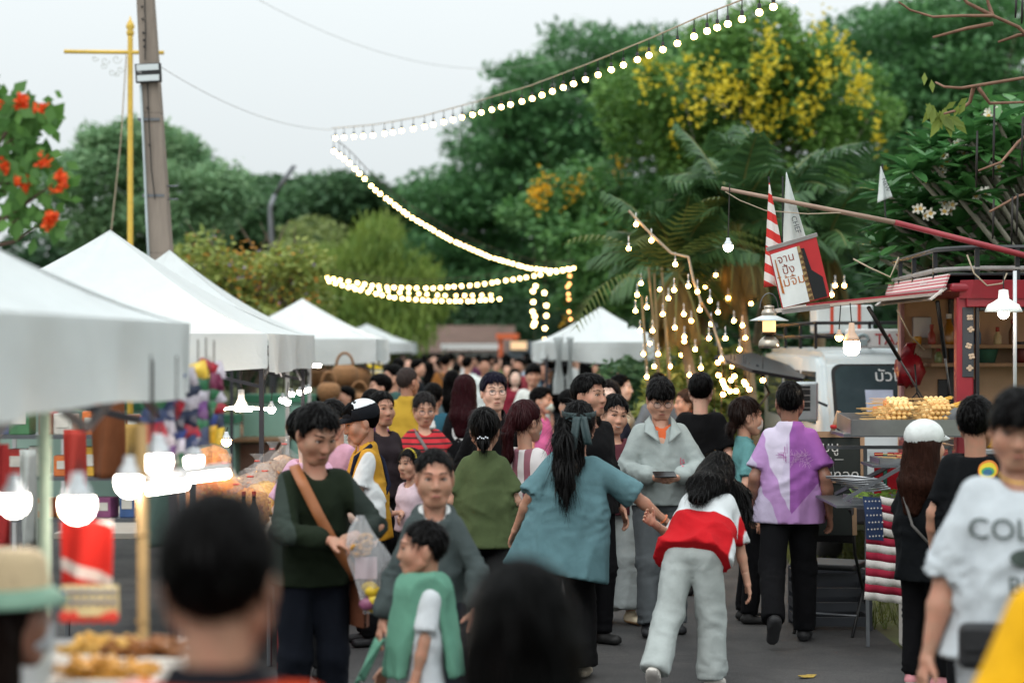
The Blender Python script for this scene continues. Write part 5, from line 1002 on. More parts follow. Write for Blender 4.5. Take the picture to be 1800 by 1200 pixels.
o = drape('scalloped_cloth', 'cream dotted cloth with red scalloped edge below the red banner', 'cloth', 108, 208, 1028, 1082, 5.55, mat('cream_cloth', 'e6d3a0', .9, var=.05), .01, 1); B = Vector(o.location)
for k in range(14): mb = MB(); mb.ball(P(114 + (k % 7) * 14, 1040 + (k // 7) * 18, 5.53) - B, .008, 6); mb.build('dot', mat('dot_blue', '4a5a8a', .8), o)
for k in range(6): mb = MB(); mb.ball(P(113 + k * 17, 1084, 5.55) - B, .018, 8, 0, (1, .4, 1)); mb.build('scallop', mat('scallop_red', 'e0473a', .8), o, True)
for (u0, u1, v0, v1, y, c, lb) in ((160, 218, 700, 840, 8.4, '7a4a30', 'brown bag hanging behind the closest canopy front'), (112, 150, 755, 900, 8.8, 'b8453c', 'red cloth bag hanging behind the closest canopy front'), (-10, 14, 780, 960, 7.5, 'b03a3a', 'dull red cloth hanging at the very left edge'), (35, 62, 790, 960, 9.0, 'b9bdb9', 'pale grey cloth hanging between the red cloths'), (195, 250, 745, 830, 9.4, 'a8874e', 'tan bag hanging beside the brown one'), (238, 300, 862, 960, 9.0, '4f625c', 'grey green jacket hanging above the food counter')): drape('hanging_cloth', lb, 'cloth', u0, u1, v0, v1, y, cloth(c), .04, 1.2)
for (u, y, lb) in ((78, 6.2, 'pale green post behind the closest canopy valance'),): mb = MB(); p = P(u, 800, y); mb.tube([(0, 0, 0), (0, 0, 2.0)], .021, 10); o = mb.build('post', mat('post_green', 'a8b9a2', .6), None, True); o.location = (p.x, y, 0); tag(o, lb, 'post')
# trays of fried food on the front counter
FOAM = mat('foam_white', 'e4ded6', .8, var=.03); FRY = [mat('fried_%d' % i, c, .6, var=.3, vscale=40, bump=.8, bscale=70) for i, c in enumerate(('c08a35', '8a5526', 'd3a857'))]
for i, (u, v, y, w_, lb) in enumerate(((190, 1150, 5.0, .26, 'pale tray of fried strips at the front of the counter'), (255, 1105, 5.35, .24, 'white foam tray with fried pieces behind the pole'), (180, 1105, 5.4, .22, 'white foam tray of golden food under the scalloped cloth'), (290, 1160, 5.05, .2, 'empty white foam tray by the closest man'))):
    p = P(u, v, y); p.z = 1.04; o = thing('food_tray', lb, 'tray', p); mb = MB(); mb.box((0, 0, .006), (w_, .2, .012)); [mb.box(q, sz) for q, sz in (((0, -.1, .03), (w_, .012, .06)), ((0, .1, .03), (w_, .012, .06)), ((-w_ / 2, 0, .03), (.012, .2, .06)), ((w_ / 2, 0, .03), (.012, .2, .06)))]; mb.build('tray', FOAM, o, bevel=.004)
    if i < 3:
        mb = MB()
        for k in range(70): Rm = Matrix.Rotation(rr.uniform(-.5, .5), 3, 'Y') @ Matrix.Rotation(rr.uniform(0, 6), 3, 'Z'); mb.box((rr.uniform(-.42, .42) * w_, rr.uniform(-.08, .08), .03 + rr.uniform(0, .06)), (.07, .014, .014), Rm)
        q = mb.build('fried_pieces', FRY[i % 3], o); q['kind'] = 'stuff'
# basket stall, far left row
WICK = mat('wicker', '8d6540', .8, var=.3, vscale=20, bump=.7, bscale=60, stretch=(1, 1, 4))
for i, (u, v, y, r_, lb) in enumerate(((592, 668, 26, .17, 'round brown wicker basket hanging at the top left of the basket stall'), (606, 664, 25, .18, 'fat brown wicker basket hung in the middle of the basket stall'), (628, 668, 25.5, .19, 'wide brown wicker basket hung near the canopy post'), (578, 690, 24, .15, 'brown wicker basket standing behind the tan dressed vendor'), (632, 712, 24.5, .17, 'tall brown wicker basket near the mango sign'), (618, 700, 26, .15, 'brown wicker basket below the hanging ones'), (560, 665, 27, .16, 'brown wicker basket hanging beside the white post'), (645, 690, 27, .16, 'pale brown wicker basket under the mango sign'))):
    o = thing('wicker_basket', lb, 'basket', P(u, v + 15, y), group='baskets of the basket stall'); mb = MB(); mb.lathe([(.02, 0), (r_ * .7, .0), (r_, r_ * .7), (r_ * .95, r_ * 1.2), (r_ * .62, r_ * 1.55), (r_ * .55, r_ * 1.5), (.02, r_ * 1.2)], (0, 0, 0), 14); mb.build('body', WICK, o, True); mb = MB(); mb.tube([(r_ * .6 * math.cos(a), 0, r_ * 1.5 + r_ * .9 * math.sin(a)) for a in np.linspace(0, math.pi, 11)], .018, 6); mb.build('handle', WICK, o, True)
o = thing('mango_sign', 'white upright sign with a yellow mango and yellow bands at the row end', 'sign', (P(660, 640, 30).x, 30, 0)); B = Vector(o.location)
def spart(name, u0, u1, v0, v1, y, m): mb = MB(); quadbox(mb, u0, u1, v0, v1, y, .03); mb.v = [tuple(Vector(p) - B) for p in mb.v]; return mb.build(name, m, o)
spart('board', 646, 672, 612, 662, 30, mat('sign_white', 'dfe2e0', .6)); spart('band', 646, 672, 640, 648, 29.96, mat('paint_yellow', '')); spart('band', 646, 672, 655, 660, 29.96, mat('paint_yellow', '')); spart('post', 657, 661, 662, 800, 30, GREY)
mb = MB(); mb.ball(P(660, 625, 29.95) - B, .07, 8, 0, (1.1, .2, .7)); mb.build('mango', mat('mango', 'e2b51e', .5), o, True)
for (u0, u1, v, y, lb) in ((600, 634, 632, 27.4, 'white tube lamp under the basket stall canopy'), (546, 563, 640, 27.6, 'white tube lamp at the edge of the basket stall canopy')):
    mb = MB(); a, b = P(u0, v, y), P(u1, v, y); mb.tube([(0, 0, 0), b - a], .035, 8); q = mb.build('tube_lamp', COOL, None, True); q.location = a; tag(q, lb, 'lamp')

# shelves of small goods behind the closest canopy
q = thing('goods_rack', 'metal rack of small goods behind the closest canopy', 'rack', (P(150, 900, 10.4).x, 10.4, 0)); xa, xb = P(-20, 900, 10.4).x - q.location.x, P(330, 900, 10.4).x - q.location.x; zs = [1.02, 1.24, 1.46]
for x in (xa, xb):
    for y in (-.17, .17): mb = MB(); mb.box((x, y, .85), (.03, .03, 1.7)); mb.build('upright', GREY, q)
for z in zs: mb = MB(); mb.box((0, 0, z), (xb - xa, .36, .02)); mb.build('shelf', GREY, q)
cl = (('b3352c', 'red'), ('d8a63a', 'amber'), ('3c5a8a', 'blue'), ('c9c5bb', 'cream'), ('7a4a2c', 'brown'), ('4a7a52', 'green'), ('d6743a', 'orange'), ('8a4a72', 'plum')); rr = random.Random(19)
for zi, z in enumerate(zs):
    x = xa + .08; k = 0
    while x < xb - .08:
        c, cn_ = cl[(k * 3 + zi * 5) % 8]; w_, h_ = rr.uniform(.07, .12), rr.uniform(.09, .17); b = thing('goods_box', '%s goods box, place %s on the %s shelf of the rack' % (cn_, 'one two three four five six seven eight nine ten eleven twelve'.split()[k], ('low', 'middle', 'high')[zi]), 'box', (q.location.x + x, 10.33, z + .01), rr.uniform(-.3, .3), 'goods on the rack'); mb = MB(); mb.box((0, 0, h_ / 2), (w_, .1, h_)); mb.build('carton', mat('carton_' + c, c, .6, var=.2, vscale=20), b, bevel=.005); mb = MB(); mb.box((0, -.052, h_ * .55), (w_ * .7, .004, h_ * .4)); mb.build('printed_label', mat('label_pale', 'd2cdc2', .7), b); x += w_ + .025; k += 1
        if k > 11: break
# ------------------------------------------------------------------ food truck at the right
RED = mat('truck_red', '8c1f2c', .42, var=.18, vscale=5, bump=.1, bscale=12); PINKW = mat('faded_paint', 'b98a8c', .7, var=.2, vscale=12); BLK = mat('black_paint', '15161a', .4, var=.15); CREAM = mat('inner_cream', 'd0ab88', .7, var=.1, vscale=4); CHAR = mat('charcoal_panel', '34373d', .6, var=.12); RUST = mat('worn_grey', '8d8986', .6, var=.25, vscale=9, metal=.3); STEEL = mat('stainless', 'a3a5a8', .28, var=.12, vscale=7, metal=.85); WOODB = mat('raw_wood', '9a7d62', .75, var=.2, vscale=10, stretch=(1, 1, .3))
X0, X1, Y0, Y1 = 2.99, 4.5, 13.0, 15.0
o = thing('food_truck', 'red food truck with a raised side flap and open serving windows', 'truck', ((X0 + X1) / 2, (Y0 + Y1) / 2, 0)); TRK = o; B = Vector(o.location)
def part(name, lo, hi, m, par=None, bevel=.006, base=None):
    mb = MB(); bb = B if base is None else base; c = (Vector(lo) + Vector(hi)) / 2 - bb; mb.box(c, [abs(hi[i] - lo[i]) for i in range(3)]); return mb.build(name, m, par or o, bevel=bevel)
part('bed', (X0, Y0, .62), (X1, Y1, .74), BLK); part('side_panel', (X0, Y0 + .02, .74), (X0 + .04, Y1, 1.22), RED); part('rear_panel', (X0 + .08, Y0, .74), (X1, Y0 + .04, 1.2), RED); part('front_wall', (X0, Y1 - .04, .74), (X1, Y1, 2.3), CREAM); part('far_wall', (X1 - .04, Y0, .74), (X1, Y1 - .05, 1.2), CREAM)  # far wall cut low, an unseen gap added to let skylight in
part('corner_pillar', (X0, Y0, .74), (X0 + .115, Y0 + .1, 2.27), RED, bevel=.012); part('pillar_panel', (X0 + .035, Y0 - .008, 1.73), (X0 + .112, Y0 - .002, 2.2), CHAR)
part('far_pillar', (X0, Y1 - .12, .74), (X0 + .03, Y1 - .045, 2.27), PINKW)
fl = o.children[-1]
for k, (dz, dx) in enumerate(((.02, .0), (.1, .012), (.17, -.008), (.28, .006), (.36, .0))):
    mb = MB()
    for q in range(4): a = q * 1.57 + k; mb.ball(Vector((X0 + .085 + dx + .013 * math.cos(a), Y0 - .011, 1.77 + dz + .013 * math.sin(a))) - B, .012, 6, 0, (1, .25, .8))
    mb.build('painted_flower', mat('flower_print', 'b8a28c', .7), o)
part('roof', (X0 - .05, Y0 - .05, 2.3), (X1 + .05, Y1, 2.36), RED, bevel=.02); part('rear_fascia', (X0 + .06, Y0 - .035, 2.2), (X1, Y0 + .06, 2.3), RED); mb = MB()
mb.add([Vector(p) - B for p in ((X0 + .02, Y0 - .02, 2.38), (X0 + .1, Y0 - .06, 2.38), (X1, Y0 - .06, 2.38), (X1, Y0 - .04, 2.26), (X0 + .08, Y0 - .04, 2.26), (X0 + .02, Y0 - .0, 2.26))], [(0, 1, 4, 5), (1, 2, 3, 4)]); mb.build('rear_visor', RED, o, solid=.02)
mb = MB(); mb.add([Vector(p) - B for p in ((X0 - .06, Y0 - .04, 2.42), (X0 - .06, Y1, 2.42), (X0 - .09, Y1, 2.33), (X0 - .09, Y0 - .02, 2.33))], [(0, 1, 2, 3)]); mb.build('side_fascia', stripes('faded_fascia', ('b03a48', 'c9b9b6', 'b5596a', 'd4cdc9'), 22, 2, .2, .6), o, solid=.015)
mb = MB(); mb.add([Vector(p) - B for p in ((X0 - .07, Y0 - .01, 2.33), (X0 - .07, Y1, 2.33), (X0 - .17, Y1 + .02, 2.25), (X0 - .17, Y0 + .02, 2.25))], [(0, 1, 2, 3)]); mb.build('rain_hood', mat('hood_white', 'c9c4c0', .6, var=.15), o, solid=.012)
lettering('lettering', 'ลูกชิ้นทอด', .055, Matrix.Translation(Vector((X0 - .088, (Y0 + Y1) / 2 - .35, 2.382)) - B) @ Matrix.Rotation(R(-90), 4, 'Z') @ Matrix.Rotation(R(80), 4, 'X'), mat('print_white', ''), o)
# window frame on the rear
for lo, hi in (((X0 + .125, Y0 - .012, 1.2), (X0 + .15, Y0 + .03, 2.2)), ((X0 + .15, Y0 - .012, 2.175), (X1, Y0 + .03, 2.2))): part('window_frame', lo, hi, BLK)
for z, n in ((1.92, 'shelf'), (1.78, 'shelf')): part(n, (X0 + .16, Y1 - .45, z), (X1 - .05, Y1 - .05, z + .03), WOODB)
part('counter', (X0 + .14, Y0 + .12, 1.2), (X1 - .06, Y1 - .5, 1.24), STEEL); part('dark_opening', (X0 + .3, Y1 - .06, 1.45), (X0 + .62, Y1 - .045, 1.68), BLK); part('inner_post', (X0 + .38, Y1 - .09, 1.3), (X0 + .42, Y1 - .05, 2.3), BLK)
part('meter_box', (X0 + .1, Y1 - .1, 2.0), (X0 + .24, Y1 - .05, 2.16), WHITEP); part('fuse_box', (X0 + .07, Y1 - .09, 1.98 - .14), (X0 + .25, Y1 - .05, 1.96), mat('box_cream', 'c9b39a', .6))
# roof rack
for z, r_ in ((2.46, .018), (2.6, .018)):
    mb = MB(); mb.tube([Vector(p) - B for p in ((X0 - .06, Y1 - .15, z - .02), (X0 - .06, Y0 + .35, z), (X0 + .12, Y0 - .02, z), (X1, Y0 - .02, z))], r_, 8); mb.build('rack_rail', BLK if z > 2.5 else RUST, o, True)
for p in ((X0 - .06, Y1 - .4, 0), (X0 - .06, Y1 - .9, 0), (X0 - .06, Y0 + .4, 0), (X0 + .13, Y0 - .02, 0), (X0 + .4, Y0 - .02, 0), (X0 + .9, Y0 - .02, 0)): mb = MB(); q = Vector(p) - B; mb.box(q + Vector((0, 0, 2.48)), (.03, .03, .24)); mb.build('rack_post', BLK, o)
part('rack_floor', (X0 - .04, Y0, 2.41), (X1, Y1 - .1, 2.43), BLK)
# raised side flap with struts
A_, B_, C_, D_ = Vector((X0 - .08, Y0 + .1, 2.3)), Vector((X0 - .08, Y1 - .1, 2.3)), Vector((X0 - 1.02, Y1 - .25, 2.2)), Vector((X0 - 1.0, Y0 + .1, 2.205)); mb = MB(); mb.add([q - B for q in (A_, B_, C_, D_)], [(0, 1, 2, 3)]); mb.build('side_flap', mat('flap_white', 'd2cdc8', .55, var=.08), o, solid=.03)
mb = MB(); mb.beam(A_ - B + Vector((0, -.02, .012)), D_ - B + Vector((0, -.02, .012)), .012, .014); mb.build('flap_trim', RED, o)
for a, b in (((X0 - .56, Y0 + .18, 2.2), (X0 - .02, Y0 + .95, 1.55)), ((X0 - .1, Y0 + .14, 2.24), (X0 + .12, Y0 + .7, 1.55))):
    a, b = Vector(a) - B, Vector(b) - B; mb = MB(); mb.tube([a, a.lerp(b, .55)], .015, 8); q = mb.build('strut', BLK, o, True); mb = MB(); mb.tube([a.lerp(b, .5), b], .007, 7); mb.build('rod', STEEL, q, True)
for sx, sy in ((X0 + .14, Y0 + .5), (X1 - .14, Y0 + .5), (X0 + .6, Y1 + 1.0), (X1 - .14, Y1 + 1.0)):
    mb = MB(); My = Matrix.Rotation(R(90), 3, 'Y'); mb.lathe([(.16, -.08), (.28, -.08), (.29, -.04), (.29, .04), (.28, .08), (.16, .08)], Vector((sx, sy, .29)) - B, 20, 0, My); q = mb.build('wheel', mat('tyre', '17171a', .9), o, True); mb = MB(); mb.lathe([(.02, -.085), (.16, -.085), (.16, .085), (.02, .085)], Vector((sx, sy, .29)) - B, 16, 0, My); mb.build('rim', STEEL, q)
part('cab', (X0 + .45, Y1 + .02, .45), (X1 - .05, Y1 + 1.5, 1.9), RED, bevel=.08); part('rear_lamp', (X0 + .02, Y0 - .02, .8), (X0 + .1, Y0 - .002, .95), mat('lamp_red', 'a31a14', .2)); part('bumper', (X0, Y0 - .08, .45), (X1, Y0 - .01, .58), BLK, bevel=.02)
# things inside the truck
def jar(label, p, prof, m, cat='jar', name='jar', capm=None, n=14):
    q = thing(name, label, cat, p); mb = MB(); mb.lathe(prof, (0, 0, 0), n); mb.build('body', m, q, True)
    if capm: zt = prof[-1][1]; mb = MB(); mb.lathe([(prof[-1][0] * 1.08 + .002, zt - .004), (prof[-1][0] * 1.08 + .002, zt + .03), (.003, zt + .032)], (0, 0, 0), n); mb.build('lid', capm, q)
    return q
jar('amber oil bottle with a clear top on the truck shelf', (X0 + .33, Y1 - .3, 1.95), [(.04, 0), (.042, .02), (.042, .12), (.02, .17), (.018, .2)], mat('oil_amber', '9a6a1c', .15, spec=.6), 'bottle', 'oil_bottle', WHITEP)
jar('green plastic tub on the lower truck shelf', (X0 + .62, Y1 - .3, 1.81), [(.06, 0), (.085, .1), (.09, .105), (.075, .1), (.06, .03)], mat('tub_green', '3c6a5a', .4), 'tub', 'plastic_tub')
jar('pale pot with a dark lid on the truck shelf', (X0 + .92, Y1 - .3, 1.81), [(.08, 0), (.09, .02), (.09, .12), (.085, .13)], mat('pot_red', '6a2a24', .4), 'pot', 'cooking_pot', BLK)
jar('small yellow jar on the truck shelf by the strut', (X0 + .1, Y1 - .26, 1.95), [(.03, 0), (.032, .05), (.028, .06)], mat('jar_yellow', 'c9962a', .3), 'jar', 'spice_jar')
jar('dark jar beside the amber oil bottle', (X0 + .45, Y1 - .28, 1.95), [(.045, 0), (.046, .1), (.035, .11)], BLK, 'jar', 'spice_jar')
jar('grey basin at the truck serving side', (X0 - .02, Y0 + .55, 1.36), [(.12, 0), (.125, .01), (.17, .14), (.178, .142), (.165, .135), (.115, .02), (.01, .018)], mat('basin_grey', '4d5558', .4), 'basin', 'basin', n=22)
q = thing('plastic_bag', 'red plastic bag hanging inside the truck by the far pillar', 'bag', (X0 + .02, Y1 - .35, 1.75)); mb = MB(); rr = random.Random(8)
mb.lathe([(.02, -.12), (.09, -.1), (.12, .0), (.09, .09), (.03, .15), (.05, .2)], (0, 0, 0), 14); V = np.array(mb.v) + np.random.default_rng(2).normal(0, .012, (len(mb.v), 3)); mb.v = [tuple(x) for x in V]; mb.build('body', mat('bag_red', '9c1626', .35, var=.2, vscale=10), q, True)
for k in range(6): mb = MB(); mb.tube([Vector((.05 + .03 * math.cos(k + t), -.04 + .02 * k * .2, .12 - t * .06 + .05 * math.sin(3 * t + k))) for t in np.linspace(0, 3, 12)], .004, 4); mb.build('tangled_cord', ROPE, q)
for i, (pts, m, lb) in enumerate((([(1700, 448, 12.95), (1712, 480, 12.9), (1735, 502, 12.9), (1762, 498, 12.9), (1770, 480, 12.9)], ROPE, 'pale cord looping below the truck roof'), ([(1608, 640, 13.6), (1612, 690, 13.6), (1620, 705, 13.6), (1610, 716, 13.6), (1603, 700, 13.6), (1612, 690, 13.6)], DARK, 'black cord looped on a nail inside the truck'), ([(1500, 455, 13.1), (1528, 470, 13.05), (1565, 487, 13), (1580, 452, 13)], ROPE, 'pale rope sagging from the pole to the roof rack'), ([(1577, 545, 13.2), (1600, 590, 13.4), (1625, 615, 13.6)], ROPE, 'pale cable from the meter box to the red bag'))):
    mb = MB(); a = P(*pts[0]); mb.tube([P(*p) - a for p in pts], .006, 5); q = mb.build('cord', m, None, True); q.location = a; tag(q, lb, 'cord')
led_bulb('bare warm bulb hanging inside the food truck', (X0 + .75, Y0 + .9, 2.12), .03, emis('bulb_truck', 'ffd9a8', 60), .05)
rr = random.Random(40)
for k, (x, y, z, hh, c, lb) in enumerate(((.22, .25, 1.24, .2, 'b8482a', 'red sauce bottle at the truck window'), (.3, .3, 1.24, .18, 'c9962a', 'yellow sauce bottle at the truck window'), (.4, .26, 1.24, .22, '2a2420', 'dark sauce bottle at the truck window'), (.52, .3, 1.24, .16, 'd6d2c8', 'white squeeze bottle at the truck window'), (.2, 1.7, 1.95, .12, '9a3a2a', 'red tin on the truck shelf'), (.55, 1.72, 1.95, .14, '4a6a8a', 'blue tin on the truck shelf'), (.7, 1.7, 1.95, .1, 'c9b98a', 'cream tub on the upper truck shelf'), (.82, 1.72, 1.95, .16, '6a4a2a', 'brown bottle at the end of the truck shelf'), (.25, 1.7, 1.81, .09, '7a8a5a', 'olive bowl stack on the lower truck shelf'), (.42, 1.7, 1.81, .09, 'b9b2a8', 'pale cup stack on the lower truck shelf'))):
    jar(lb, (X0 + x, Y0 + y, z), [(.028, 0), (.03, .01), (.03, hh * .6), (.014, hh * .85), (.012, hh)], mat('ware_' + c, c, .35, var=.12), 'bottle' if 'bottle' in lb else 'container', 'condiment', mat('cap_red', ''))
# pole across the roof with a hanging bulb, enamel lamp, lantern and bulbs
a, b, c = P(1268, 331, 12.9), P(1573, 391, 12.9), P(1900, 474, 12.9); o = thing('roof_pole', 'long pole, bare wood then red, tied across the truck roof', 'pole', a); mb = MB(); mb.tube([(0, 0, 0), b - a], [.013, .017], 8); mb.build('wood_end', mat('pole_pale', '9b8272', .7, var=.2), o, True); mb = MB(); mb.tube([b - a, c - a], [.019, .021], 8); mb.build('red_end', mat('pole_red', '8f2a33', .5), o, True)
mb = MB(); mb.tube([q - a for q in px((1275, 337, 12.88), (1300, 352, 12.88), (1345, 370, 12.88), (1420, 376, 12.88), (1478, 374, 12.88))], .004, 5); mb.build('cord', ROPE, o)
o = led_bulb('white bulb on a cord from the end of the roof pole', P(1280, 431, 12.88), .032, SOFT, .36); mb = MB()
o = thing('enamel_lamp', 'white enamel lamp shade with a glowing bulb before the truck window', 'lamp', P(1764, 545, 12.5)); mb = MB(); mb.lathe([(.118, -.012), (.12, -.008), (.1, .035), (.055, .06), (.035, .075), (.03, .13), (.004, .135)], (0, 0, 0), 24); mb.build('shade', mat('enamel_white', 'cfd8da', .3, var=.03, vthin=.15), o, True)
mb = MB(); mb.ball((0, 0, -.02), .037, 12); mb.build('bulb', SOFT, o, True); mb = MB(); mb.tube([(0, 0, .13), (0, 0, .25)], .004, 5); mb.build('cord', DARK, o)
mb = MB(); p = P(1784, 690, 12.6); mb.tube([(0, 0, -.2), (0, 0, P(0, 476, 12.6).z - p.z)], .0125, 10); o = mb.build('white_pole', mat('pole_white', 'c9cdd0', .4), None, True); o.location = p; tag(o, 'thin white upright pole beside the enamel lamp', 'pole')
p = P(1497, 600, 12.6); o = thing('large_bulb', 'large cylindrical white bulb glowing under the side flap', 'light bulb', p); mb = MB(); mb.lathe([(.052, .0), (.053, -.05), (.048, -.075), (.03, -.088), (.002, -.09)], (0, 0, 0), 18); mb.build('globe', SOFT, o, True); mb = MB(); mb.lathe([(.0515, .001), (.045, .03), (.022, .06), (.018, .12), (.003, .122)], (0, 0, 0), 16); mb.build('body', mat('bulb_body_tan', 'c9a890', .5), o, True); mb = MB(); mb.tube([(0, 0, .12), (-.01, 0, .25)], .004, 5); mb.build('cord', WIREM, o)
led_bulb('small warm bulb left of the large cylindrical bulb', P(1475, 590, 12.6), .026, WARM, .16, body=mat('bulb_body_tan', ''))
o = thing('pressure_lantern', 'old nickel pressure lantern hanging lit from the flap corner', 'lantern', P(1352, 612, 12.6)); s = 1 / 270
NIK = mat('nickel', 'a89f92', .28, var=.2, vscale=14, metal=.9)
mb = MB(); mb.lathe([(.02, 0), (.066, .001), (.072, .012), (.066, .045), (.045, .07), (.028, .078), (.026, .1)], (0, 0, 0), 20); mb.build('tank', NIK, o, True); mb = MB(); mb.lathe([(.03, .088), (.048, .09), (.048, .104), (.03, .106)], (0, 0, 0), 18); mb.build('gallery', mat('brass_dark', '5b4330', .4, metal=.8), o, True)
mb = MB(); mb.lathe([(.043, .107), (.043, .19), (.041, .191)], (0, 0, 0), 18); mb.build('glass', mat('lantern_glass', 'ffdca0', .3, var=.1, emit=1.6, ecol='ffcf8a'), o, True); mb = MB(); mb.ball((0, 0, .14), .018, 8); mb.build('mantle', SOFT, o, True)
mb = MB(); mb.lathe([(.125, .178), (.127, .182), (.05, .212), (.045, .214)], (0, 0, 0), 26); mb.build('hood', mat('enamel_white', ''), o, True); mb = MB(); mb.lathe([(.045, .212), (.052, .225), (.045, .245), (.03, .255), (.034, .262), (.034, .275), (.004, .282)], (0, 0, 0), 18); mb.build('vent', NIK, o, True)
mb = MB(); mb.tube([(.06 * math.cos(a), 0, .26 + .1 * math.sin(a)) for a in np.linspace(0, math.pi, 9)], .003, 5); mb.build('bail', GREY, o); mb = MB(); mb.tube([(.03, -.02, .09), (.085, -.02, .085), (.09, -.02, .07)], .005, 6); mb.build('pump_knob', GREY, o)
# sign boards and pennants on the flap
BW = Matrix.Translation(P(1402, 480, 12.55)) @ Matrix.Rotation(R(-14), 4, 'Y') @ Matrix.Rotation(R(4), 4, 'X')
o = thing('stall_sign', 'tilted white menu sign with brown and red print standing on the side flap', 'sign', P(1402, 480, 12.55)); Ml = Matrix.Translation(-P(1402, 480, 12.55)) @ BW
def slab(name, poly, th, m, dy=0, par=None): mb = MB(); mb.prism(poly, th, Ml @ Matrix.Translation((0, dy, 0))); return mb.build(name, m, par or o)
slab('board', [(-.15, -.2), (.17, -.2), (.17, .205), (-.15, .19)], .02, mat('sign_red', 'b8282c', .5, var=.1)); slab('white_panel', [(-.145, -.195), (.03, -.195), (.03, .17), (-.145, .16)], .006, mat('sign_white', ''), -.016); slab('tan_strip', [(.032, -.19), (.062, -.19), (.05, .17), (.032, .17)], .006, mat('sign_tan', 'a68a5c', .7), -.016); slab('black_strip', [(.064, -.19), (.15, -.19), (.15, -.06), (.09, .0), (.075, .15), (.055, .15)], .006, BLK, -.016); slab('top_bar', [(-.16, .185), (.18, .2), (.18, .225), (-.16, .21)], .03, RUST)
for k in range(9): slab('bristle', [(.034, -.18 + k * .037), (.058, -.185 + k * .037), (.058, -.16 + k * .037), (.034, -.17 + k * .037)], .004, mat('sign_brown', '5e4328', .7), -.021)
lettering('lettering', 'จาน\nปิ้ง', .075, Ml @ Matrix.Translation((-.055, -.0205, .075)) @ Matrix.Rotation(R(90), 4, 'X'), mat('print_brown', '8a3a22', .7), o); lettering('lettering', 'ไม้จิ้ม', .085, Ml @ Matrix.Translation((-.05, -.0205, -.04)) @ Matrix.Rotation(R(90), 4, 'X'), mat('print_ochre', 'b0662a', .7), o)
slab('pencil_mark', [(-.13, -.1), (-.115, -.11), (-.122, .12), (-.128, .12)], .004, mat('print_ochre', ''), -.021)
mb = MB(); mb.beam(P(1375, 548, 12.6) - P(1402, 480, 12.55), P(1458, 538, 12.6) - P(1402, 480, 12.55), .05, .03); mb.build('ledge', RUST, o)
def pennant(label, ap, b0, b1, y, m, pole=None, txt=None, waves_=.02):
    A = P(*ap, y); B0, B1 = P(*b0, y), P(*b1, y); q = thing('pennant', label, 'flag', A, group='pennants above the food truck'); mb = MB(); mb.grid(lambda a, b: (A.lerp(B0.lerp(B1, a), .02 + .98 * b)) - A + Vector((0, waves_ * math.sin(a * 9 + b * 2) * b, 0)), 16, 16); f_ = mb.build('cloth', m, q, True, solid=.003)
    if pole: mb = MB(); mb.tube([P(*pole[0], y + .02) - A, P(*pole[1], y + .02) - A], .006, 6); mb.build('staff', DARK, q)
    if txt:
        for (t, u, v, sz, an) in txt: lettering('lettering', t, sz, Matrix.Translation(P(u, v, y - .03) - A) @ Matrix.Rotation(R(90), 4, 'X') @ Matrix.Rotation(R(an), 4, 'Z'), mat('print_dark', '3a4048', .7), q)
    return q
pennant('red and white striped pennant beside the tilted menu sign', (1352, 318), (1343, 505), (1387, 500), 12.75, stripes('pennant_stripe', ('c8322c', 'd9d5d0'), 8.5, 2, .2, tilt=5), ((1351, 310), (1366, 440)))
pennant('tall white pennant with grey lettering behind the striped one', (1382, 300), (1376, 432), (1420, 432), 12.95, mat('pennant_white', 'c4ccca', .85, var=.06), ((1376, 310), (1376, 450)), [('CHEF', 1399, 395, .05, -72)])
pennant('small white pennant over the yellow foliage', (1548, 291), (1543, 356), (1568, 346), 14.5, mat('pennant_white', ''), ((1551, 288), (1557, 385)), [('NEW', 1557, 325, .045, -70)])
# ------------------------------------------------------------------ skewer display
def trayob(label, x0, x1, y0, y1, z, h, slope=0):
    q = thing('steel_tray', label, 'tray', ((x0 + x1) / 2, (y0 + y1) / 2, z), group='steel trays of the skewer stand'); w_, d_ = x1 - x0, y1 - y0; mb = MB(); mb.box((0, 0, .004), (w_, d_, .008)); q1 = mb.build('base', STEEL, q)
    for c, sz in (((0, -d_ / 2, h / 2), (w_, .006, h)), ((0, d_ / 2, h / 2), (w_, .006, h)), ((-w_ / 2, 0, h / 2), (.006, d_ + .006, h)), ((w_ / 2, 0, h / 2), (.006, d_ + .006, h))): mb = MB(); mb.box(c, sz); mb.build('side', STEEL, q)
    q.rotation_euler = (R(slope), 0, 0); return q
o = thing('skewer_stand', 'folding steel rack carrying the skewer trays beside the truck', 'stand', (2.45, 12.3, 0)); B = Vector(o.location)
for a, b in (((2.3, 12.5, 0), (2.3, 12.6, 1.28)), ((2.85, 12.0, 0), (2.85, 12.6, 1.28)), ((2.42, 11.75, 0), (2.42, 11.75, 1.0)), ((2.85, 12.6, 0), (2.85, 11.7, 1.0)), ((2.05, 11.7, 1.0), (2.85, 11.7, 1.0)), ((2.05, 12.6, 1.28), (2.85, 12.6, 1.28)), ((2.02, 11.8, 1.0), (2.45, 11.75, 1.25)), ((2.1, 12.55, .98), (2.5, 11.85, 1.3))): mb = MB(); mb.beam(Vector(a) - B, Vector(b) - B, .022, .022); mb.build('bar', GREY, o)
mb = MB(); mb.box(Vector((2.5, 12.35, 1.38)) - B, (.85, .5, .02)); mb.build('upper_shelf', GREY, o); mb = MB(); mb.box(Vector((2.5, 12.0, 1.205)) - B, (.6, .4, .015)); mb.build('middle_shelf', GREY, o); mb = MB(); mb.box(Vector((2.42, 12.15, .965)) - B, (.9, .8, .015)); mb.build('lower_shelf', GREY, o)
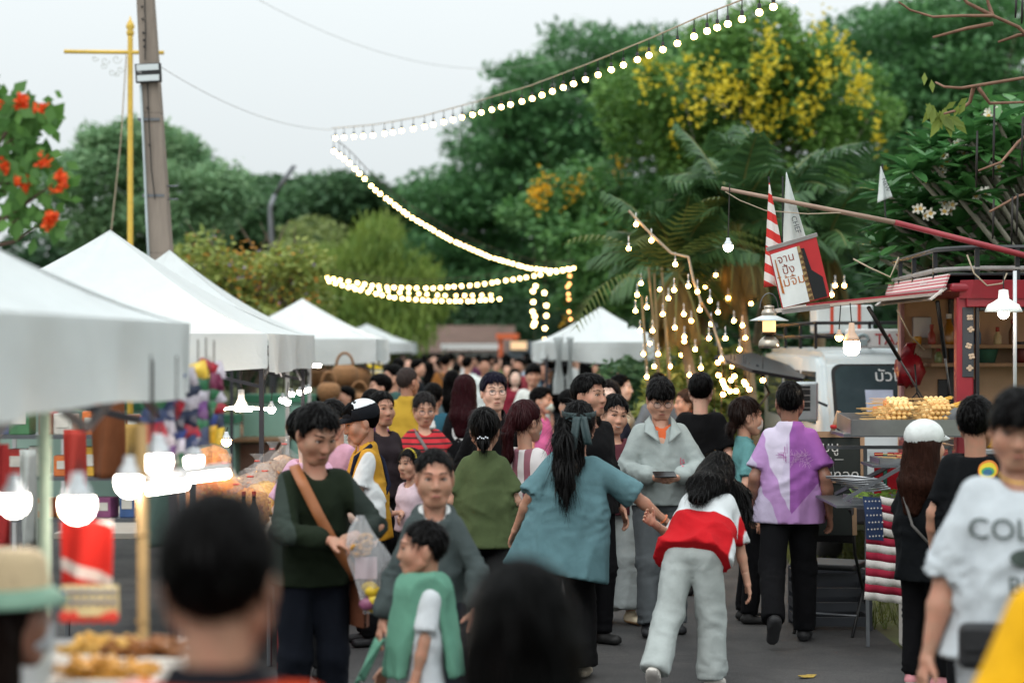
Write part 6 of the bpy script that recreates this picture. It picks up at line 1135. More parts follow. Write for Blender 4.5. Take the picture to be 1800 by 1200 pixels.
trayob('deep steel tray heaped with meatball skewers', 2.12, 2.92, 12.1, 12.6, 1.392, .1, 3); trayob('shallow steel tray with red glazed skewers below the deep tray', 2.25, 2.78, 11.85, 12.15, 1.215, .035); trayob('steel tray of green vegetables on the lower shelf', 2.1, 2.55, 11.9, 12.25, .975, .03); trayob('steel tray of fried tofu against the red pillar', 2.75, 3.0, 12.55, 12.95, 1.46, .08, 0)
BALL = [mat('meatball_%d' % i, c, .55, var=.25, vscale=30, bump=.4, bscale=60) for i, c in enumerate(('d8ac68', 'c08c4c', 'e2c084'))]; STK = mat('bamboo_stick', 'cda76a', .7)
bme = []
for i in range(3): mb = MB(); mb.ball((0, 0, 0), .0165, 7, 0, (1, 1, .9)); t_ = mb.build('t', BALL[i], None, True); bme.append(t_.data); bpy.data.objects.remove(t_)
mb = MB(); mb.tube([(-.13, 0, 0), (.11, 0, 0)], .0022, 5); t_ = mb.build('t', STK); sme = t_.data; bpy.data.objects.remove(t_); mb = MB(); mb.tube([(-.02, 0, 0), (.1, 0, 0)], .017, 8); t_ = mb.build('t', mat('sausage_orange', 'd0662a', .4), None, True); sau = t_.data; bpy.data.objects.remove(t_); mb = MB(); mb.box((.03, 0, 0), (.13, .03, .014)); t_ = mb.build('t', mat('tofu_yellow', 'd2a548', .6, var=.2, vscale=30), None); tof = t_.data; bpy.data.objects.remove(t_)
mb = MB(); mb.ball((0, 0, 0), .017, 7, 0, (1.2, .9, .7)); t_ = mb.build('t', mat('glaze_red', '8a2216', .25, var=.35, vscale=40, spec=.6), None, True); red_ = t_.data; bpy.data.objects.remove(t_)
rr = random.Random(12)
def skewer(label, p, rz_, kind, tilt=0):
    q = thing('skewer', label, 'skewer', p, rz_, group='skewers on the stand'); q.rotation_euler = (0, tilt, rz_); obj_of('stick', sme, q, (0, 0, 0))
    if kind in (0, 1, 2):
        for k in range(4): obj_of('meatball', bme[kind], q, (-.01 + k * .032, 0, 0))
    elif kind == 3: obj_of('sausage', sau, q, (0, 0, 0))
    elif kind == 4: obj_of('tofu_slice', tof, q, (0, 0, 0))
    else:
        for k in range(4): obj_of('glazed_piece', red_, q, (.0 + k * .03, 0, 0))
    return q
nm = ('front', 'second', 'third', 'fourth', 'fifth', 'sixth', 'seventh', 'eighth', 'ninth', 'tenth', 'eleventh', 'twelfth')
for row in range(10):
    for lay in range(4):
        if lay and row in (0,): continue
        for col in range(2):
            x = 2.36 + col * .24 + rr.uniform(-.02, .02) + lay * .03; y = 12.14 + row * .044 + rr.uniform(-.01, .01); z = 1.44 + lay * .03 + (y - 12.1) * .16
            kind = (3 if row > 7 and lay == 2 and col == 0 else rr.choice((0, 0, 1, 2)))
            skewer('%s %s skewer of the %s file in the deep tray, %s layer' % ({0: 'tan meatball', 1: 'brown meatball', 2: 'pale meatball', 3: 'orange sausage'}[kind], '', nm[row], ('bottom', 'lower', 'upper', 'top')[lay] + (', stick end side' if col == 0 else ', pillar side')), (x, y, z), rr.uniform(-.12, .12), kind, rr.uniform(-.06, .06))
for k in range(8): skewer('yellow tofu skewer, %s of the pile by the red pillar' % nm[k], (2.8 + .04 * (k % 3), 12.6 + .045 * k * .9, 1.5 + .025 * (k % 4)), rr.uniform(-.3, .3), 4, -.25)
for k in range(10): skewer('red glazed skewer, %s of the shallow tray' % nm[k], (2.4 + .05 * (k % 4), 11.9 + .024 * k, 1.24 + .012 * (k % 3)), rr.uniform(-.3, .3), 5)
for k in range(5): skewer('orange sausage skewer, %s at the back of the deep tray' % nm[k], (2.36 + .03 * k, 12.52 + rr.uniform(-.03, .02), 1.53), rr.uniform(-.1, .1), 3, .04)
mb = MB()
for k in range(70):
    p = Vector((2.12 + rr.uniform(0, .4), 11.93 + rr.uniform(0, .28), .99 + rr.uniform(0, .04))); d = Vector((rr.uniform(-1, 1), rr.uniform(-1, 1), rr.uniform(0, .5))).normalized(); s_ = d.orthogonal().normalized() * .015; mb.add([p, p + d * .03 + s_, p + d * .06, p + d * .03 - s_], [(0, 1, 2, 3)])
q = mb.build('cut_vegetables', leafmat('salad', '4f7a2a', 'a9bf5a', .3)); tag(q, 'heap of cut green vegetables on the lower shelf tray', 'vegetables', kind='stuff')
for k in range(6):
    a, b = P(1452 + k * 9, 838 + k * 4.5, 11.95), P(1545 + k * 4, 842 + k * 3.2, 11.8); o = thing('steel_tongs', 'steel tongs fanned out on the lower shelf, %s from the top' % nm[k], 'tongs', a, group='tongs on the lower shelf')
    for sg in (-1, 1): mb = MB(); m_ = (b - a) * .5 + Vector((0, 0, sg * .012)); mb.tube([(0, 0, sg * .003), m_, b - a], [.005, .007, .006], 6); mb.build('arm', STEEL, o, True)
# flag cloth under the shelf
FW, FH = .23, .62; a = P(1517, 880, 11.62); o = thing('flag_cloth', 'worn striped flag with a starred blue corner hanging from the lower shelf', 'flag', a)
def fl(x, z, off=0): return Vector((x + .02 * math.sin(z * 5), -.012 * math.sin(x * 60) - .01 * math.sin(z * 14 + x * 12) - off, -z))
cR, cW, cB = cloth('8e2438'), cloth('c3bfbb'), cloth('2c3a58')
for k in range(13):
    z0, z1 = k * FH / 13, (k + 1) * FH / 13; x0 = .105 if k < 5 else 0; mb = MB(); mb.grid(lambda u, v: fl(x0 + (FW - x0) * u, z0 + (z1 - z0) * v - .03 * (1 - u)), 16, 2); mb.build('stripe', cR if k % 2 else cW, o, True, solid=.002)
mb = MB(); mb.grid(lambda u, v: fl(.106 * u, v * FH * 5.4 / 13 - .03 * (1 - u * .45), .004), 12, 8); mb.build('canton', cB, o, True)
for i in range(6):
    for j in range(5):
        c = fl(.012 + j * .021 + (.008 if i % 2 else 0), .0 + i * .042, .008); mb = MB(); mb.add([c + Vector(((.0075 if t % 2 == 0 else .003) * math.sin(t * math.pi / 5), 0, (.0075 if t % 2 == 0 else .003) * math.cos(t * math.pi / 5))) for t in range(10)], [tuple(range(10))]); mb.build('star', cW, o)
# blackboards with chalk lettering
CH = mat('chalk', 'c4c6c4', .95, var=.1, vscale=60)
def board(label, u0, u1, v0, v1, y, lines, tilt):
    c = P((u0 + u1) / 2, (v0 + v1) / 2, y); q = thing('chalk_board', label, 'blackboard', c, group='chalk boards of the skewer stall'); w_, h_ = (u1 - u0) / FPX * y, (v1 - v0) / FPX * y; Mt = Matrix.Rotation(tilt, 4, 'X'); R3 = Mt.to_3x3(); mb = MB(); mb.box((0, 0, 0), (w_, .015, h_), R3); mb.build('slate', mat('slate_black', '1c2422', .8, var=.15), q)
    for s_ in ((0, 0, h_ / 2 + .018, w_ + .06, .04), (-w_ / 2 - .015, 0, 0, .03, h_), (w_ / 2 + .015, 0, 0, .03, h_)): mb = MB(); mb.box(R3 @ Vector(s_[:3]), (s_[3], .03, s_[4]), R3); mb.build('frame', WOODB, q)
    for (t, du, dv, sz) in lines: lettering('lettering', t, sz, Mt @ Matrix.Translation((du, -.0115, dv)) @ Matrix.Rotation(R(90), 4, 'X'), CH, q)
    return q
board('upper chalk board with Thai menu words behind the purple shirt', 1415, 1512, 768, 866, 13.1, [('เมนู', -.03, .12, .1), ('สั่ง —', 0, .04, .06), ('หมูทอด', .03, -.07, .1)], R(-4))
board('lower chalk board with Thai writing near the folding chair', 1432, 1497, 848, 940, 12.9, [('หมูสด', .03, .07, .085)], R(-8))
for (u0, v0, u1, v1, y, lb) in ((1462, 763, 1475, 722, 13.05, 'short tilted wooden peg tied with red string on the upper board'), (1492, 762, 1496, 728, 13.05, 'short upright wooden peg tied with red string on the upper board')):
    a = P(u0, v0, y); o = thing('wooden_peg', lb, 'peg', a); mb = MB(); mb.tube([(0, 0, 0), P(u1, v1, y) - a], .016, 9); mb.build('peg', mat('raw_wood', ''), o, True); mb = MB(); mb.lathe([(.02, 0), (.025, .012), (.02, .024)], (P(u1, v1, y) - a) * .25, 10); mb.build('red_string', mat('string_red', 'b2262a', .8), o)
# folding chair
o = thing('folding_chair', 'black folding chair with padded seat beside the lower chalk board', 'chair', (P(1465, 1000, 13.2).x, 13.2, 0), R(155)); CB = mat('chair_black', '121214', .45)
mb = MB(); mb.box((0, .0, .45), (.4, .4, .04)); mb.build('seat', CB, o, bevel=.015); mb = MB(); mb.box((0, .23, .74), (.4, .025, .24), Matrix.Rotation(R(-10), 3, 'X')); mb.build('backrest', CB, o, bevel=.01)
for sx in (-.2, .2):
    mb = MB(); mb.tube([(sx, -.24, 0), (sx, .19, .55), (sx, .26, .86)], .011, 7); mb.build('leg', CB, o, True); mb = MB(); mb.tube([(sx, .26, 0), (sx, -.17, .45)], .011, 7); mb.build('leg', CB, o, True)
for y_, z_ in ((-.12, .15), (.15, .13)): mb = MB(); mb.tube([(-.2, y_, z_), (.2, y_, z_)], .008, 6); mb.build('crossbar', GREY, o)
# ------------------------------------------------------------------ parked white taxi van
VX0, VX1, VY0, VY1 = 2.68, 4.3, 16.5, 20.6; o = thing('taxi_van', 'white van with roof rack and rooftop taxi board parked behind the food truck', 'van', ((VX0 + VX1) / 2, (VY0 + VY1) / 2, 0)); B = Vector(o.location); VW = mat('van_white', 'b6c0c3', .35, var=.06, vscale=3)
prof = [(VY0 + .12, .35), (VY0, .55), (VY0 + .02, .98), (VY0 + .12, 1.16), (VY0 + .42, 1.82), (VY0 + .62, 1.9), (VY1 - .1, 1.92), (VY1, 1.8), (VY1, .4)]
bm = bmesh.new(); fr = []
for x in (VX0, VX1): fr.append([bm.verts.new(Vector((x, y, z)) - B) for y, z in prof])
bm.faces.new(fr[0]); bm.faces.new(fr[1][::-1])
for i in range(len(prof)): bm.faces.new((fr[0][(i + 1) % len(prof)], fr[0][i], fr[1][i], fr[1][(i + 1) % len(prof)]))
bmesh.ops.recalc_face_normals(bm, faces=bm.faces); bmesh.ops.bevel(bm, geom=[e for e in bm.edges if not (abs(e.verts[0].co.x - e.verts[1].co.x) > .1 and False)], offset=.07, segments=4, affect='EDGES'); me = bpy.data.meshes.new('body'); bm.to_mesh(me); bm.free(); me.materials.append(VW); me.polygons.foreach_set('use_smooth', np.ones(len(me.polygons), dtype=bool)); vb = bpy.data.objects.new('body', me); COL.objects.link(vb); vb.parent = o
GL = mat('car_glass', '39454a', .06, var=.25, vscale=2.5, spec=.9); RUB = mat('rubber', '121214', .7)  # glass colour lightened and mottled to stand in for reflections
def wpt(x, t, off): y = VY0 + .12 + .3 * t - off * .91; z = 1.16 + .66 * t + off * .41; return Vector((x, y, z)) - B
def rrect(x0, x1, t0, t1, off, r_=.09):
    pts = []
    for cx, ct, a0 in ((x1 - r_, t1 - r_ * 1.3, 0), (x0 + r_, t1 - r_ * 1.3, 90), (x0 + r_, t0 + r_ * 1.3, 180), (x1 - r_, t0 + r_ * 1.3, 270)):
        for k in range(6): a = R(a0 + k * 18); pts.append(wpt(cx + r_ * math.cos(a), ct + r_ * 1.3 * math.sin(a), off))
    return pts
for nm_, inset, off, m in (('windscreen_seal', .0, .012, RUB), ('windscreen', .03, .018, GL)):
    mb = MB(); q = rrect(VX0 + .1 + inset, VX1 - .1 - inset, .02 + inset, .93 - inset, off); mb.add(q, [tuple(range(len(q)))]); ws = mb.build(nm_, m, o)
lettering('lettering', 'บัวใน', .15, Matrix.Translation(wpt(VX0 + .62, .76, .026)) @ Matrix.Rotation(R(64), 4, 'X'), mat('decal_white', 'd9dcdc', .6), o)
mb = MB(); mb.add([wpt(VX0 + .38, .3, .03), wpt(VX0 + .62, .3, .03), wpt(VX0 + .62, .58, .03), wpt(VX0 + .38, .58, .03)], [(0, 1, 2, 3)]); mb.build('windscreen_sticker', mat('sticker_pale', 'b9c4da', .5), o)
for y0, y1 in ((VY0 + .55, VY0 + 1.35), (VY0 + 1.5, VY0 + 2.5), (VY0 + 2.65, VY0 + 3.7)): mb = MB(); mb.box(Vector((VX0 - .004, (y0 + y1) / 2, 1.48)) - B, (.012, y1 - y0, .46)); mb.build('side_window', GL, o, bevel=.005)
mb = MB(); mb.tube([Vector(p) - B for p in ((VX0 + .04, VY0 + .2, 1.42), (VX0 - .16, VY0 + .1, 1.5), (VX0 - .2, VY0 + .08, 1.4))], .012, 7); mi_ = mb.build('mirror_arm', GREY, o, True); mb = MB(); mb.box(Vector((VX0 - .16, VY0 + .06, 1.46)) - B, (.2, .06, .34)); mb.build('mirror', mat('mirror_grey', 'aeb6b9', .15, metal=.5), mi_, bevel=.02)
for x in (VX0 + .25, VX1 - .25):
    mb = MB(); Mx = Matrix.Rotation(R(90), 3, 'X'); mb.lathe([(.09, 0), (.1, .02), (.08, .04), (.003, .05)], Vector((x, VY0 + .0, .8)) - B, 16, 0, Mx); mb.build('headlight', mat('headlight', 'dfe4e6', .1, spec=.8), o, True)
mb = MB(); mb.box(Vector(((VX0 + VX1) / 2, VY0 - .02, .8)) - B, (.8, .04, .14)); mb.build('grille', RUB, o, bevel=.01); mb = MB(); mb.box(Vector(((VX0 + VX1) / 2, VY0 - .04, .5)) - B, (1.64, .1, .16)); mb.build('bumper', CHAR, o, bevel=.03)
for sx in (VX0 + .12, VX1 - .12):
    for sy in (VY0 + .7, VY1 - .7): mb = MB(); My = Matrix.Rotation(R(90), 3, 'Y'); mb.lathe([(.15, -.1), (.28, -.1), (.3, -.05), (.3, .05), (.28, .1), (.15, .1)], Vector((sx, sy, .3)) - B, 20, 0, My); q = mb.build('wheel', MATS['tyre'], o, True); mb = MB(); mb.lathe([(.02, -.105), (.15, -.105), (.15, .105), (.02, .105)], Vector((sx, sy, .3)) - B, 16, 0, My); mb.build('rim', STEEL, q)
for z in (2.02, 2.14): mb = MB(); mb.tube([Vector(p) - B for p in ((VX0 + .02, VY1 - .5, z), (VX0 + .02, VY0 + .7, z), (VX1 - .02, VY0 + .7, z), (VX1 - .02, VY1 - .5, z))], .016, 7); mb.build('rack_rail', BLK, o, True)
for x, y in ((VX0 + .02, VY0 + .7), (VX0 + .02, VY0 + 1.6), (VX0 + .02, VY0 + 2.6), (VX0 + .5, VY0 + .7), (VX0 + 1.0, VY0 + .7)): mb = MB(); mb.box(Vector((x, y, 2.03)) - B, (.025, .025, .24)); mb.build('rack_post', BLK, o)
mb = MB(); mb.box(Vector((VX0 + .66, VY0 + .55, 2.0)) - B, (.8, .12, .17)); tb = mb.build('taxi_board', mat('board_white', 'd6d8d8', .5), o, bevel=.02); lettering('lettering', 'TAXI', .14, Matrix.Translation(Vector((VX0 + .66, VY0 + .484, 1.99)) - B) @ Matrix.Rotation(R(90), 4, 'X'), mat('print_red', 'b03038', .6), tb)
mb = MB(); mb.tube([Vector((VX0 + .4 + .05 * math.cos(a), VY0 + .484, 1.985 + .05 * math.sin(a))) - B for a in np.linspace(0, math.pi, 9)], .014, 6); mb.box(Vector((VX0 + .4, VY0 + .484, 1.965)) - B, (.075, .012, .05)); mb.build('telephone_mark', mat('print_grey', '8fa0a4', .6), tb)
o = thing('cool_box', 'white box with red bands strapped on the van roof rack', 'box', (P(1482, 590, 17.8).x, 17.9, 2.05)); mb = MB(); mb.box((0, 0, .13), (.52, .4, .26)); mb.build('body', mat('box_white', 'cdd3d3', .5), o, bevel=.02)
for x in (-.12, .13): mb = MB(); mb.box((x, 0, .131), (.03, .41, .268)); mb.build('band', mat('band_red', 'c2472f', .6), o)
# dark hatch with bulbs left of the van
o = thing('hatch_awning', 'raised dark hatch hung with small bulbs left of the van', 'awning', P(1325, 626, 18)); B = Vector(o.location); mb = MB(); mb.add([p - B for p in px((1256, 628, 17.2), (1322, 622, 19.0), (1420, 655, 18.6), (1412, 668, 17.0), (1322, 652, 16.9))], [(0, 1, 2, 4), (4, 2, 3)]); mb.build('panel', BLK, o, solid=.03)
mb = MB(); mb.tube([p - B for p in px((1330, 640, 17.4), (1352, 690, 17.6), (1330, 720, 17.6))], .012, 6); mb.build('prop', BLK, o)
o = thing('string_lights', 'cluster of small warm bulbs dangling under the dark hatch', 'string lights', P(1262, 640, 17.3)); B = Vector(o.location); bm_ = bulb_mesh(.021, PALMB); sm = socket_mesh(.021, DARK, .22)
for (u, v) in ((1262, 636), (1263, 658), (1270, 668), (1272, 674), (1275, 680), (1285, 667), (1291, 660), (1283, 686), (1294, 686), (1308, 670), (1311, 675), (1317, 683), (1341, 667), (1271, 692), (1256, 728), (1268, 745), (1300, 735)):
    b = obj_of('bulb', bm_, o, P(u, v - 4, 17.3) - B); obj_of('socket', sm, b, (0, 0, 0))
o = thing('slat_rack', 'small black rack with pale slats beside the van mirror', 'rack', P(1413, 700, 15.5)); mb = MB(); mb.box((0, 0, 0), (.1, .03, .2)); mb.build('panel', BLK, o)
for k in range(4): mb = MB(); mb.box((0, -.02, -.075 + k * .05), (.1, .012, .008)); mb.build('slat', RUST, o)

for (u0, u1, v0, v1, y, m, lb) in ((1537, 1552, 795, 878, 12.75, cloth('a8202a'), 'red cloth hanging behind the skewer stand'), (1551, 1560, 797, 870, 12.76, cloth('3f7466'), 'green strip of cloth hanging behind the skewer stand'), (1560, 1592, 795, 880, 12.75, cloth('b0242e'), 'wide red cloth hanging beside the green strip')): drape('hanging_cloth', lb, 'cloth', u0, u1, v0, v1, y, m, .01, 1)
o = thing('foam_box', 'white foam box standing under the skewer stand', 'box', (2.72, 12.4, 0)); mb = MB(); mb.box((0, 0, .2), (.42, .34, .4)); mb.build('body', FOAM, o, bevel=.02); mb = MB(); mb.box((0, 0, .425), (.45, .37, .05)); mb.build('lid', FOAM, o, bevel=.015)
o = thing('plastic_crate', 'dark plastic crate behind the folding chair', 'crate', (2.2, 13.4, 0))
for z in (.06, .16, .26, .36):
    for c, sz in (((0, -.2, z), (.5, .02, .06)), ((0, .2, z), (.5, .02, .06)), ((-.25, 0, z), (.02, .4, .06)), ((.25, 0, z), (.02, .4, .06))): mb = MB(); mb.box(c, sz); mb.build('slat', CHAR, o)
for x in (-.24, .24):
    for y in (-.19, .19): mb = MB(); mb.box((x, y, .2), (.035, .035, .4)); mb.build('corner_post', CHAR, o)
# ------------------------------------------------------------------ the crowd
def planes(name, base, layers, rough=.9):           # cloth coloured by half-spaces: (normal, offset, colour, wobble)
    if name in MATS: return MATS[name]
    m = mat(name, base, rough, var=0, bump=.25, bscale=420, spec=.15, wrinkle=.3); nt = m.node_tree; b = nt.nodes['Principled BSDF']; tc = nt.nodes['Texture Coordinate']; cur = None
    for (nv, off, col, wob) in layers:
        dp = nd(nt, 'ShaderNodeVectorMath', operation='DOT_PRODUCT'); nt.links.new(tc.outputs['Object'], dp.inputs[0]); dp.inputs[1].default_value = nv; src = dp.outputs['Value']
        if wob:
            n = nd(nt, 'ShaderNodeTexNoise', Scale=wob[1], Detail=2.0); nt.links.new(tc.outputs['Object'], n.inputs['Vector']); ma = nd(nt, 'ShaderNodeMath', operation='MULTIPLY_ADD'); nt.links.new(n.outputs[0], ma.inputs[0]); ma.inputs[1].default_value = wob[0]; nt.links.new(src, ma.inputs[2]); src = ma.outputs[0]
        g_ = nd(nt, 'ShaderNodeMapRange'); g_.inputs[1].default_value = off - .003; g_.inputs[2].default_value = off + .003; nt.links.new(src, g_.inputs[0])
        mx_ = nd(nt, 'ShaderNodeMix', data_type='RGBA'); nt.links.new(g_.outputs[0], mx_.inputs[0]); mx_.inputs[7].default_value = srgb(col)
        if cur is None: mx_.inputs[6].default_value = srgb(base)
        else: nt.links.new(cur, mx_.inputs[6])
        cur = mx_.outputs[2]
    nt.links.new(cur, b.inputs['Base Color']); return m
BLKP = dict(col='0c0c0f'); JEAN = dict(col='1e2636'); GREYP = dict(col='6c7073')
def T_(col, sl='short', **k): return dict(col=col, sleeve=sl, **k)
# --- focus group
# teal tunic
I = figure('person in loose teal tunic with dark ribbon on a ponytail, arm stretched down to another', 990, 302, 705, rz=176, lod=0, fem=True, girth=1.28, hips=1.02, tone=2, roll=-11, bend=6, hy=4, top=dict(col='58787e', sleeve='half', slw=.045, hem=.66, loose=.03, flare=.035, fold=.012), bottom=dict(col='0b0b0d', loose=.03, flare=.02), shoe='b9ad98', sole='c9bfae', hair='pony', armR=(-.66, -.16, .98), poleR=(-.5, .6, -.3), armL=(.3, -.05, .95), footR=(-.12, -.1, .075), footL=(.12, .12, .075), strands=((0, .11, 1.5, .03), (-.005, .17, 1.4, .042), (-.012, .2, 1.25, .046), (-.02, .2, 1.14, .036), (-.025, .19, 1.06, .012)))
o = I['o']; RB = mat('ribbon_teal', '24393b', .6, bump=.3, bscale=60); hc0, RH = I['hc0'], I['RH']; Hh = lambda p: Vector(hc0 + RH @ np.array(p))
for sg in (-1, 1):
    mb = MB(); mb.grid(lambda a, b: Hh((sg * (.012 + .06 * math.sin(math.pi * a * .9)) + .01, .175 + .012 * math.sin(a * 5), .06 - .02 * b + .03 * math.sin(a * 3) * (b - .5) - .03 * a)), 10, 4); mb.build('ribbon_loop', RB, o, True, solid=.006)
    mb = MB(); mb.grid(lambda a, b: Hh((sg * .016 + (a - .5) * .045 + sg * .03 * b, .19 + .03 * math.sin(b * 2.2) + .008 * math.sin(a * 6), .045 - .19 * b * (1 if sg > 0 else .85))), 6, 10); mb.build('ribbon_tail', RB, o, True, solid=.005)
mb = MB(); mb.grid(lambda a, b: Hh((.1 * math.cos(math.pi * (1.0 + a)) * -1, .02 - .0 + .12 * math.sin(math.pi * a), .07 + .03 * (b - .5) - .02 * math.sin(math.pi * a))), 16, 3); mb.build('hair_band', RB, o, True, solid=.004)
mb = MB(); W = Vector(I['wR']); mb.lathe([(.03, -.004), (.034, 0), (.03, .004)], W - Vector((0, 0, 0)), 14, 0, Vector(I['wR'] - I['eR']).to_track_quat('Z', 'Y').to_matrix()); mb.build('bracelet', mat('bracelet', 'c96a3a', .4), o)
# bending figure
up_ = rotx(R(50)) @ v3(0, 0, 1)
I = figure('person bending over in red and white shirt, long black hair hanging, pale trousers', 1222, 312, 0, rz=158, h=1.52, lod=0, fem=True, tone=1, girth=1.04, bend=50, hp=8, top=dict(mat=planes('shirt_red_white', 'b3171f', [(tuple(up_), .745, 'c9ced0', (.07, 5)), ((-1, 0, 0), .185, 'b3171f', None), ((-1, 0, 0), .215, 'c9ced0', None), ((-1, 0, 0), .24, 'b3171f', None)]), col='x', sleeve='half', slw=.03, hem=.84, loose=.035, flare=.02, fold=.012), bottom=dict(col='a9b0ae', loose=.03, flare=.015, fold=1.5), shoe='cdc8c0', sole='8d8984', hair='long', armR=(-.27, -.36, .62), armL=(.34, -.16, 1.08), poleL=(.3, -.2, -.8), footL=(.17, .36, .17, 58), footR=(-.1, -.06, .075, 0), strands=((-.02, -.42, 1.14, .07), (-.08, -.5, 1.06, .075), (-.12, -.47, .97, .06), (-.1, -.42, .9, .03)))
mb = MB(); q = I['T'](-.07, .125, .93); mb.box(Vector(q), (.07, .008, .09), Matrix(tuple(map(tuple, rotx(R(40)))))); mb.build('pocket_label', mat('label_cream', 'c9c4ae', .8), I['o'], bevel=.01)
# purple polo
PM = planes('polo_purple', '8e5599', [((1, 0, 0), .005, 'bfb5cb', None), ((1, 0, .25), .40, 'c6bdd0', (.12, 3.2)), ((1, 0, -.3), -.16, 'aa84b4', (.16, 4.2)), ((1, 0, -.35), -.11, 'b4a9c1', (.16, 4.2)), ((-1, 0, -.9), -.74, 'a87fb2', (.05, 3))])
I = figure('person in half lilac, half purple polo shirt and black trousers walking away', 1388, 268, 672, rz=174, lod=0, tone=3, girth=1.1, top=dict(mat=PM, col='x', sleeve='short', collar=True, hem=.80, loose=.025, flare=.012, slw=.026), bottom=dict(col='0c0c0f', loose=.026), shoe='141416', sole='2a2a2c', hair='crew', armL=(.25, -.06, .88), armR=(-.26, .03, .87), footL=(.12, .4, .2, 58), footR=(-.1, -.08, .075, 0), hy=0)
rr = random.Random(31); mb = MB()
def motif(n, x0, x1, z0, z1, w_, mode):
    out = MB()
    for k in range(n):
        x, z = rr.uniform(x0, x1), rr.uniform(z0, z1); L_ = rr.uniform(.02, .06); a = rr.uniform(0, 6.28) if mode else rr.choice((0, 1.57, .5)); d = Vector((math.cos(a), 0, math.sin(a))); n_ = Vector((-math.sin(a), 0, math.cos(a))) * w_; c = Vector((x, 0, z))
        for j in range(3): c2 = c + d * L_ / 3; out.add([c - n_, c2 - n_, c2 + n_, c + n_], [(0, 1, 2, 3)]); c = c2
    return out
top = I['top']
for (args, c) in (((46, -.11, -.01, 1.17, 1.25, .0011, 1), 'b58ab8'), ((14, .02, .05, 1.17, 1.26, .0011, 0), '9a4a92')):
    mm = motif(*args); V = wrap_on(top, [(v[0], 0, v[2]) for v in mm.v], (0, -1, 0), .004); q = link('shirt_print', V, mm.f, mat('print_' + c, c, .8), I['o']); q['kind'] = 'stuff'
mb = MB(); e = Vector(I['shR'] + (I['eR'] - I['shR']) * .72); mb.add([e + Vector(p) for p in ((-.075, .02, -.03), (-.07, .055, -.03), (-.065, .055, .03), (-.07, .02, .03))], [(0, 1, 2, 3)]); mb.build('sleeve_badge', mat('badge_white', 'd3d3d8', .8), I['o'])
# grey jacket with phone
I = figure('person in pale grey zip jacket over orange shirt, looking down at a phone', 1161, 260, 667, rz=4, lod=0, tone=1, girth=1.1, fat=1.06, hp=20, top=dict(col='98a19f', sleeve='long', vee=.25, hem=.88, loose=.038, slw=.03, neck=.072, fold=.013, name='jacket'), inner=dict(col='d9693f', loose=.008, hem=.96, sleeve='none', neck=.058, scoop=.02), bottom=dict(col='5c6164', loose=.026, fold=1.4), shoe='1b1c1f', sole='141414', hair='bowl', glasses=True, armL=(.075, -.27, 1.08), armR=(-.085, -.27, 1.08), poleL=(1, .4, -.5), poleR=(-1, .4, -.5), palmL=(-.6, .2, .8), palmR=(.6, .2, .8), curl=.5, footR=(-.1, -.12, .075), footL=(.11, .05, .075))
lettering('jacket_emblem', 'Js', .06, Matrix.Translation((.13, -.2, 1.17)) @ Matrix.Rotation(R(90), 4, 'X'), mat('emblem_pink', 'c0506a', .7), I['o'], I['top'], (0, 1, 0))
for sg in (-1, 1):
    mb = MB(); A0, A1, A2, A3 = (Vector(I['T'](sg * x_, y_, z_)) for x_, y_, z_ in ((.072, .035, 1.475), (.105, .02, 1.44), (.125, -.11, 1.375), (.03, -.17, 1.30))); A4 = Vector(I['T'](sg * .06, -.1, 1.42))
    mb.grid(lambda a, b: (A0.lerp(A4, b / .6) if b < .6 else A4.lerp(A3, (b - .6) / .4)).lerp(A1.lerp(A2, min(1, b * 1.15)), a) + Vector((0, -.02 * math.sin(math.pi * a), .006)), 6, 10); mb.build('collar', cloth('98a19f'), I['o'], True, solid=.006)
ph = I['o'].location + Vector((.0, -.36, 1.095)); mb = MB(); mb.box((0, 0, 0), (.15, .075, .009), Matrix.Rotation(R(25), 3, 'X')); q = mb.build('phone', mat('phone_black', '101114', .2), None, bevel=.003); q.location = ph; q.rotation_euler = (0, 0, R(12)); tag(q, 'dark smartphone held in both hands of the person in the grey jacket', 'phone')
# black T-shirt back
figure('person in plain black T-shirt seen from behind beside the bulb cluster', 1232, 226, 657, rz=168, lod=0, tone=0, top=T_('0a0a0c', loose=.032, slw=.03, hem=.82), bottom=BLKP, hair='short', girth=1.05)
# masked person with bun
figure('person in teal top and white mask, hair tied low, looking to the right', 1312, 250, 700, rz=95, lod=0, fem=True, tone=1, top=T_('5d8f90', collar=True, loose=.02), bottom=BLKP, hair='bun', hc='1a0f0b', mask='d9d2cc', hy=8)
# dark jacket profile
figure('person in black jacket with receding hair looking to the right', 1036, 270, 660, rz=38, lod=0, tone=2, fat=1.1, girth=1.12, top=T_('0c0c0e', 'long', collar=True, loose=.03), bottom=BLKP, hair='short', hy=14, footR=(-.12, 0, .075))
figure('person with pale face and dark hair looking out behind the black jacket', 1070, 222, 670, rz=-8, lod=0, fem=True, tone=4, top=T_('20202a'), bottom=BLKP, hair='long', hc='120c0a')
figure('smiling person with white hair clip and pale wide trousers', 1103, 250, 696, rz=18, lod=0, fem=True, tone=1, smile=True, hp=8, hroll=6, x=.72, top=T_('5a3038', loose=.02), bottom=dict(col='aab2b2', loose=.04, flare=.04, len=.92), shoe='d6c8ac', sole='b58d62', hair='pony', footL=(.09, -.12, .075), footR=(-.06, .05, .075))
figure('person in profile with tied dark hair behind the smiling person', 1092, 170, 660, rz=75, lod=1, fem=True, tone=4, top=T_('b9b2a0', loose=.02), bottom=BLKP, hair='bun')
figure('person in profile facing left just behind the plain black T-shirt', 1206, 180, 686, rz=-80, lod=1, fem=True, tone=1, top=T_('4a4a50'), bottom=BLKP, hair='bun', hc='3a2a22')
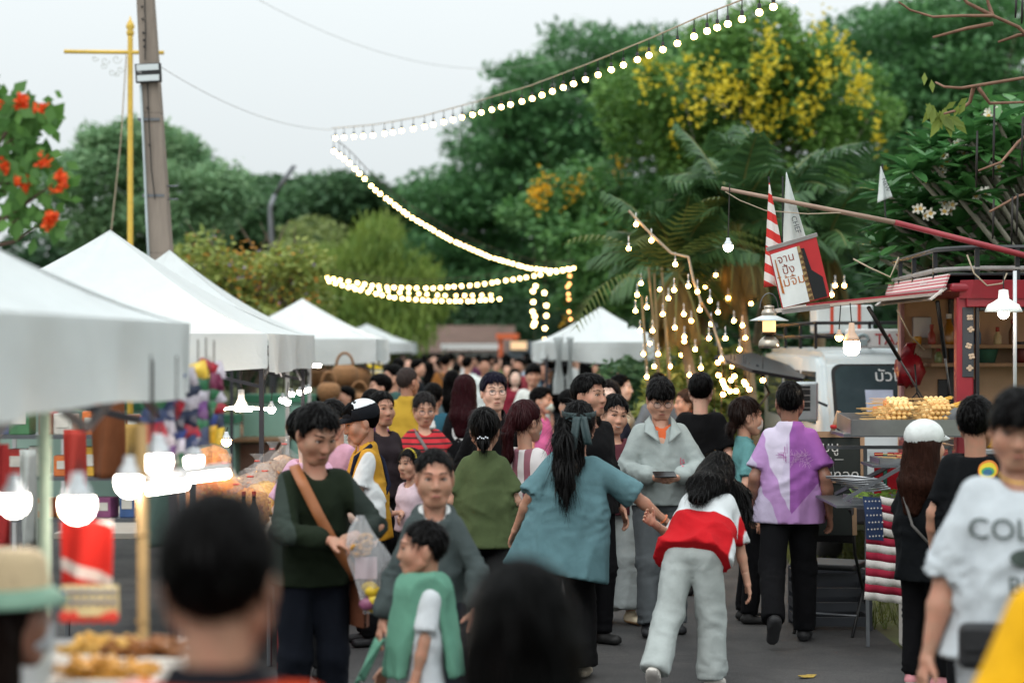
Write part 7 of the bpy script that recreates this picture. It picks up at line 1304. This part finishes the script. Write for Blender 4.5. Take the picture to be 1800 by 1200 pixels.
figure('person with thick dark hair hidden behind the grey jacket', 1158, 172, 657, rz=170, lod=1, tone=1, top=T_('6a7076'), bottom=BLKP, hair='short')
# glasses, black
figure('person in black jacket with glasses facing the camera in mid crowd', 868, 246, 657, rz=10, lod=0, tone=0, fat=.94, top=T_('0a0a0c', 'long', collar=True, loose=.02), bottom=BLKP, hair='short', hc='131020', glasses=True, hy=4)
I = figure('person with long maroon ponytail and mask in white top with mauve stripes', 925, 268, 706, rz=152, lod=0, fem=True, tone=1, hc='2c0f12', top=dict(mat=stripes('top_stripe', ('d5d0d0', 'd5d0d0', '8d5a66', 'd5d0d0', '8d5a66', 'd5d0d0', 'd5d0d0'), 3.4, 0, .55), col='x', sleeve='short', loose=.02), bottom=BLKP, hair='pony', mask='d8dcdd', hy=-20)
I = figure('person in olive green shirt from behind, low bun with a clip', 852, 276, 719, rz=176, lod=0, fem=True, girth=1.1, tone=1, top=dict(col='4a5638', sleeve='short', loose=.03, hem=.76, flare=.025, slw=.03, collar=True), bottom=dict(col='0b0b0e', loose=.024), hair='bun', armL=(.2, -.22, 1.05), armR=(-.2, -.22, 1.05))
mb = MB(); c = Vector(I['hc0']) + Vector((0, .145, -.05))
for k in range(6): mb.ball(c + Vector((-.03 + k * .012, .0, .006 * math.sin(k * 2))), .007, 6)
mb.build('hair_clip', mat('clip_silver', 'd5d8dc', .2, metal=.8), I['o'])['kind'] = 'stuff'
# boy in grey jacket and small child with green cape
I = figure('young person in dark grey hooded jacket holding a drink in a bag', 764, 388, 792, rz=6, lod=0, hd=1.06, tone=2, fat=.98, hp=4, sh=.86, girth=.9, top=dict(col='424b4b', sleeve='long', hood=True, hem=.84, loose=.02, slw=.02, fold=.012, name='jacket'), inner=dict(col='cfd2d2', loose=.004, sleeve='none', collar=True, hem=1.0, neck=.058), bottom=dict(col='20232a'), hair='crew', armL=(.2, -.26, .93), armR=(-.29, -.05, .83), palmL=(0, -.3, 1), curl=.3, poleL=(.9, .4, -.4))
W = Vector(I['wL']); B = I['o'].location + Matrix.Rotation(R(6), 3, 'Z') @ Vector((W.x, W.y - .06, W.z - .02)); q = thing('drink_bag', 'clear bag of brown iced drink hanging from a hand', 'bag', B)
mb = MB(); mb.lathe([(.01, -.28), (.038, -.275), (.045, -.2), (.043, -.12), (.03, -.05), (.012, 0), (.01, .01)], (0, 0, 0), 14); mb.build('film', BAGM, q, True); mb = MB(); mb.lathe([(.01, -.275), (.034, -.27), (.04, -.2), (.039, -.14), (.01, -.138)], (0, 0, 0), 14); mb.build('drink', mat('drink_brown', '8a6a55', .3), q, True)
I = figure('small child in white shirt and mint green cape, head in profile to the left', 744, 418, 917, rz=-72, lod=0, hd=.98, tone=2, top=dict(col='c2c7cb', sleeve='short', collar=True, loose=.014, hem=.78, slw=.016), bottom=dict(col='191b22', loose=.004), hair='crew', hy=-12, armL=(.2, -.12, .8), armR=(-.24, -.2, .82))
ps = SDF(); T, kb = I['T'], I['kb']; ps.cap(T(0, 0, 1.36), T(0, 0, .86), .122, .165, wide=(0, 1, 0), ratio=1.03, k=.03, flat=True); ps.cap(T(-.1, 0, 1.37), T(.1, 0, 1.37), .085, k=.04)
ps.cap(T(0, .0, 1.38), T(0, 0, 1.9), .065, k=.01, sub=True); ps.fn(lambda A, B_, C: np.maximum(np.abs(A) - (.105 + .35 * np.maximum(0, B_ - .03)), -10) + 0 * C); ps.cap(T(0, 0, 1.3), T(0, 0, .8), .104, .143, wide=(0, 1, 0), ratio=1.0, k=.01, sub=True)
V, Q = ps.mesh(.009); V = crease(V, Q, 5, .012, .1, .22, (1, 1, .3)); link_np('cape', V, Q, cloth('5f8f7b'), I['o'])
mb = MB(); mb.grid(lambda a, b: Vector((-.02 + .09 * a, -.19 - .09 * b - .015 * math.sin(a * 8), .72 - .19 * b + .05 * a * b + .008 * math.sin(a * 11 + b * 4))), 16, 10); mb.build('cape_corner', cloth('5f8f7b'), I['o'], True, solid=.006)
# green sweater man with bags
SWM = planes('sweater_green', '1a2317', [((1, 0, 0), .165, '272f2b', None), ((-1, 0, 0), .165, '343d38', None)])
I = figure('person in dark green sweater looking into a plastic bag, tan strap across the chest', 548, 368, 736, rz=22, lod=0, tone=2, girth=1.06, bend=8, hp=22, hy=14, h=1.66, top=dict(mat=SWM, col='x', sleeve='long', loose=.026, hem=.86, slw=.02, fold=.011), bottom=dict(col='10141d', loose=.022), hair='short', armL=(.12, -.36, 1.12), armR=(-.02, -.38, 1.1), palmL=(-.4, 0, -1), palmR=(.4, 0, -1), curl=.7, poleL=(1, .3, -.6), poleR=(-1, .3, -.6))
q = thing('shoulder_bag', 'brown leather shoulder bag with tan strap on the person in green sweater', 'bag', I['o'].location); q.rotation_euler = I['o'].rotation_euler; TANL = mat('leather_tan', '9a5f38', .5, var=.15, vscale=12); BRL = mat('leather_brown', '6a3f2c', .5, var=.18, vscale=10, bump=.3)
mb = MB(); pts = [I['T'](-.11, .02, 1.45), I['T'](-.1, -.1, 1.39), I['T'](-.03, -.165, 1.24), I['T'](.06, -.185, 1.08), I['T'](.17, -.15, .93), I['T'](.2, -.08, .88)]
mb.grid(lambda a, b: Vector(np.array(pts[min(4, int(b * 5))]) * (1 - (b * 5 - min(4, int(b * 5)))) + np.array(pts[min(4, int(b * 5)) + 1]) * (b * 5 - min(4, int(b * 5)))) + Vector(((a - .5) * .05, -.012, (a - .5) * .015)), 2, 30); mb.build('strap', TANL, q, True, solid=.006)
mb = MB(); c = Vector(I['T'](.22, -.06, .77)); mb.grid(lambda a, b: c + Vector((.05 * math.sin(math.pi * a) + .01, (a - .5) * .26, (b - .5) * .24)), 8, 6); mb.grid(lambda a, b: c + Vector((-.03 * math.sin(math.pi * a), (.5 - a) * .26, (b - .5) * .24)), 8, 6); mb.build('pouch', BRL, q, True); mb = MB(); mb.grid(lambda a, b: c + Vector((.062 * math.sin(math.pi * a) + .014, (a - .5) * .262, .125 - b * .13)), 8, 4); mb.build('flap', TANL, q, True, solid=.004)
# carried clear plastic bag of snacks
B = P(632, 905, 8.85); q = thing('carrier_bag', 'clear plastic carrier bag with golden snacks and yellow packets', 'bag', B); FILM = mat('film_grey', 'd4d6da', .18, var=.0, alpha=.34, spec=.7, bump=.7, bscale=9)
V = [(0, 0), (.035, -.015), (.08, -.1), (.165, -.21), (.12, -.28), (.09, -.3), (.1, -.36), (.07, -.44), (.02, -.44), (-.02, -.36), (-.05, -.26), (-.06, -.16), (-.045, -.06), (-.02, -.01)]
mb = MB(); mb.grid(lambda a, b: Vector((np.interp(b, np.linspace(0, 1, 7), [-.015, -.055, -.065, -.05, -.02, .0, .02]) * (1 - a) + np.interp(b, np.linspace(0, 1, 7), [.02, .06, .12, .17, .13, .11, .07]) * a, -.05 * math.sin(math.pi * a) * math.sin(math.pi * min(1, b * 1.1)) + .006 * math.sin(a * 17 + b * 9), -.45 * b)), 18, 22); mb.build('film', FILM, q, True); mb = MB(); mb.grid(lambda a, b: Vector((np.interp(b, np.linspace(0, 1, 7), [-.015, -.055, -.065, -.05, -.02, .0, .02]) * (1 - a) + np.interp(b, np.linspace(0, 1, 7), [.02, .06, .12, .17, .13, .11, .07]) * a, .05 * math.sin(math.pi * a) * math.sin(math.pi * min(1, b * 1.1)) + .006 * math.sin(a * 13 + b * 11), -.45 * b)), 18, 22); mb.build('film', FILM, q, True)
rr = random.Random(77)
for k in range(9): mb = MB(); c = Vector((rr.uniform(-.03, .05), rr.uniform(-.02, .02), rr.uniform(-.17, -.1))); mb.tube([c + Vector((.022 * math.cos(a), .01 * math.sin(2 * a), .022 * math.sin(a))) for a in np.linspace(0, 5.6, 12)], .008, 6); mb.build('snack_ring', FRY[0], q, True)
for k, cc in enumerate(('d8b62a', 'd8b62a', 'c9a51e', '8a4a6a', 'e0c53a', '9a5a7a', 'cfae24')): mb = MB(); mb.ball((rr.uniform(-.01, .09), rr.uniform(-.02, .02), -.33 - .015 * k), .035, 8, 0, (1.1, .5, .8)); mb.build('packet', mat('packet_' + cc, cc, .4, var=.3, vscale=25), q, True)
mb = MB(); mb.grid(lambda a, b: Vector((-.02 + .1 * a, -.01 + .01 * math.sin(a * 9), -.19 - .1 * b)), 8, 6); mb.build('paper', mat('paper_pink', 'd3b9c0', .8), q, True)
# pink shirt behind
figure('person in pink shirt and mask leaning over the snack table', 522, 300, 719, rz=150, lod=0, fem=True, tone=4, x=-1.19, girth=1.15, top=T_('cfa3b8', loose=.03, slw=.03), bottom=BLKP, hair='short', mask='d9d9d9', hy=-60, armR=(-.38, -.1, .98))
# cap vendor in yellow
YPM = planes('polo_yellow', 'b8892f', [((1, 0, 0), .155, 'cfd3d4', None), ((1, 0, 0), .285, 'b8892f', None), ((-1, 0, 0), .155, 'cfd3d4', None), ((0, 0, -1), -.80, 'a5761f', (.05, 8))])
I = figure('vendor in yellow polo with white sleeves, black apron and white topped cap', 650, 270, 706, rz=-76, lod=0, tone=2, girth=1.02, hp=14, bend=6, top=dict(mat=YPM, col='x', sleeve='short', collar=True, hem=.76, loose=.026, slw=.03), bottom=dict(col='0a0a0c', loose=.024), hair='short', cap=('d3d7da', '15171c', .088), armL=(.1, -.36, 1.08), armR=(-.1, -.36, 1.08), shoe='17171a')
mb = MB(); mb.grid(lambda a, b: Vector(I['T'](0, 0, 0)) * 0 + Vector(((.17 + .02 * b) * math.sin((a - .5) * 2.3), -(.15 + .03 * b) * math.cos((a - .5) * 2.3) - .012 - .07 * (1 - b), (1.2 - .72 * b) * I['kb'])), 14, 12); mb.build('apron', cloth('0b0b0e'), I['o'], True, solid=.005)
strap(I, [I['T'](-.1, .05, 1.45), I['T'](.0, .14, 1.33), I['T'](.1, .15, 1.15), I['T'](.17, .06, 1.02), I['T'](.17, -.06, 1.0)], .014, cloth('181d30'), 'apron_strap'); strap(I, [I['T'](.1, .05, 1.45), I['T'](.14, -.08, 1.38), I['T'](.12, -.14, 1.2)], .014, cloth('181d30'), 'apron_strap')
figure('person with short black hair bowing over the stall behind the cap vendor', 604, 246, 731, rz=-40, lod=0, tone=1, bend=12, hp=28, h=1.55, top=T_('c99aae'), bottom=BLKP, hair='short')
figure('person in patterned pale blouse half hidden by the cap vendor', 634, 238, 738, rz=20, lod=0, fem=True, tone=1, hp=16, top=dict(mat=mat('blouse_print', 'c9bfae', .9, var=.5, vscale=45, col2='8a6a5a'), col='x', sleeve='long', loose=.03), bottom=BLKP, hair='bun', hc='2a2422')
figure('person in dark brown blazer behind the cap vendor', 672, 225, 690, rz=30, lod=1, fem=True, tone=2, top=T_('2b2428', 'long'), bottom=BLKP, hair='bun')
figure('person with hair in a bun wearing purple behind the brown blazer', 655, 205, 686, rz=170, lod=1, fem=True, tone=1, top=T_('6a2f6a'), bottom=BLKP, hair='bun')
# yellow polo back
YB = planes('polo_yellow_back', 'b99636', [((1, 0, 0), .16, 'cdd1d2', None), ((-1, 0, 0), .16, 'cdd1d2', None)])
figure('person with cropped hair in yellow polo with white sleeves seen from behind', 717, 190, 647, rz=168, lod=1, tone=2, girth=1.18, top=dict(mat=YB, col='x', sleeve='short', collar=True, loose=.028, hem=.78), bottom=BLKP, hair='crew', hc='3a3230', hy=-24)
I = figure('person in red top with dark stripes, glasses and grey bag strap', 746, 212, 692, rz=12, lod=0, fem=True, tone=1, girth=1.25, hp=12, top=dict(mat=stripes('red_striped', ('b81e2a', 'b81e2a', '341016'), 21, 2, .1), col='x', sleeve='cap', loose=.028, slw=.05, scoop=.06, neck=.075), bottom=BLKP, hair='bun', hc='1d1a1a', glasses=True)
strap(I, [I['T'](-.1, .0, 1.43), I['T'](-.06, -.14, 1.34), I['T'](.02, -.19, 1.2), I['T'](.1, -.185, 1.05)], .016, cloth('77706f'))
I = figure('small child in pale pink T-shirt with folded arms and yellow hair band', 722, 232, 790, rz=-40, lod=0, hd=.95, fem=True, tone=1, top=T_('d9c3cc', loose=.02), bottom=BLKP, hair='bun', armL=(-.06, -.24, 1.08), armR=(.08, -.27, 1.04))
mb = MB(); [mb.ball(Vector(I['hc0'] + I['RH'] @ (v3(.088 * math.cos(a), -.02, .045 + .085 * math.sin(a)) * .88)), .01, 6) for a in np.linspace(.2, 2.94, 12)]; mb.build('hair_band', mat('band_yellow', 'd8c23a', .6), I['o'])['kind'] = 'stuff'
I = figure('person with long maroon hair in black hoodie with a white letter on the back', 818, 202, 660, rz=165, lod=1, fem=True, tone=1, hc='2a1014', top=T_('101114', 'long', hood=True, loose=.03), bottom=BLKP, hair='long')
lettering('hoodie_letter', 'U', .3, Matrix.Translation((.0, .2, 1.2)) @ Matrix.Rotation(R(180), 4, 'Z') @ Matrix.Rotation(R(90), 4, 'X') @ Matrix.Rotation(R(-12), 4, 'Z'), mat('print_offwhite', 'd2d4d4', .8), I['o'], I['top'], (0, -1, 0))
# --- right side
I = figure('person in white cap and black T-shirt with a thin bag strap, seen from behind', 1632, 308, 742, rz=140, lod=0, fem=True, tone=1, girth=1.12, x=2.36, top=T_('0b0e11', 'short', loose=.026, hem=.72, slw=.03), bottom=dict(col='0b0b0e', loose=.02), shoe='d08a92', sole='c9c9c9', hair='long', hc='2a1812', cap=('d2d6d4', 'cdd1d0', .0), armL=(.2, -.3, 1.0), armR=(-.2, -.24, .95), hy=-10)
strap(I, [I['T'](.1, .03, 1.44), I['T'](.08, .15, 1.28), I['T'](.0, .185, 1.1), I['T'](-.14, .15, .95)], .009, mat('strap_grey', '55524f', .6))
I = figure('person in black T-shirt with a round rainbow badge behind the white T-shirt', 1716, 330, 700, rz=150, lod=0, tone=2, girth=1.12, top=T_('0a0c0f', loose=.03), bottom=BLKP, hair='short')
for k, (c, r0) in enumerate((('c8742a', .05), ('c9b52a', .043), ('3f8a5a', .032), ('2a5a7a', .022))):
    ct = Vector((-.09, .3, 1.29)); mb = MB(); mb.add([ct + Vector((r0 * math.cos(a), 0, r0 * math.sin(a) * (1 if k < 2 else .7) - k * .004)) for a in np.linspace(0, 6.283, 25)[:-1]], [tuple(range(24))]); V = wrap_on(I['top'], mb.v, (0, -1, 0), .004 + k * .001); link('badge_ring' if k else 'badge', V, mb.f, mat('badge_' + c, c, .8), I['o'])
I = figure('person in white college T-shirt with dark letters and a black waist bag, close at right', 1790, 512, 688, rz=-6, lod=0, tone=2, fat=1.05, girth=1.12, hp=10, hy=-8, top=dict(col='b9c0c5', sleeve='half', loose=.04, hem=.84, slw=.035, fold=.014, neck=.07), bottom=dict(col='b9bec2', loose=.04, len=.5), hair='bowl', armR=(-.3, -.04, .84), armL=(.28, -.04, .86))
for (t, sz, z, x_) in (('COLUM', .1, 1.325, -.01), ('BIA', .085, 1.14, .0)): lettering('chest_lettering', t, sz, Matrix.Translation((x_, -.25, z)) @ Matrix.Rotation(R(90), 4, 'X'), mat('print_green_grey', '39443f', .85), I['o'], I['top'], (0, 1, 0), .014)
mb = MB(); mb.add([(.055 * math.cos(a), -.25, 1.235 + .03 * math.sin(a)) for a in np.linspace(0, 6.283, 25)[:-1]], [tuple(range(24))]); V = wrap_on(I['top'], mb.v, (0, 1, 0), .012); link('chest_emblem', V, mb.f, mat('print_green_grey', ''), I['o'])
mb = MB(); mb.tube([Vector(I['nb']) + Vector((.07 * math.cos(a), -.02 - .075 * math.sin(a), .02 - .035 * math.sin(a))) for a in np.linspace(0, math.pi, 13)], .003, 5); mb.build('necklace', mat('gold', 'b8923a', .3, metal=.9), I['o'])
q = thing('waist_bag', 'black waist bag worn over the white college T-shirt', 'bag', I['o'].location); q.rotation_euler = I['o'].rotation_euler; mb = MB(); mb.box((-.1, -.235, .95), (.26, .08, .15)); mb.build('pouch', mat('bag_black', '121317', .6, bump=.3), q, bevel=.025); mb = MB(); mb.box((-.1, -.279, .975), (.24, .012, .08)); mb.build('flap', mat('bag_black', ''), q, bevel=.006)
strap(I, [(.1, .0, 1.47), (.14, -.13, 1.38), (.08, -.26, 1.2), (.02, -.27, 1.02)], .018, mat('bag_black', ''), 'strap', q)
I = figure('person in bright yellow shirt at the right edge, only a shoulder and arm showing', 1915, 800, 690, rz=170, lod=1, fem=True, tone=2, top=T_('e0a81c', loose=.04, slw=.035, hem=.8), bottom=BLKP, hair='long', h=1.72)
# --- out of focus in front
I = figure('person with black hair and orange red shirt close to the camera, seen from behind', 386, 1085, 878, rz=176, lod=1, tone=2, girth=1.08, sh=1.05, top=dict(mat=planes('shirt_orange', 'd2421c', [((0, 0, 1), 1.405, '17171c', None)]), col='x', collar=True, loose=.03), bottom=BLKP, hair='short')
figure('person with long black hair close to the camera, lower centre', 915, 985, 992, rz=185, lod=1, fem=True, tone=1, girth=1.05, top=T_('08080a', 'long'), bottom=BLKP, hair='long', hc='0a0a0a')
I = figure('person in cream bucket hat with green brim at the lower left', 6, 720, 985, rz=120, lod=1, fem=True, tone=3, top=T_('2b2024', 'long', collar=True), bottom=BLKP, hair='long', hc='150d0a', mask='b9bcc0')
hc0, RH = I['hc0'], I['RH']; M3 = Matrix(tuple(map(tuple, RH))); mb = MB(); mb.lathe([(.115, .045), (.112, .06), (.1, .13), (.085, .15), (.003, .155)], Vector(hc0), 24, 0, M3); hat = mb.build('hat', mat('hat_cream', 'b9a482', .9, bump=.5, bscale=80), I['o'], True); mb = MB(); mb.lathe([(.112, .06), (.155, .025), (.157, .028), (.114, .066)], Vector(hc0), 28, 0, M3); mb.build('brim', mat('hat_green', '6f8f7c', .9), hat, True)
# --- crowd further back
NAV = '27303f'
CR = [(783, 100, 623, 176, 0, 1.1, T_('8a5a2c', loose=.03), 'short', 2, 'person in brown T-shirt with a black bag slung across the back'), (852, 112, 628, 4, 0, 1.05, T_('d3dad8'), 'short', 2, 'person in white T-shirt facing the camera behind the one with glasses'), (822, 100, 627, 150, 0, 1.05, T_('cfd8d4', loose=.03), 'short', 1, 'person in loose white T-shirt turned away left of the facing one'), (803, 88, 640, 170, 0, 1, T_('9aa8ba'), 'short', 2, 'person in pale blue shirt beyond the brown T-shirt'), (735, 114, 632, 80, 0, 1, T_('1d2024', 'long'), 'short', 1, 'person in black jacket in profile near the weeping tree'), (754, 98, 636, 170, 1, 1, T_('1b1c22'), 'long', 1, 'person with long dark hair between the black jacket and brown T-shirt'),
      (937, 146, 640, 8, 0, 1, T_('d5dad6', loose=.03), 'bowl', 1, 'person with tousled hair in white T-shirt facing the camera'), (905, 112, 648, 10, 1, 1.1, T_('7a2433', 'long'), 'long', 4, 'person in maroon top with long hair facing the camera'), (911, 100, 630, -10, 0, 1, T_('8a3a42'), 'short', 2, 'person with flat hair behind the maroon top'), (962, 128, 635, -70, 0, 1.05, T_('3a4550', 'long'), 'crew', 2, 'person in slate shirt looking left near the gathered curtain'), (982, 130, 655, 175, 1, 1, T_('17181c', 'long'), 'long', 1, 'person in black with hair down the back near the gathered curtain'), (952, 172, 682, 70, 0, 1, T_('d0699c', loose=.03), 'short', 1, 'person in pink shirt and pale mask behind the maroon ponytail'), (1003, 192, 686, -140, 1, 1, T_('1d1d22', 'long'), 'bowl', 1, 'person with blunt dark fringe behind the teal tunic'),
      (1030, 112, 628, 175, 1, 1, T_('cfd6d6', loose=.03), 'long', 1, 'person with long hair in white T-shirt under the canopy by the palms'), (1046, 108, 630, -80, 0, 1, T_('d2d6d4'), 'short', 1, 'person in white T-shirt with a green strap looking left under the canopy'), (1082, 106, 642, -60, 0, 1, T_('6a7078'), 'short', 2, 'person in grey shirt beside the white canopy post'), (690, 152, 642, -70, 0, 1, T_('3c5a56'), 'short', 1, 'person in dark teal T-shirt looking left near the basket stall'), (668, 165, 659, -75, 0, 1, T_('b02a40'), 'short', 1, 'person in crimson T-shirt looking left by the mango sign'), (762, 172, 675, 172, 0, 1.1, T_('2f5c6e', loose=.03), 'short', 1, 'person in blue teal T-shirt behind the red striped top'), (575, 140, 672, 100, 1, 1.1, T_('8a5a30', 'long', loose=.06), 'bun', 2, 'vendor in loose tan dress at the basket stall'), (608, 140, 680, -60, 0, 1, T_('d3d6d0'), 'short', 1, 'vendor in white shirt bent behind the baskets'), (700, 120, 630, 175, 0, 1, T_('5a4a50'), 'short', 1, 'person in mauve shirt just past the mango sign'), (795, 150, 652, 170, 1, 1, T_('6a7f86'), 'long', 1, 'person in grey blue top behind the black hoodie'), (1182, 150, 664, 175, 1, 1, T_('3a3438'), 'bun', 1, 'person with a high bun behind the grey jacket')]
for (u, s_, v, rz_, fm, gi, tp, hr, tn, lb) in CR:
    I = figure(lb, u, s_, v, rz=rz_, lod=1 if s_ > 140 else 2, fem=bool(fm), girth=gi, top=tp, bottom=BLKP if u % 3 else JEAN, hair=hr, tone=tn, group='crowd strolling down the street', mask='cfe0dc' if 'mask' in lb else None, footL=(.1, -.15, .09, 0), footR=(-.1, .15, .09, 20))
    if 'brown T-shirt with' in lb:
        q = thing('sling_bag', 'black sling bag on the back of the brown T-shirt', 'bag', I['o'].location); q.rotation_euler = I['o'].rotation_euler; mb = MB(); mb.box((-.12, .17, 1.1), (.16, .07, .2)); mb.build('pouch', mat('bag_black', ''), q, bevel=.02); strap(I, [I['T'](.12, .03, 1.44), I['T'](.03, .15, 1.3), I['T'](-.1, .16, 1.12)], .014, mat('bag_black', ''), 'strap', q)
far_c = (('8f3a3a', 'brick red'), ('c9cfd0', 'white'), ('2a3040', 'navy'), ('6f7a50', 'olive'), ('b98a4a', 'ochre'), ('3a3a3e', 'charcoal'), ('8fa6b8', 'light blue'), ('5a2f4a', 'plum'), ('cfc3a8', 'cream'), ('2f5a4a', 'bottle green'))
pl = ('left of the long awning', 'below the long awning', 'before the orange portal', 'by the lit kiosk', 'under the bulb cascade', 'behind the gathered curtain', 'near the row end')
rr = random.Random(21); k = 0
for i in range(34):
    u = (690, 708, 720, 745, 765, 772, 792, 812, 832, 842, 862, 872, 882, 893, 900, 918, 926, 946, 955, 968, 975, 992, 1005, 1016, 1060, 1070, 728, 757, 818, 868, 889, 932, 700, 1010)[i]; s_ = rr.uniform(52, 88); h_ = rr.uniform(1.56, 1.76); c, cn_ = far_c[(i * 3 + i // 10) % 10]; fm = rr.random() < .45; away = rr.random() < .6
    hr = rr.choice(('long', 'bun')) if fm else rr.choice(('short', 'crew', 'short'))
    lb = 'far person in %s %s, %s%s, %s' % (cn_, rr.choice(('top', 'shirt')), 'walking away' if away else 'coming closer', ' with hair down' if hr == 'long' else (' with hair tied' if hr == 'bun' else ''), pl[min(6, max(0, (u - 690) // 48))])
    figure(lb, u, s_, 0, h=h_, rz=(180 if away else 0) + rr.uniform(-35, 35), lod=2, fem=fm, girth=rr.uniform(.95, 1.15), top=T_(c, rr.choice(('short', 'long'))), bottom=BLKP if rr.random() < .6 else JEAN, hair=hr, tone=rr.choice((0, 1, 2)), seed=900 + i, group='crowd far down the street', footL=(.1, -.15, .09, 0), footR=(-.1, .15, .09, 20))
